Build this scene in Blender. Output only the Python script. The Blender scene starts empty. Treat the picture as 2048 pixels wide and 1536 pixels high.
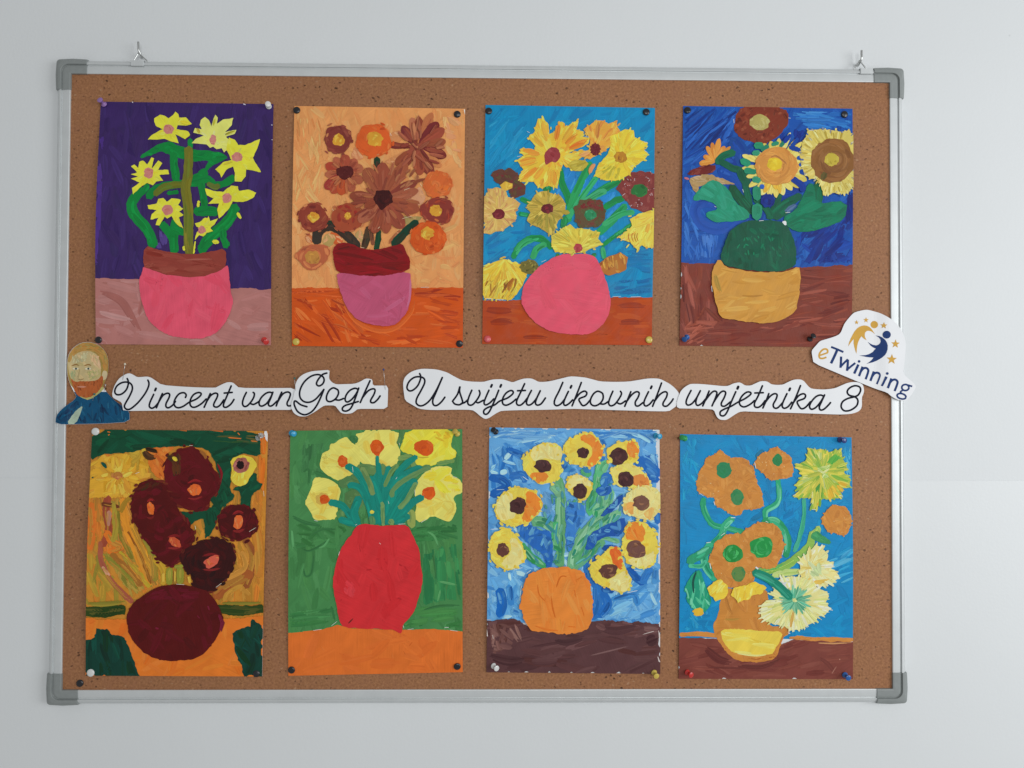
import bpy, bmesh, math, random
import numpy as np
from mathutils import Vector, Matrix, Euler
from mathutils.geometry import delaunay_2d_cdt

scene = bpy.context.scene
col = scene.collection
random.seed(7)
RNG = np.random.default_rng(11)

# ------------------------------------------------------------------ camera, light, exposure
W, H = 1.162, 0.862                     # visible cork field, metres
CORK = 0.010                            # cork face stands this far off the wall
cam_d = bpy.data.cameras.new('camera'); cam = bpy.data.objects.new('camera', cam_d); col.objects.link(cam)
cam.location = (0.02662, -1.05428, -0.02217)
cam.rotation_euler = (math.pi/2 + 0.018073, -0.004258, -0.014920)
cam_d.sensor_width = 36; cam_d.lens = 26.0; cam_d.clip_start = 0.05; cam_d.clip_end = 100
scene.camera = cam
CAM_R = np.array(cam.rotation_euler.to_matrix()); CAM_P = np.array(cam.location); FPX = 26/36*2048

world = bpy.data.worlds.new('World'); scene.world = world; world.use_nodes = True
bg = world.node_tree.nodes['Background']
bg.inputs['Color'].default_value = (0.98, 1.0, 1.0, 1); bg.inputs['Strength'].default_value = 0.315

def area(name, loc, target, sx, sy, power, color):
    d = bpy.data.lights.new(name, 'AREA'); d.shape = 'RECTANGLE'; d.size = sx; d.size_y = sy
    d.energy = power; d.color = color
    o = bpy.data.objects.new(name, d); col.objects.link(o); o.location = loc
    o.rotation_euler = (Vector(target) - Vector(loc)).to_track_quat('-Z', 'Y').to_euler()
    return o
area('window_light', (2.45, -1.75, 0.05), (0.2, 0, 0), 1.5, 1.4, 36, (0.96, 0.985, 1.0))
area('far_fill_light', (0.6, -2.9, 0.35), (0.2, 0, 0.0), 1.4, 1.2, 21, (0.97, 0.99, 1.0))  # added fill lamp, not a window: lifts the middle of the wall

scene.view_settings.view_transform = 'Standard'; scene.view_settings.look = 'None'
scene.view_settings.exposure = 0.05; scene.view_settings.gamma = 1.0
scene.cycles.max_bounces = 6; scene.cycles.use_denoising = True

# ------------------------------------------------------------------ geometry helpers
def on_board(px, py, h):
    """point of the plane h metres in front of the wall that lies on the sight line through photo pixel (px, py)"""
    d = CAM_R @ np.array([(px-1024)/FPX, (768-py)/FPX, -1.0])
    t = (-h - CAM_P[1]) / d[1]
    return CAM_P + t*d

def lin(hexs):
    hexs = hexs.lstrip('#'); c = [int(hexs[i:i+2], 16)/255 for i in (0, 2, 4)]
    return np.array([x/12.92 if x <= .04045 else ((x+.055)/1.055)**2.4 for x in c])

def empty(name, loc, **kw):
    o = bpy.data.objects.new(name, None); col.objects.link(o); o.location = loc; o.empty_display_size = .02
    for k, v in kw.items(): o[k] = v
    return o

def mesh_obj(name, verts, faces, mats, parent=None, cols=None, uvs=None, fmat=None, smooth=False, **kw):
    me = bpy.data.meshes.new(name)
    off = np.array(parent_world(parent)) if parent else np.zeros(3)
    v = np.array(verts, dtype=float).reshape(-1, 3) - off
    me.from_pydata(v.tolist(), [], [tuple(int(i) for i in f) for f in faces])
    for m in (mats if isinstance(mats, (list, tuple)) else [mats]): me.materials.append(m)
    if fmat is not None: me.polygons.foreach_set('material_index', fmat)
    if cols is not None:
        a = me.color_attributes.new('Col', 'FLOAT_COLOR', 'POINT')
        c = np.ones((len(v), 4)); c[:, :3] = np.array(cols); a.data.foreach_set('color', c.ravel())
    if uvs is not None:
        uv = me.uv_layers.new(name='UVMap'); li = np.zeros(len(me.loops), dtype=np.int32)
        me.loops.foreach_get('vertex_index', li); uv.data.foreach_set('uv', np.array(uvs)[li].ravel())
    if smooth: me.polygons.foreach_set('use_smooth', [True]*len(me.polygons))
    me.update()
    o = bpy.data.objects.new(name, me); col.objects.link(o)
    if parent: o.parent = parent
    for k, val in kw.items(): o[k] = val
    return o

def parent_world(p):
    v = Vector((0, 0, 0))
    while p: v = v + p.location; p = p.parent
    return v

def pip(P, poly):
    """which of the points P lie inside the polygon"""
    P = np.asarray(P, float); poly = np.asarray(poly, float)
    x, y = P[:, 0:1], P[:, 1:2]; x0, y0 = poly[:, 0], poly[:, 1]; x1, y1 = np.roll(x0, -1), np.roll(y0, -1)
    c = ((y0 > y) != (y1 > y)) & (x < (x1-x0)*(y-y0)/(np.where(y1 == y0, 1e-9, y1-y0))+x0)
    return c.sum(1) % 2 == 1

def poly_area(p):
    p = np.asarray(p); x, y = p[:, 0], p[:, 1]
    return abs(np.dot(x, np.roll(y, -1))-np.dot(y, np.roll(x, -1)))/2

def smooth_closed(p, it=1):
    p = np.asarray(p, float)
    for _ in range(it):
        q = np.roll(p, -1, 0); p = np.stack([p*.78+q*.22, p*.22+q*.78], 1).reshape(-1, 2)
    return p

def catmull(p, n=8, closed=False):
    p = np.asarray(p, float); N = len(p)
    if N < 3 and not closed:
        t = np.linspace(0, 1, n+1)[:, None]; return p[0]*(1-t)+p[1]*t
    g = (lambda i: p[i % N]) if closed else (lambda i: p[min(max(i, 0), N-1)])
    out = []
    for i in range(N if closed else N-1):
        a, b, c, d = g(i-1), g(i), g(i+1), g(i+2)
        for k in range(n):
            t = k/n; out.append(.5*((2*b)+(-a+c)*t+(2*a-5*b+4*c-d)*t*t+(-a+3*b-3*c+d)*t**3))
    if not closed: out.append(p[-1])
    return np.array(out)

def ragged(poly, jit, step=11):
    """subdivide a closed outline and roughen it"""
    p = np.asarray(poly, float); out = []
    for a, b in zip(p, np.roll(p, -1, 0)):
        n = max(1, int(np.hypot(*(b-a))/step))
        for k in range(n): out.append(a+(b-a)*k/n)
    out = np.array(out)
    if jit <= 0 or len(out) < 4: return out
    tan = np.roll(out, -1, 0)-np.roll(out, 1, 0); L = np.hypot(tan[:, 0], tan[:, 1])+1e-6
    nrm = np.stack([-tan[:, 1]/L, tan[:, 0]/L], 1)
    r = RNG.normal(0, 1, len(out)); r = r*.6+np.roll(r, 1)*.3+np.roll(r, 2)*.2
    return out+nrm*(r*jit)[:, None]

def band_outline(path, w, taper=.85):
    p = catmull(path, 6); t = np.gradient(p, axis=0); L = np.hypot(t[:, 0], t[:, 1])[:, None]+1e-6
    n = np.stack([-t[:, 1], t[:, 0]], 1)/L
    k = np.linspace(0, 1, len(p)); ww = (w/2*(1-(1-taper)*np.abs(2*k-1)**3))[:, None]
    e0 = p[0]-t[0]/L[0]*w*.28; e1 = p[-1]+t[-1]/L[-1]*w*.28
    return np.vstack([e0, p+n*ww, e1, (p-n*ww)[::-1]])

def ell(cx, cy, rx, ry, n=20, rot=0, j=.06):
    a = np.linspace(0, 2*math.pi, n, endpoint=False); r = 1+RNG.normal(0, j, n)
    x, y = rx*r*np.cos(a), ry*r*np.sin(a); c, s = math.cos(rot), math.sin(rot)
    return np.stack([cx+x*c-y*s, cy+x*s+y*c], 1)

def cdt(poly, spacing):
    poly = np.asarray(poly, float); n = len(poly)
    lo, hi = poly.min(0), poly.max(0)
    xs = np.arange(lo[0]+spacing/2, hi[0], spacing); ys = np.arange(lo[1]+spacing/2, hi[1], spacing)
    g = np.array([(x, y) for x in xs for y in ys]).reshape(-1, 2)
    if len(g): g = g[pip(g, poly)]
    pts = np.vstack([poly, g]) if len(g) else poly
    r = delaunay_2d_cdt([Vector(p) for p in pts], [(i, (i+1) % n) for i in range(n)], [], 1, 1e-4)
    return np.array([tuple(v) for v in r[0]]), [f for f in r[2]]

def tube(path, r, seg=8, closed=False):
    path = np.asarray(path, float); n = len(path); V, F = [], []
    t = np.gradient(path, axis=0); up = np.array([.13, .31, .94])
    for i in range(n):
        d = t[i]/np.linalg.norm(t[i]); a = np.cross(d, up); a /= np.linalg.norm(a); b = np.cross(d, a)
        for k in range(seg):
            th = 2*math.pi*k/seg; V.append(path[i]+r*(math.cos(th)*a+math.sin(th)*b))
    for i in range(n-1):
        for k in range(seg): F.append((i*seg+k, i*seg+(k+1) % seg, (i+1)*seg+(k+1) % seg, (i+1)*seg+k))
    F.append(tuple(range(seg))[::-1]); F.append(tuple((n-1)*seg+k for k in range(seg)))
    return V, F

def lathe(profile, base, axis, seg=20):
    """profile [(radius, height)] spun about axis from base"""
    ax = np.asarray(axis, float); ax /= np.linalg.norm(ax); a = np.cross(ax, [0.2, .1, 1]); a /= np.linalg.norm(a); b = np.cross(ax, a)
    V, F = [], []
    for r, h in profile:
        for k in range(seg):
            th = 2*math.pi*k/seg; V.append(np.asarray(base)+ax*h+r*(math.cos(th)*a+math.sin(th)*b))
    for i in range(len(profile)-1):
        for k in range(seg): F.append((i*seg+k, i*seg+(k+1) % seg, (i+1)*seg+(k+1) % seg, (i+1)*seg+k))
    F.append(tuple(range(seg))[::-1]); F.append(tuple((len(profile)-1)*seg+k for k in range(seg)))
    return V, F

# ------------------------------------------------------------------ materials
def new_mat(name):
    m = bpy.data.materials.new(name); m.use_nodes = True; nt = m.node_tree
    return m, nt, nt.nodes['Principled BSDF'], (lambda t: nt.nodes.new(t)), nt.links.new

def simple(name, c, rough=.5, metal=0., spec=.5, coat=0., trans=0., var=0., vscale=120, bump=0., bscale=400):
    m, nt, b, N, L = new_mat(name)
    b.inputs['Roughness'].default_value = rough; b.inputs['Metallic'].default_value = metal
    b.inputs['Specular IOR Level'].default_value = spec; b.inputs['Coat Weight'].default_value = coat
    b.inputs['Transmission Weight'].default_value = trans
    tc = N('ShaderNodeTexCoord'); n = N('ShaderNodeTexNoise'); n.inputs['Scale'].default_value = vscale; n.inputs['Detail'].default_value = 4
    L(tc.outputs['Object'], n.inputs['Vector'])
    mr = N('ShaderNodeMapRange'); mr.inputs['From Min'].default_value = .3; mr.inputs['From Max'].default_value = .7
    mr.inputs['To Min'].default_value = 1-var; mr.inputs['To Max'].default_value = 1+var; L(n.outputs['Fac'], mr.inputs['Value'])
    mx = N('ShaderNodeVectorMath'); mx.operation = 'SCALE'; mx.inputs[0].default_value = tuple(c); L(mr.outputs[0], mx.inputs['Scale'])
    L(mx.outputs[0], b.inputs['Base Color'])
    if bump:
        n2 = N('ShaderNodeTexNoise'); n2.inputs['Scale'].default_value = bscale; n2.inputs['Detail'].default_value = 3; L(tc.outputs['Object'], n2.inputs['Vector'])
        bp = N('ShaderNodeBump'); bp.inputs['Strength'].default_value = bump; bp.inputs['Distance'].default_value = .0006
        L(n2.outputs['Fac'], bp.inputs['Height']); L(bp.outputs[0], b.inputs['Normal'])
    return m

def paint_material():
    """tempera: pigment from the colour attribute, bristle streaks along each brush stroke's own uv"""
    m, nt, b, N, L = new_mat('tempera_paint')
    at = N('ShaderNodeAttribute'); at.attribute_name = 'Col'
    uv = N('ShaderNodeUVMap'); mp = N('ShaderNodeMapping'); mp.inputs['Scale'].default_value = (28, 420, 1); L(uv.outputs[0], mp.inputs['Vector'])
    st = N('ShaderNodeTexNoise'); st.inputs['Scale'].default_value = 1; st.inputs['Detail'].default_value = 4; st.inputs['Roughness'].default_value = .62; L(mp.outputs[0], st.inputs['Vector'])
    tc = N('ShaderNodeTexCoord'); mo = N('ShaderNodeTexNoise'); mo.inputs['Scale'].default_value = 55; mo.inputs['Detail'].default_value = 5; L(tc.outputs['Object'], mo.inputs['Vector'])
    def rng(src, lo, hi, a=.3, c=.7):
        r = N('ShaderNodeMapRange'); r.inputs['From Min'].default_value = a; r.inputs['From Max'].default_value = c
        r.inputs['To Min'].default_value = lo; r.inputs['To Max'].default_value = hi; L(src, r.inputs['Value']); return r.outputs[0]
    mul = N('ShaderNodeMath'); mul.operation = 'MULTIPLY'
    pt = N('ShaderNodeTexNoise'); pt.inputs['Scale'].default_value = 16; pt.inputs['Detail'].default_value = 2; L(tc.outputs['Object'], pt.inputs['Vector'])
    wet = N('ShaderNodeMix'); wet.data_type = 'FLOAT'; wet.inputs[2].default_value = 1.0; L(rng(pt.outputs['Fac'], .05, 1.0, .42, .62), wet.inputs['Factor']); L(rng(st.outputs['Fac'], .87, 1.11), wet.inputs[3])
    L(wet.outputs[0], mul.inputs[0]); L(rng(mo.outputs['Fac'], .95, 1.05), mul.inputs[1])
    sc = N('ShaderNodeVectorMath'); sc.operation = 'SCALE'; L(at.outputs['Color'], sc.inputs[0]); L(mul.outputs[0], sc.inputs['Scale'])
    L(sc.outputs[0], b.inputs['Base Color'])
    L(rng(mo.outputs['Fac'], .38, .62), b.inputs['Roughness']); b.inputs['Specular IOR Level'].default_value = .24
    bp = N('ShaderNodeBump'); bp.inputs['Strength'].default_value = .32; bp.inputs['Distance'].default_value = .0009; L(st.outputs['Fac'], bp.inputs['Height'])
    L(bp.outputs[0], b.inputs['Normal'])
    return m

def cork_material():
    m, nt, b, N, L = new_mat('cork')
    tc = N('ShaderNodeTexCoord')
    def noise(s, d=4, r=.6, src=None):
        n = N('ShaderNodeTexNoise'); n.inputs['Scale'].default_value = s; n.inputs['Detail'].default_value = d; n.inputs['Roughness'].default_value = r
        L(src or tc.outputs['Object'], n.inputs['Vector']); return n
    def rng(src, a, c, lo=0, hi=1):
        r = N('ShaderNodeMapRange'); r.inputs['From Min'].default_value = a; r.inputs['From Max'].default_value = c
        r.inputs['To Min'].default_value = lo; r.inputs['To Max'].default_value = hi; L(src, r.inputs['Value']); return r.outputs[0]
    def mix(f, c1, c2):
        x = N('ShaderNodeMix'); x.data_type = 'RGBA'; L(f, x.inputs['Factor'])
        for k, c in ((6, c1), (7, c2)):
            if isinstance(c, tuple): x.inputs[k].default_value = c+(1,)
            else: L(c, x.inputs[k])
        return x.outputs[2]
    def mul(a, c):
        x = N('ShaderNodeMath'); x.operation = 'MULTIPLY'; L(a, x.inputs[0])
        if isinstance(c, float): x.inputs[1].default_value = c
        else: L(c, x.inputs[1])
        return x.outputs[0]
    big = noise(5, 3); fine = noise(300, 5, .75); mid = noise(90, 4, .65)
    c = mix(rng(fine.outputs['Fac'], .3, .7), CORK_A, CORK_B)
    c = mix(rng(mid.outputs['Fac'], .42, .7, 0, .55), c, CORK_C)
    c = mix(rng(big.outputs['Fac'], .35, .7, 0, .22), c, CORK_D)
    # granules: dark pits and pale chips, ragged, clustered, two sizes
    warp = noise(160, 3)
    def specks(scale, r, thr, seed, dens):
        off = N('ShaderNodeVectorMath'); off.operation = 'MULTIPLY_ADD'; L(warp.outputs['Color'], off.inputs[0])
        off.inputs[1].default_value = (.006, .006, .006); off.inputs[2].default_value = (0, 0, 0)
        ad = N('ShaderNodeVectorMath'); ad.operation = 'ADD'; L(tc.outputs['Object'], ad.inputs[0]); L(off.outputs[0], ad.inputs[1])
        mp = N('ShaderNodeMapping'); mp.inputs['Location'].default_value = (seed, seed*1.7, seed*.3); mp.inputs['Rotation'].default_value = (0, .4*seed, 0); mp.inputs['Scale'].default_value = (1, 1, 1.35)
        L(ad.outputs[0], mp.inputs['Vector'])
        v = N('ShaderNodeTexVoronoi'); v.inputs['Scale'].default_value = scale; L(mp.outputs[0], v.inputs['Vector'])
        sx = N('ShaderNodeSeparateColor'); L(v.outputs['Color'], sx.inputs[0])
        keep = rng(sx.outputs[0], thr, thr+.02)
        spot = rng(v.outputs['Distance'], r, r*.55)
        return mul(mul(keep, spot), rng(noise(dens, 2).outputs['Fac'], .38, .6, .25, 1))
    d1 = specks(112, .26, .76, 1.3, 7.); d2 = specks(170, .30, .84, 4.1, 11.); l1 = specks(140, .26, .84, 7.7, 9.)
    c = mix(mul(l1, .55), c, CORK_L)
    c = mix(mul(d2, .7), c, CORK_P); c = mix(mul(d1, .85), c, CORK_P)
    L(c, b.inputs['Base Color']); b.inputs['Roughness'].default_value = .5; b.inputs['Specular IOR Level'].default_value = .24
    ht = N('ShaderNodeMath'); ht.operation = 'SUBTRACT'; L(mul(fine.outputs['Fac'], .35), ht.inputs[0])
    ad = N('ShaderNodeMath'); ad.operation = 'MAXIMUM'; L(d1, ad.inputs[0]); L(d2, ad.inputs[1]); L(ad.outputs[0], ht.inputs[1])
    bp = N('ShaderNodeBump'); bp.inputs['Strength'].default_value = .6; bp.inputs['Distance'].default_value = .0006; L(ht.outputs[0], bp.inputs['Height']); L(bp.outputs[0], b.inputs['Normal'])
    return m

def wall_material(name, c, rough, bump):
    m, nt, b, N, L = new_mat(name)
    tc = N('ShaderNodeTexCoord')
    big = N('ShaderNodeTexNoise'); big.inputs['Scale'].default_value = 2.2; big.inputs['Detail'].default_value = 6; L(tc.outputs['Object'], big.inputs['Vector'])
    r = N('ShaderNodeMapRange'); r.inputs['From Min'].default_value = .3; r.inputs['From Max'].default_value = .7; r.inputs['To Min'].default_value = .978; r.inputs['To Max'].default_value = 1.015; L(big.outputs['Fac'], r.inputs['Value'])
    # scattered tiny scuffs
    v = N('ShaderNodeTexVoronoi'); v.inputs['Scale'].default_value = 9; L(tc.outputs['Object'], v.inputs['Vector'])
    s = N('ShaderNodeMapRange'); s.inputs['From Min'].default_value = .006; s.inputs['From Max'].default_value = .018; s.inputs['To Min'].default_value = .86; s.inputs['To Max'].default_value = 1; L(v.outputs['Distance'], s.inputs['Value'])
    mm = N('ShaderNodeMath'); mm.operation = 'MULTIPLY'; L(r.outputs[0], mm.inputs[0]); L(s.outputs[0], mm.inputs[1])
    sc = N('ShaderNodeVectorMath'); sc.operation = 'SCALE'; sc.inputs[0].default_value = c; L(mm.outputs[0], sc.inputs['Scale']); L(sc.outputs[0], b.inputs['Base Color'])
    b.inputs['Roughness'].default_value = rough; b.inputs['Specular IOR Level'].default_value = .4
    n2 = N('ShaderNodeTexNoise'); n2.inputs['Scale'].default_value = 260; n2.inputs['Detail'].default_value = 4; L(tc.outputs['Object'], n2.inputs['Vector'])
    n3 = N('ShaderNodeTexNoise'); n3.inputs['Scale'].default_value = 14; n3.inputs['Detail'].default_value = 3; L(tc.outputs['Object'], n3.inputs['Vector'])
    a2 = N('ShaderNodeMath'); a2.operation = 'MULTIPLY_ADD'; L(n3.outputs['Fac'], a2.inputs[0]); a2.inputs[1].default_value = 2.5; L(n2.outputs['Fac'], a2.inputs[2])
    bp = N('ShaderNodeBump'); bp.inputs['Strength'].default_value = bump; bp.inputs['Distance'].default_value = .0008; L(a2.outputs[0], bp.inputs['Height']); L(bp.outputs[0], b.inputs['Normal'])
    return m

CORK_A, CORK_B = (.190, .078, .032), (.495, .232, .106)
CORK_C, CORK_D, CORK_L, CORK_P = (.35, .155, .080), (.28, .110, .050), (.52, .32, .19), (.052, .020, .009)
M_PAINT = paint_material()
M_CORK = cork_material()
M_WALL = wall_material('wall_paint', (.745, .765, .775), .6, .24)
M_DADO = wall_material('gloss_wall_paint', (.748, .768, .777), .42, .16)
M_PAPER = simple('drawing_paper', (.74, .75, .76), .7, var=.02, bump=.1)
M_PRINT = simple('printer_paper', (.86, .865, .885), .55, var=.015, vscale=30, bump=.06, bscale=90)
M_INK = simple('black_ink', (.010, .011, .020), .8, spec=.12)
M_NAVY = simple('navy_ink', (.018, .046, .165), .7, spec=.15, var=.05)
M_GOLD = simple('gold_ink', (.68, .39, .075), .7, spec=.15, var=.05)
M_ALU = simple('anodised_aluminium', (.64, .662, .665), .42, metal=.25, var=.03, vscale=60, bump=.05, bscale=900)
M_GREY = simple('grey_plastic', (.26, .28, .275), .45, var=.04, vscale=200, bump=.08, bscale=1200)
M_STEEL = simple('zinc_steel', (.60, .61, .60), .28, metal=1., var=.06, vscale=300)
PLASTIC = {k: simple(k+'_plastic', v, .28, spec=.5, coat=.2) for k, v in {
    'black': (.012, .012, .016), 'white': (.70, .70, .68), 'yellow': (.62, .46, .08), 'red': (.55, .03, .025), 'pink_red': (.66, .09, .10),
    'blue': (.02, .11, .36), 'sky_blue': (.02, .32, .55), 'navy': (.02, .045, .20), 'green': (.03, .36, .10), 'purple': (.30, .16, .42), 'teal': (.03, .14, .12)}.items()}
M_CLEAR = simple('clear_plastic', (.85, .87, .87), .12, trans=.75)
PLASTIC['clear'] = M_CLEAR; PLASTIC['pearl'] = simple('pearl', (.74, .68, .52), .25)

# ------------------------------------------------------------------ wall
def sheet_xz(name, x0, x1, z0, z1, y, th, mat, **kw):
    V = [(x0, y, z0), (x1, y, z0), (x1, y, z1), (x0, y, z1), (x0, y+th, z0), (x1, y+th, z0), (x1, y+th, z1), (x0, y+th, z1)]
    return mesh_obj(name, V, [(0, 1, 2, 3), (4, 7, 6, 5), (0, 4, 5, 1), (3, 2, 6, 7), (0, 3, 7, 4), (1, 5, 6, 2)], mat, **kw)
DADO_Z = on_board(1930, 961, 0)[2]
sheet_xz('wall', -3.2, 3.2, -1.4, 1.7, 0.0, .12, M_WALL, kind='structure')
sheet_xz('wall_dado', -3.2, 3.2, -1.4, DADO_Z, -.0007, .0004, M_DADO, kind='structure')

# ------------------------------------------------------------------ cork board
FW = .0195; OX, OZ = W/2+FW, H/2+FW
board = empty('cork_board', (0, 0, -OZ), label='large cork notice board in an aluminium frame with grey plastic corners', category='notice board')
def cork_panel():
    n = 60; V, F = [], []
    xs = np.linspace(-W/2-.004, W/2+.004, n); zs = np.linspace(-H/2-.004, H/2+.004, n)
    for z in zs:
        for x in xs: V.append((x, -CORK, z))
    for j in range(n-1):
        for i in range(n-1): F.append((j*n+i, j*n+i+1, (j+1)*n+i+1, (j+1)*n+i))
    b = len(V); V += [(xs[0], -.002, zs[0]), (xs[-1], -.002, zs[0]), (xs[-1], -.002, zs[-1]), (xs[0], -.002, zs[-1])]
    F.append((b, b+3, b+2, b+1))
    mesh_obj('cork_panel', V, F, M_CORK, board)
cork_panel()
# rail profile: (t from outer edge, height off wall)
PROFILE = [(0, .0015), (0, .0085), (.0012, .0105), (.004, .0128), (.0066, .0135), (.0069, .0134), (.0070, .0108), (.0078, .0105), (.0088, .0118), (.0110, .0121), (.0150, .0124), (.0185, .0125), (.0195, .0121), (.0195, .0095), (.0195, .0015)]
def rail(side):
    n = len(PROFILE); V, F = [], []
    a = .014
    for e in (-1, 1):
        for t, h in PROFILE:
            if side in ('top', 'bottom'):
                s = 1 if side == 'top' else -1; V.append((e*(OX-a), -h, s*(OZ-t)))
            else:
                s = 1 if side == 'right' else -1; V.append((s*(OX-t), -h, e*(OZ-a)))
    for i in range(n): F.append((i, (i+1) % n, n+(i+1) % n, n+i))
    F.append(tuple(range(n))[::-1]); F.append(tuple(range(n, 2*n)))
    o = mesh_obj('frame_rail', V, F, M_ALU, board); fix_normals(o); return o
def fix_normals(o):
    bm = bmesh.new(); bm.from_mesh(o.data); bmesh.ops.recalc_face_normals(bm, faces=bm.faces); bm.to_mesh(o.data); bm.free()
for s in ('top', 'bottom', 'left', 'right'): rail(s)
CPROF = [(-.0012, .001, .004), (-.0012, .0085, .004), (-.0008, .0118, .005), (.003, .0143, .008), (.0064, .0150, .0105), (.0068, .0149, .0105), (.0072, .0122, .0105), (.0079, .0118, .0105), (.0088, .0131, .009), (.0120, .0135, .003), (.0180, .0137, .0012), (.0200, .0133, .001), (.0201, .0095, .001), (.0201, .001, .001)]
def corner(sx, sz, lx, lz):
    m = 7; rows = []
    for t, h, r in CPROF:
        bulge = lambda k: 0
        path = [(lx, t)]; path.append((lx*.8, t-.0005*(t < .001)))
        path.append((max(lx*.5, t+r), t-.0010*(t < .001)))
        cx = cz = t+r
        for k in range(m):
            a = math.pi/2*k/(m-1); path.append((cx-r*math.sin(a), cz-r*math.cos(a)))
        path.append((t-.0010*(t < .001), max(lz*.5, t+r))); path.append((t-.0005*(t < .001), lz*.8)); path.append((t, lz))
        rows.append([(sx*(OX-u), -h, sz*(OZ-v)) for u, v in path])
    k = len(rows[0]); V = [p for r_ in rows for p in r_]; n = len(rows); F = []
    for i in range(n-1):
        for j in range(k-1): F.append((i*k+j, i*k+j+1, (i+1)*k+j+1, (i+1)*k+j))
    F.append(tuple(i*k for i in range(n))); F.append(tuple(i*k+k-1 for i in range(n))[::-1])
    o = mesh_obj('frame_corner', V, F, M_GREY, board); fix_normals(o)
    bv = o.modifiers.new('bevel', 'BEVEL'); bv.width = .0005; bv.segments = 2; bv.limit_method = 'ANGLE'; bv.angle_limit = .7
for sx in (-1, 1):
    for sz in (-1, 1): corner(sx, sz, .0425, .0425)

def hanger(px0, px1, py0, py1, tri, hook, label):
    # sliding clip on the rail, wire triangle, and the hook in the wall (the hook is its own thing)
    a = on_board(px0, py0, .0135); c = on_board(px1, py1, .0135)
    V = []; F = []
    for h, g in ((.0125, 0), (.0146, .0005)):
        V += [(a[0]+g, -h, c[2]+g), (c[0]-g, -h, c[2]+g), (c[0]-g, -h, a[2]-g), (a[0]+g, -h, a[2]-g)]
    V += [(a[0], -.004, a[2]), (c[0], -.004, a[2])]
    F = [(0, 1, 5, 4), (1, 2, 6, 5), (3, 0, 4, 7), (4, 5, 6, 7), (2, 3, 7, 6), (3, 2, 9, 8)]
    clip = mesh_obj('hanger_clip', V, F, M_ALU, board); fix_normals(clip)
    p = [on_board(*tri[0], .010), on_board(*tri[1], .0085), on_board(*tri[2], .010)]
    p = catmull(np.array([p[0], p[0]*.15+p[1]*.85, p[1], p[1]*.85+p[2]*.15, p[2]]), 4)
    V, F = tube(p, .00085); mesh_obj('hanger_wire', V, F, M_STEEL, clip, smooth=True)
    q = [on_board(*hook[0], .0115), on_board((hook[0][0]+hook[1][0])/2, (hook[0][1]+hook[1][1])/2, .0115), on_board(*hook[1], .0112), on_board(*hook[2], .0085), on_board(*hook[3], .004), on_board(*hook[3], -.004)]
    V, F = tube(catmull(np.array(q), 6), .0015, 10)
    mesh_obj('wall_hook', V, F, M_STEEL, smooth=True, label=label, category='wall hook', group='hooks carrying the cork board')
hanger(262, 287, 120.5, 132.5, ((266, 123), (277, 106), (297, 124)), ((276.5, 84), (277.5, 101), (281, 109), (284.5, 115)), 'bent steel hook in the wall above the purple painting')
hanger(1720.5, 1746, 136.5, 148.5, ((1707, 140), (1719, 121), (1732, 137)), ((1723, 101), (1723, 117), (1720, 124), (1717, 130)), 'bent steel hook in the wall above the dark blue painting')

# ------------------------------------------------------------------ painted sheets
STEP = .000018
MULTI = ('painted_stem', 'painted_leaf', 'painted_petal', 'painted_brush_mark')   # each fill of these is a piece of its own
class Part:
    def __init__(s, sheet, name, parent, label): s.sh, s.name, s.parent, s.label = sheet, name, parent, label; s.V, s.F, s.C, s.U = [], [], [], []; s.obj = None; s.cuts = []
    def add(s, pts, faces, z, cols, uv):
        b = len(s.V); w = s.sh.to_world(pts, z)
        s.V += list(w); s.F += [tuple(b+i for i in f) for f in faces]; s.C += list(cols); s.U += list(uv)

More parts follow.
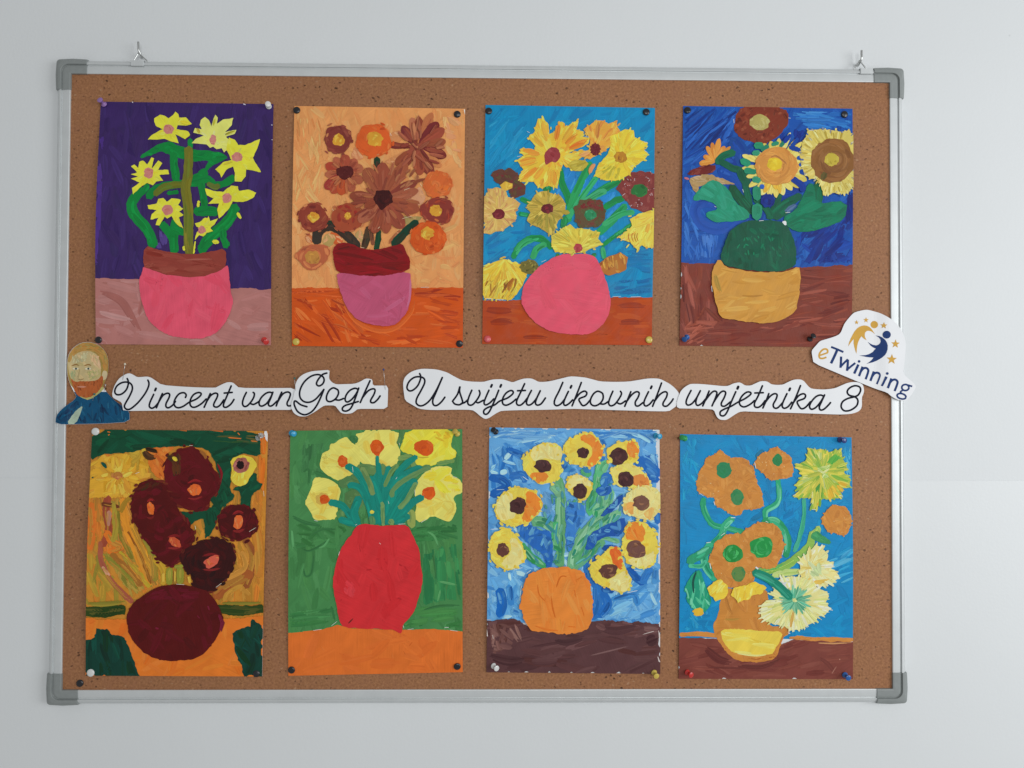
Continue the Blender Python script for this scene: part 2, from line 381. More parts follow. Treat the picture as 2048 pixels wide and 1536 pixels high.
class Sheet:
    """one painting on paper; all outlines are in its own sheet units (a third of a photo pixel)"""
    def __init__(s, origin, corners, label, E, lift=(.0012, .003), sc=3.0):
        s.o, s.sc, s.E, s.lift = np.array(origin, float), sc, E, lift
        s.corners = np.array(corners, float); s.z = .00045; s.parts = []
        c = [s.plane(p) for p in s.corners]; s.c = np.array(c)
        base = (c[0]+c[1]+c[2]+c[3])/4
        s.root = empty('painting', (base[0], -CORK-.001, min(c[2][2], c[3][2])), label=label, category='painting', group="children's flower paintings on the cork board")
        s.paper()
    def plane(s, p):
        q = s.o+np.asarray(p, float)/s.sc; return on_board(q[0], q[1], CORK+.0018)
    def uv(s, x, z):
        x0 = (s.c[0, 0]+s.c[3, 0])/2; x1 = (s.c[1, 0]+s.c[2, 0])/2; z0 = (s.c[2, 2]+s.c[3, 2])/2; z1 = (s.c[0, 2]+s.c[1, 2])/2
        return (x-x0)/(x1-x0), (z-z0)/(z1-z0)
    def height(s, u, v):
        """how far the sheet stands off the cork: tight at its pins, bowed between them"""
        a, b = s.lift[0]*1.3, s.lift[1]*1.7
        vv = min(max(v, 0), 1); uu = min(max(u, 0), 1)
        edge = abs(2*uu-1)**2.2*(1 if uu < .5 else .55)
        return .0007+a*(.5+.5*math.sin(5*uu+3*vv+s.E*40))*math.sin(math.pi*vv)**.7*.8+b*edge*math.sin(math.pi*vv)**1.2
    def to_world(s, pts, z):
        out = []
        zz = z if np.ndim(z) else [z]*len(pts)
        for p, k in zip(pts, zz):
            w = s.plane(p); u, v = s.uv(w[0], w[2]); out.append((w[0], -(CORK+s.height(u, v)+k), w[2]))
        return out
    def alb(s, h):
        return np.clip((lin(h)-.010)/s.E, .004, .86) if isinstance(h, str) else np.asarray(h)
    def at(s, u, v):
        a, b, c, d = s.corners; return (a*(1-u)+b*u)*(1-v)+(d*(1-u)+c*u)*v
    def paper(s):
        nu, nv = 22, 30; V = []; F = []
        g = [[s.at(.0022+.9956*i/nu, .0016+.9968*j/nv) for i in range(nu+1)] for j in range(nv+1)]
        for zz in (.0003, 0.0):
            for j in range(nv+1):
                V += s.to_world(g[j], zz)
        n = (nu+1)*(nv+1); I = lambda i, j, k: k*n+j*(nu+1)+i
        for j in range(nv):
            for i in range(nu):
                F.append((I(i, j, 0), I(i, j+1, 0), I(i+1, j+1, 0), I(i+1, j, 0))); F.append((I(i, j, 1), I(i+1, j, 1), I(i+1, j+1, 1), I(i, j+1, 1)))
        for j in range(nv):
            for i in (0, nu): F.append((I(i, j, 0), I(i, j, 1), I(i, j+1, 1), I(i, j+1, 0)))
        for i in range(nu):
            for j in (0, nv): F.append((I(i, j, 0), I(i+1, j, 0), I(i+1, j, 1), I(i, j, 1)))
        o = mesh_obj('paper_sheet', V, F, M_PAPER, s.root); fix_normals(o)
    def trim(s, P):
        """keep paint on the sheet: points near or past the paper's edge land on it"""
        P = np.array(P, float); a, b, c, d = s.corners; u = np.full(len(P), .5); v = np.full(len(P), .5)
        for _ in range(5):
            top = a[1]*(1-u)+b[1]*u; bot = d[1]*(1-u)+c[1]*u; v = (P[:, 1]-top)/(bot-top)
            le = a[0]*(1-v)+d[0]*v; ri = b[0]*(1-v)+c[0]*v; u = (P[:, 0]-le)/(ri-le)
        u2 = np.where(u < .0075, .0014, np.where(u > .9925, .9986, u)); v2 = np.where(v < .0055, .0010, np.where(v > .9945, .9990, v))
        m = (u2 != u) | (v2 != v)
        q = (a[None]*(1-u2)[:, None]+b[None]*u2[:, None])*(1-v2)[:, None]+(d[None]*(1-u2)[:, None]+c[None]*u2[:, None])*v2[:, None]
        P[m] = q[m]; return P
    def part(s, name, parent=None, label=None):
        p = Part(s, name, parent, label); s.parts.append(p); return p
    # ---- marks
    def fill(s, part, poly, c, ang=None, jit=2.2, sm=1, var=.05, spacing=34):
        if part.name in MULTI: part.cuts.append(len(part.F))
        p = np.asarray(poly, float)
        if sm: p = smooth_closed(p, sm)
        p = s.trim(ragged(p, jit)); s.z += STEP
        pts, F = cdt(p, spacing)
        if not len(F): return p
        a = math.radians(RNG.uniform(0, 180) if ang is None else ang); d = np.array([math.cos(a), math.sin(a)]); n = np.array([-d[1], d[0]])
        k = .000235  # sheet unit in metres
        r = RNG.uniform(0, 5, 2)
        uv = np.stack([pts@d*k+r[0], pts@n*k+r[1]], 1)
        ph = RNG.uniform(0, 6, 4)
        f = 1+var*(np.sin(pts[:, 0]*.021+ph[0])*np.sin(pts[:, 1]*.017+ph[1])+.6*np.sin(pts[:, 0]*.06+pts[:, 1]*.05+ph[2]))+RNG.normal(0, var*.35, len(pts))
        part.add(pts, F, s.z, s.alb(c)[None, :]*f[:, None], uv)
        return p
    def stroke(s, part, path, w, c, c2=None, lanes=5, var=.09, z=None, clip=None):
        """one pull of the brush: several bristle lanes with uneven ends"""
        path = np.asarray(path, float); t = np.gradient(path, axis=0); L = np.hypot(t[:, 0], t[:, 1])[:, None]+1e-6
        nrm = np.stack([-t[:, 1], t[:, 0]], 1)/L; n = len(path); cum = np.concatenate([[0], np.cumsum(np.hypot(*np.diff(path, axis=0).T))])
        if part.name == 'bare_paper': w, lanes = w*.62, 2
        if z is None: s.z += STEP*.035; z = s.z+STEP*.3
        e = np.linspace(-.5, .5, lanes+1); e[1:-1] += RNG.normal(0, .05, lanes-1)
        ca = s.alb(c); cb = ca if c2 is None else s.alb(c2); r = RNG.uniform(0, 9, 2); k = .000235
        for i in range(lanes):
            edge = abs(2*(i+.5)/lanes-1)
            a = RNG.uniform(0, .12)+.10*edge*RNG.random(); b = 1-RNG.uniform(0, .16)-.12*edge*RNG.random()
            pos = np.linspace(a, b, n)*cum[-1]
            P = np.stack([np.interp(pos, cum, path[:, 0]), np.interp(pos, cum, path[:, 1])], 1)
            Nn = np.stack([np.interp(pos, cum, nrm[:, 0]), np.interp(pos, cum, nrm[:, 1])], 1)
            w0 = w*np.sin(np.linspace(.25, math.pi-.25, n))**.35
            A, B = P+Nn*(w0*e[i])[:, None], P+Nn*(w0*e[i+1])[:, None]
            pts = s.trim(np.vstack([A, B])); F = [(j, j+1, n+j+1, n+j) for j in range(n-1)]
            if clip is not None:
                ins = pip(pts, clip); F = [f for f in F if all(ins[q] for q in f)]
                if not F: continue
            cc = (ca+(cb-ca)*np.clip(RNG.normal(.25, .3), 0, 1))*(1+RNG.normal(0, var))
            fade = np.linspace(0, 1, n)*RNG.uniform(0, .35)
            cl = cc[None, :]*(1-fade[:, None])+cb[None, :]*fade[:, None]
            uv = np.stack([np.concatenate([pos, pos])*k+r[0], np.concatenate([w0*e[i], w0*e[i+1]])*k+r[1]], 1)
            part.add(pts, F, z, np.clip(np.vstack([cl, cl]), .003, .88), uv)
    def strokes(s, part, poly, pal, w=22, l=110, n=None, dens=1.0, ang=90, spread=14, ctr=None, mode='lin', curve=.12, var=.08, inset=True, base=None):
        poly = np.asarray(poly, float); A = poly_area(poly)
        if n is None: n = int(dens*A/(w*l))
        lo, hi = poly.min(0), poly.max(0); got = 0; tries = 0
        while got < n and tries < n*12:
            tries += 1; q = RNG.uniform(lo, hi)
            if not pip(q[None], poly)[0]: continue
            if mode == 'rad': d = q-np.asarray(ctr); a = math.atan2(d[1], d[0])
            elif mode == 'tan': d = q-np.asarray(ctr); a = math.atan2(d[1], d[0])+math.pi/2
            else: a = math.radians(ang)
            a += math.radians(RNG.normal(0, spread)); ll = l*RNG.uniform(.6, 1.35); bend = RNG.normal(0, curve)
            if mode == 'tan': bend += ll/max(20., np.hypot(*d))
            tt = np.linspace(-.5, .5, 7); aa = a+bend*tt
            st = np.stack([np.cos(aa), np.sin(aa)], 1)*(ll/6); pth = np.cumsum(st, 0); pth = pth-pth[3]+q
            got += 1
            c = pal[RNG.integers(len(pal))]; c2 = pal[RNG.integers(len(pal))]
            s.stroke(part, pth, w*RNG.uniform(.65, 1.3), c, c2, lanes=4, var=var, clip=poly if inset else None)
    def fringe(s, part, poly, pal, ctr, l=(10, 34), w=(9, 18), k=1, mode='rad'):
        """short loose strokes over an outline, so that it is not a clean cut"""
        poly = np.asarray(poly, float)
        for e in poly:
            for _ in range(k):
                e0 = e+RNG.normal(0, 7, 2); d = e0-np.asarray(ctr, float); d /= np.hypot(*d)+1e-6
                if mode == 'tan': d = np.array([-d[1], d[0]])
                L = RNG.uniform(*l); f0 = .75 if mode == 'rad' else .5
                s.stroke(part, np.array([e0-d*L*f0, e0-d*L*(f0-.5), e0+d*L*(1-f0)]), RNG.uniform(*w), pal[RNG.integers(len(pal))], pal[RNG.integers(len(pal))], lanes=3)
    def band(s, part, path, w, c, pal=None, jit=2.0, n=3):
        o = s.fill(part, band_outline(path, w), c, jit=jit, sm=0)
        pc = catmull(path, 5); pal = pal or [c]
        t = np.gradient(pc, axis=0); L = np.hypot(t[:, 0], t[:, 1])[:, None]+1e-6; nn = np.stack([-t[:, 1], t[:, 0]], 1)/L
        for k in range(n):
            i0 = RNG.integers(0, max(1, len(pc)-5)); i1 = min(len(pc), i0+RNG.integers(5, max(6, len(pc))))
            if i1-i0 < 3: i0, i1 = 0, len(pc)
            s.stroke(part, (pc+nn*w*RNG.uniform(-.3, .3))[i0:i1], w*RNG.uniform(.25, .55), pal[RNG.integers(len(pal))], c, lanes=3)
    def petal(s, part, ctr, tip, w, c, pal=None, r0=.12, round_=.62):
        ctr, tip = np.array(ctr, float), np.array(tip, float); d = tip-ctr; L = np.hypot(*d); d /= L; n = np.array([-d[1], d[0]])
        if part.name == 'painted_flower': part = s.part('painted_petal', part)
        a = ctr+d*L*r0
        pts = [a+n*w*.18, ctr+d*L*.45+n*w*.42, ctr+d*L*.75+n*w*.5, ctr+d*L*.93+n*w*.32*round_*1.5, tip, ctr+d*L*.93-n*w*.32*round_*1.5, ctr+d*L*.75-n*w*.5, ctr+d*L*.45-n*w*.42, a-n*w*.18]
        p = s.fill(part, pts, c, ang=math.degrees(math.atan2(d[1], d[0])), jit=1.8)
        pal = pal or [c]
        for k in range(4):
            off = n*w*RNG.uniform(-.32, .32); q0 = a+off*.6+d*L*RNG.uniform(0, .25); q1 = tip+off-d*L*RNG.uniform(.04, .3)
            t = np.linspace(0, 1, 6)[:, None]; s.stroke(part, q0*(1-t)+q1*t, w*RNG.uniform(.18, .4), pal[RNG.integers(len(pal))], c, lanes=3, clip=p)
    def finish(s):
        parents = {id(q.parent) for q in s.parts if q.parent}
        for p in s.parts:
            par = p.parent.obj if p.parent else s.root
            if not p.F:
                if id(p) in parents:
                    c = np.mean([w for q in s.parts if q.parent is p for w in q.V], axis=0); off = np.array(parent_world(par))
                    p.obj = empty(p.name, tuple(c-off)); p.obj.parent = par
                continue
            cuts = sorted({0, len(p.F), *p.cuts}); V, C, U = np.array(p.V), np.array(p.C), np.array(p.U)
            for a, b in zip(cuts, cuts[1:]):
                F = p.F[a:b]; used = np.unique(np.concatenate([np.array(f) for f in F])); m = np.zeros(len(V), int); m[used] = np.arange(len(used))
                p.obj = mesh_obj(p.name, V[used], [tuple(m[list(f)]) for f in F], M_PAINT, par, cols=C[used], uvs=U[used])
                if p.label: p.obj['label'] = p.label
                if p.name in ('bare_paper', 'painted_dab'): p.obj['kind'] = 'stuff'

# ================================================================== the eight paintings
def flower(S, outline, c, pal, ctr, crx, cry, cc, cpal, name='painted_flower', n=26, w=16, l=60, jit=2.4, sm=0, mode='rad', spread=12, cj=.08, ang=90):
    f = S.part(name); o = S.fill(f, outline, c, jit=jit, sm=sm)
    if n: S.strokes(f, o, pal, w=w, l=l, n=n, ctr=ctr, mode=mode, spread=spread, ang=ang)
    if n and mode == 'rad' and l >= 70: S.fringe(f, o[::3], pal, ctr, l=(18, 44), w=(8, 15))
    if crx:
        k = S.part('flower_centre', f); e = S.fill(k, ell(ctr[0], ctr[1], crx, cry, j=cj), cc, jit=1.5)
        S.strokes(k, e, cpal, w=12, l=26, n=7, mode='tan', ctr=(ctr[0]-2, ctr[1]+3), spread=20)
    return f

# ---------------------------------------------------------------- yellow stars in a pink pot on purple
def painting_pink_pot():
    S = Sheet((180, 190), [(62, 37), (1102, 52), (1087, 1503), (32, 1497)], 'painting of yellow star flowers in a pink pot with brown rim on purple', .63, (.0010, .0034))
    b = S.part('painted_background'); o = S.fill(b, [(64, 40), (580, 47), (1100, 55), (1094, 800), (1088, 1200), (30, 1150), (36, 760), (50, 400)], '#392A56', jit=1.5, sm=0, var=.06)
    S.strokes(b, o, ['#33264F', '#3D2E5E', '#382A52', '#362B52'], w=38, l=170, dens=1.0, ang=88, spread=16, var=.04)
    S.strokes(b, [(38, 300), (90, 200), (80, 1000), (36, 1080)], ['#4C3676', '#453070'], w=30, l=200, n=9, ang=94, spread=4, var=.05)
    S.strokes(b, [(395, 780), (450, 790), (480, 920), (400, 925)], ['#50407A'], w=22, l=90, n=5, ang=75, spread=8)
    t = S.part('painted_table'); o = S.fill(t, [(30, 1102), (110, 1100), (170, 1108), (250, 1103), (330, 1108), (500, 1130), (840, 1162), (900, 1157), (960, 1160), (1010, 1167), (1086, 1164), (1086, 1501), (34, 1495)], '#9C6863', jit=3, sm=0)
    S.strokes(t, o, ['#9A6560', '#A06C68', '#946059', '#A37470'], w=42, l=170, dens=.9, ang=10, spread=30, var=.04)
    S.stroke(t, catmull([(50, 1180), (180, 1230), (250, 1330), (300, 1420)], 5), 50, '#8C5751', '#965F5A'); S.stroke(t, catmull([(330, 1180), (310, 1260), (290, 1330)], 5), 30, '#8E5A55', '#965F5A')
    S.stroke(t, catmull([(50, 1300), (150, 1330), (260, 1350)], 4), 36, '#AE8480', '#A27370')
    g = S.part('painted_stem'); G = '#0B7338'; GP = ['#0A7A3C', '#0E6B34', '#15843F', '#0A6A38']
    o = S.fill(g, [(305, 368), (360, 325), (430, 285), (470, 278), (530, 300), (580, 312), (620, 328), (700, 330), (790, 345), (832, 375), (790, 395), (725, 430), (690, 472), (670, 466), (700, 420), (715, 392), (630, 398), (560, 387), (480, 360), (420, 335), (350, 368), (305, 380)], G, jit=3)
    S.strokes(g, o, GP, w=18, l=80, n=22, ang=8, spread=14)
    for p, w in [([(500, 350), (505, 430), (518, 512)], 46), ([(690, 455), (665, 490), (615, 512)], 58), ([(352, 612), (380, 580), (440, 548), (540, 535), (640, 520), (700, 505), (745, 540), (800, 532), (864, 497)], 50), ([(318, 572), (262, 640), (262, 706), (330, 790), (365, 850), (385, 905)], 62), ([(350, 540), (322, 582)], 36), ([(664, 520), (680, 620), (690, 680)], 42), ([(632, 700), (700, 695), (762, 702)], 58), ([(872, 672), (835, 750), (765, 815), (700, 880), (668, 935)], 66), ([(795, 790), (800, 850), (820, 908)], 44), ([(432, 772), (480, 830), (500, 880), (508, 940)], 52), ([(505, 752), (505, 850), (505, 940)], 46), ([(500, 800), (565, 828)], 48), ([(525, 580), (470, 590)], 26)]:
        S.band(g, p, w, G, GP, jit=3)
    ol = S.part('painted_stem', label='olive painted stem'); S.band(ol, [(390, 596), (440, 556), (500, 540), (570, 540)], 42, '#5C6428', ['#546A2C', '#6A6A28']); S.band(ol, [(706, 532), (745, 552), (775, 545)], 34, '#5A6630')
    S.band(ol, [(602, 268), (600, 330)], 30, '#1F7A3A')
    S.band(ol, [(592, 320), (588, 480), (574, 560), (592, 700), (590, 860), (600, 952)], 60, '#67672A', ['#6F6A26', '#5E6A2A', '#75702C'], n=8)
    Y, YP = '#E0C13C', ['#E3C844', '#D9B534', '#E6CF55', '#DDBD38']; C, CP = '#B2726A', ['#A9685F', '#B87A70']
    fl = [([(385, 140), (420, 118), (450, 125), (470, 140), (500, 120), (512, 98), (530, 115), (535, 135), (575, 132), (612, 175), (575, 184), (525, 180), (518, 206), (590, 218), (600, 240), (570, 265), (540, 250), (512, 236), (532, 290), (490, 280), (450, 264), (400, 268), (348, 268), (370, 240), (410, 220), (437, 205), (395, 185), (385, 160)], (473, 205), 31, 29),
          ([(665, 150), (690, 130), (715, 150), (730, 188), (740, 140), (752, 120), (766, 137), (762, 172), (800, 150), (862, 136), (850, 180), (812, 222), (880, 210), (870, 235), (818, 252), (838, 270), (832, 320), (805, 347), (790, 320), (760, 325), (740, 310), (720, 318), (700, 296), (610, 290), (632, 265), (682, 244), (660, 235), (620, 225), (630, 197), (672, 207), (660, 180)], (738, 268), 21, 29),
          ([(835, 255), (870, 270), (890, 303), (930, 303), (1022, 266), (1012, 310), (978, 378), (1005, 420), (1028, 465), (980, 455), (940, 450), (935, 490), (910, 520), (870, 520), (872, 470), (860, 430), (820, 448), (788, 497), (778, 470), (750, 447), (800, 405), (852, 392), (818, 330), (825, 290)], (885, 374), 33, 29),
          ([(250, 430), (270, 418), (292, 438), (296, 402), (320, 395), (345, 418), (370, 375), (386, 380), (373, 442), (410, 395), (430, 410), (412, 450), (470, 450), (475, 475), (418, 482), (440, 515), (398, 518), (380, 545), (345, 528), (300, 560), (262, 602), (256, 560), (300, 527), (252, 505), (290, 492), (250, 478), (285, 466)], (353, 470), 28, 32),
          ([(348, 662), (402, 652), (412, 625), (440, 620), (462, 642), (490, 620), (522, 622), (545, 630), (530, 660), (560, 682), (536, 700), (562, 720), (532, 735), (562, 802), (518, 772), (490, 728), (464, 742), (450, 730), (418, 785), (395, 782), (412, 738), (368, 747), (372, 715), (400, 692), (352, 686)], (466, 690), 33, 32),
          ([(690, 560), (740, 575), (800, 582), (848, 545), (890, 550), (896, 577), (960, 570), (1000, 590), (980, 622), (920, 647), (858, 640), (832, 682), (800, 722), (775, 742), (765, 692), (775, 652), (708, 652), (742, 622), (702, 602)], (822, 620), 29, 30),
          ([(630, 770), (662, 762), (690, 735), (706, 742), (712, 728), (722, 757), (770, 740), (748, 777), (722, 800), (740, 817), (702, 828), (680, 850), (655, 842), (630, 872), (640, 822), (662, 802), (637, 790)], (670, 810), 23, 24)]
    for i, (p, c, rx, ry) in enumerate(fl):
        flower(S, p, '#E6D065' if i == 1 else Y, ['#E8D572', '#E2CB5A', '#E9D980'] if i == 1 else YP, c, rx, ry, C, CP, n=20, w=14, l=44, jit=1.8)
    e = S.part('painted_petal')
    for p, w in [([(652, 640), (648, 668)], 18), ([(742, 880), (770, 884)], 24), ([(890, 710), (905, 740)], 18), ([(562, 910), (566, 930)], 14), ([(632, 880), (622, 950)], 10)]: S.band(e, p, w, Y, n=1)
    S.stroke(e, [(808, 242), (840, 228), (876, 215)], 14, '#6E6328', Y); S.stroke(e, [(740, 185), (748, 160), (752, 140)], 12, '#8A7A2C', Y); S.stroke(e, [(640, 200), (652, 215), (660, 232)], 18, '#97872F', '#C8B040'); S.stroke(e, [(800, 420), (840, 405), (860, 400)], 12, '#A98C38', Y); S.stroke(e, [(540, 160), (575, 168), (600, 175)], 22, '#CDA42C', Y)
    v = S.part('painted_pot'); P = '#C84D60'
    o = S.fill(v, [(322, 1030), (370, 1040), (430, 1065), (520, 1085), (630, 1093), (720, 1075), (800, 1035), (832, 1018), (836, 1090), (845, 1170), (860, 1240), (845, 1300), (800, 1390), (740, 1440), (660, 1462), (580, 1460), (480, 1445), (400, 1400), (345, 1345), (320, 1260), (302, 1190), (300, 1100), (318, 1060)], P, jit=2.2)
    S.strokes(v, o, ['#C44A5C', '#CA5062', '#C24659'], w=50, l=180, dens=.9, ang=40, spread=50, var=.025)
    r = S.part('pot_rim', v, 'brown painted rim'); o = S.fill(r, [(330, 905), (420, 932), (520, 950), (620, 957), (720, 942), (815, 916), (822, 1022), (780, 1053), (700, 1083), (620, 1096), (520, 1086), (430, 1074), (370, 1047), (322, 1030)], '#7F3B33', jit=2)
    S.strokes(r, o, ['#7A362F', '#863F36', '#8A463B', '#743029'], w=26, l=150, n=22, ang=4, spread=8, var=.04)
    S.stroke(r, [(560, 990), (650, 985), (740, 985)], 12, '#96574B', '#843E36')
    k = S.part('bare_paper'); [S.stroke(k, [(x, y), (x+dx, y+4)], 9, '#B8B4C0', lanes=2) for x, y, dx in [(900, 52, 14), (920, 56, 16), (1092, 270, 3), (1090, 180, 3), (250, 45, 10)]]
    S.finish()

# ---------------------------------------------------------------- browns and oranges, mauve pot, peach ground
def painting_mauve_pot():
    S = Sheet((574, 195), [(42, 48), (1070, 65), (1056, 1503), (28, 1492)], 'painting of brown and orange flowers in a mauve pot on peach', .68, (.0008, .0030))
    b = S.part('painted_background'); o = S.fill(b, [(44, 51), (1067, 67), (1058, 1180), (30, 1180)], '#D08A54', jit=1.5, sm=0, var=.05)
    S.strokes(b, o, ['#D28D58', '#CC8650', '#D89660', '#C98450', '#D59058'], w=30, l=120, dens=1.2, ang=84, spread=24, var=.04)
    S.strokes(b, [(60, 120), (230, 120), (220, 700), (50, 640)], ['#DBA266', '#D59A60', '#C07A48'], w=12, l=110, n=34, ang=82, spread=16)
    S.strokes(b, [(760, 880), (1040, 700), (1040, 1120), (760, 1120)], ['#D9985E', '#C98250'], w=24, l=120, n=18, ang=10, spread=40, curve=.6)
    S.strokes(b, [(930, 110), (1060, 110), (1050, 440), (960, 420)], ['#DA9C66', '#C98A60', '#D2925A'], w=26, l=90, n=18, ang=40, spread=40)
    t = S.part('painted_table'); o = S.fill(t, [(30, 1146), (150, 1141), (300, 1142), (500, 1148), (750, 1146), (900, 1140), (1057, 1142), (1054, 1500), (30, 1490)], '#B94C1E', jit=2.5, sm=0)
    S.strokes(t, [(40, 1200), (350, 1200), (420, 1330), (560, 1480), (40, 1480)], ['#A23B15', '#C85A28', '#B4481C', '#96350F', '#D06A34'], w=18, l=170, dens=1.3, ang=42, spread=16, curve=.3)
    S.strokes(t, [(420, 1400), (700, 1380), (800, 1200), (1040, 1200), (1040, 1480), (420, 1490)], ['#A23B15', '#C65626', '#B4481C', '#CB6430', '#A8401A'], w=20, l=170, dens=1.2, ang=8, spread=14, curve=.2)
    S.strokes(t, [(32, 1148), (330, 1148), (340, 1200), (32, 1200)], ['#C65A2C', '#B84C20', '#9C3812'], w=16, l=170, n=14, ang=2, spread=4)
    S.strokes(t, [(750, 1148), (1054, 1146), (1054, 1210), (750, 1200)], ['#C65A2C', '#B84C20', '#8E3010'], w=16, l=170, n=14, ang=1, spread=4)
    S.stroke(t, catmull([(330, 1210), (400, 1330), (520, 1395), (640, 1390), (740, 1300), (770, 1210)], 5), 26, '#C45E2C', '#B84E22')
    L = S.part('painted_leaf'); LP = ['#3A2A22', '#2F3226', '#46342A']
    pale = S.part('painted_petal', label='pale pinkish dab'); 
    for p, c in [([(700, 600), (760, 570), (800, 530), (815, 580), (836, 600), (800, 655), (740, 640)], '#C08A68'), ([(380, 350), (410, 290), (470, 360), (430, 380)], '#BC7A54'), ([(620, 210), (690, 190), (690, 260), (630, 270)], '#C07E50'), ([(560, 400), (700, 320), (730, 320), (650, 400)], '#BE7E50'), ([(665, 700), (720, 715), (815, 712), (800, 740), (720, 770), (690, 750)], '#94804E'), ([(250, 800), (320, 830), (340, 870), (280, 890)], '#B8562C'), ([(110, 830), (160, 800), (170, 870), (130, 880)], '#B8673C'), ([(210, 880), (240, 810), (300, 830), (270, 900)], '#A08650'), ([(600, 880), (670, 790), (690, 800), (650, 870)], '#9A5A3A'), ([(400, 830), (450, 780), (470, 900), (440, 890)], '#A98A58')]:
        o = S.fill(pale, p, c, jit=2.5); S.strokes(pale, o, [c, '#C99066'], w=14, l=50, n=6, ang=60, spread=30)
    for p, w, c in [([(178, 872), (196, 800), (262, 770), (340, 810), (425, 895)], 62, '#37302A'), ([(492, 780), (480, 840), (462, 900)], 44, '#4A382A'), ([(552, 800), (545, 860), (535, 915)], 32, '#1F3C2C'), ([(778, 748), (710, 810), (640, 880)], 50, '#1E3A2C'), ([(540, 365), (542, 410), (546, 460)], 38, '#24392A'), ([(505, 800), (515, 880)], 24, '#7C4A34'), ([(170, 800), (230, 755), (310, 750)], 16, '#1D3A2A')]:
        S.band(L, p, w, c, LP if c != '#1F3C2C' else ['#24452F'], jit=2)
    BR, DK = '#8E4832', ['#95503A', '#7E3A2C', '#A05A40', '#6E2F28']
    # large many-petalled flower, upper right
    f = S.part('painted_flower')
    for tip, w, c in [((592, 282), 42, '#6B2E2A'), ((690, 170), 60, '#6E3130'), ((752, 118), 56, '#A8664A'), ((796, 112), 58, '#85402F'), ((872, 88), 60, '#A5623F'), ((912, 146), 72, '#6B2C2C'), ((948, 188), 66, '#8C4434'), ((956, 262), 58, '#8A4A34'), ((958, 356), 70, '#702F2C'), ((930, 420), 50, '#B87448'), ((872, 470), 72, '#7A382E'), ((798, 470), 66, '#8E4632'), ((650, 410), 66, '#874630'), ((690, 420), 60, '#7A3C2E')]:
        S.petal(f, (780, 300), tip, w, c, [c, '#8A4432', '#A0583E'])
    k = S.part('flower_centre', f); S.fill(k, ell(770, 310, 44, 36, j=.15), '#8C4636'); S.fill(k, ell(765, 275, 14, 14), '#4E201E')
    def ring(c, rx, ry, cc, cr, c1, pal, n=16, oval=0):
        f = S.part('painted_flower'); o = S.fill(f, ell(c[0], c[1], rx, ry, 22, j=.045), c1, jit=3); S.strokes(f, o, pal, w=18, l=46, n=n, mode='tan', ctr=c, spread=22); S.fringe(f, o[::4], pal+['#B4744A'], c, mode='tan', l=(16, 40), w=(8, 16))
        if cr:
            k = S.part('flower_centre', f); e = S.fill(k, ell(cc[0], cc[1], cr, cr*.96, j=.09), '#C08A32'); S.strokes(k, e, ['#CFA040', '#B67A2C', '#D2AC48'], w=13, l=30, n=8, mode='tan', ctr=cc)
        return f
    ring((305, 250), 82, 88, (310, 257), 37, '#743630', ['#6A2E2A', '#7E3E34', '#86463A'])
    ring((520, 262), 107, 104, (528, 250), 48, '#C2562A', ['#C65C2E', '#B84C26', '#CF6C38', '#BE5228'], 22)
    # orange-brown flower, left
    f = S.part('painted_flower')
    for tip, w, c in [((232, 405), 62, '#9A4030'), ((228, 468), 50, '#A05A40'), ((228, 550), 70, '#8E3630'), ((268, 580), 64, '#9C4430'), ((325, 588), 66, '#A84A2C'), ((400, 570), 62, '#98503A'), ((455, 510), 66, '#94503A'), ((460, 420), 60, '#A25C42'), ((420, 370), 62, '#9C523C'), ((350, 340), 60, '#944634'), ((285, 360), 56, '#A05840')]:
        S.petal(f, (350, 452), tip, w, c, [c, '#A0563C', '#7E3A2E'])
    k = S.part('flower_centre', f); e = S.fill(k, ell(350, 452, 53, 43), '#4F2322'); S.strokes(k, e, ['#5C2A28', '#472020'], w=14, l=34, n=8, mode='tan', ctr=(350, 452))
    ring((905, 520), 90, 78, (900, 515), 0, '#BC5C30', ['#C4642F', '#B2542C', '#A85A30', '#C66C3C'], 24)
    ring((905, 682), 98, 82, (893, 682), 37, '#7E362E', ['#742E2A', '#8E4434', '#983F2C'])
    ring((160, 722), 86, 86, (163, 722), 34, '#7E382C', ['#8A4434', '#6E2E28', '#944C36'])
    ring((362, 722), 90, 88, (366, 714), 22, '#92452F', ['#9C4C34', '#7E3A2C', '#8A3028'])
    ring((848, 846), 106, 100, (845, 818), 41, '#BC4F22', ['#C65A2A', '#AC431E', '#CC6630', '#B84A20'], 26)
    f = S.part('painted_flower'); o = S.fill(f, [(45, 960), (90, 905), (160, 880), (240, 890), (262, 930), (240, 985), (190, 1030), (140, 1040), (100, 1015), (80, 985)], '#A6583A', jit=3); S.strokes(f, o, ['#B4643E', '#965038', '#8A4534', '#C07448'], w=18, l=60, n=20, mode='tan', ctr=(160, 960)); k = S.part('flower_centre', f); e = S.fill(k, ell(160, 962, 44, 40), '#AA763A'); S.strokes(k, e, ['#B8843E', '#9A6834'], w=12, l=30, n=7, mode='tan', ctr=(160, 962))
    # biggest flower, middle
    f = S.part('painted_flower')
    for tip, w, c in [((372, 592), 74, '#7E4030'), ((402, 618), 50, '#7A3C30'), ((470, 425), 92, '#8E4E38'), ((575, 388), 92, '#8A4634'), ((722, 385), 84, '#945038'), ((785, 505), 66, '#7C3A30'), ((792, 560), 60, '#92523C'), ((800, 680), 86, '#8E4A34'), ((700, 790), 90, '#884434'), ((600, 820), 72, '#8C4834'), ((520, 820), 76, '#844230'), ((430, 750), 80, '#965640'), ((465, 660), 56, '#80402E')]:
        S.petal(f, (578, 610), tip, w, c, [c, '#9A5A44', '#7E3E30', '#8E4A36'])
    sm = S.part('painted_flower', label='smeared brown strokes between the large petals')
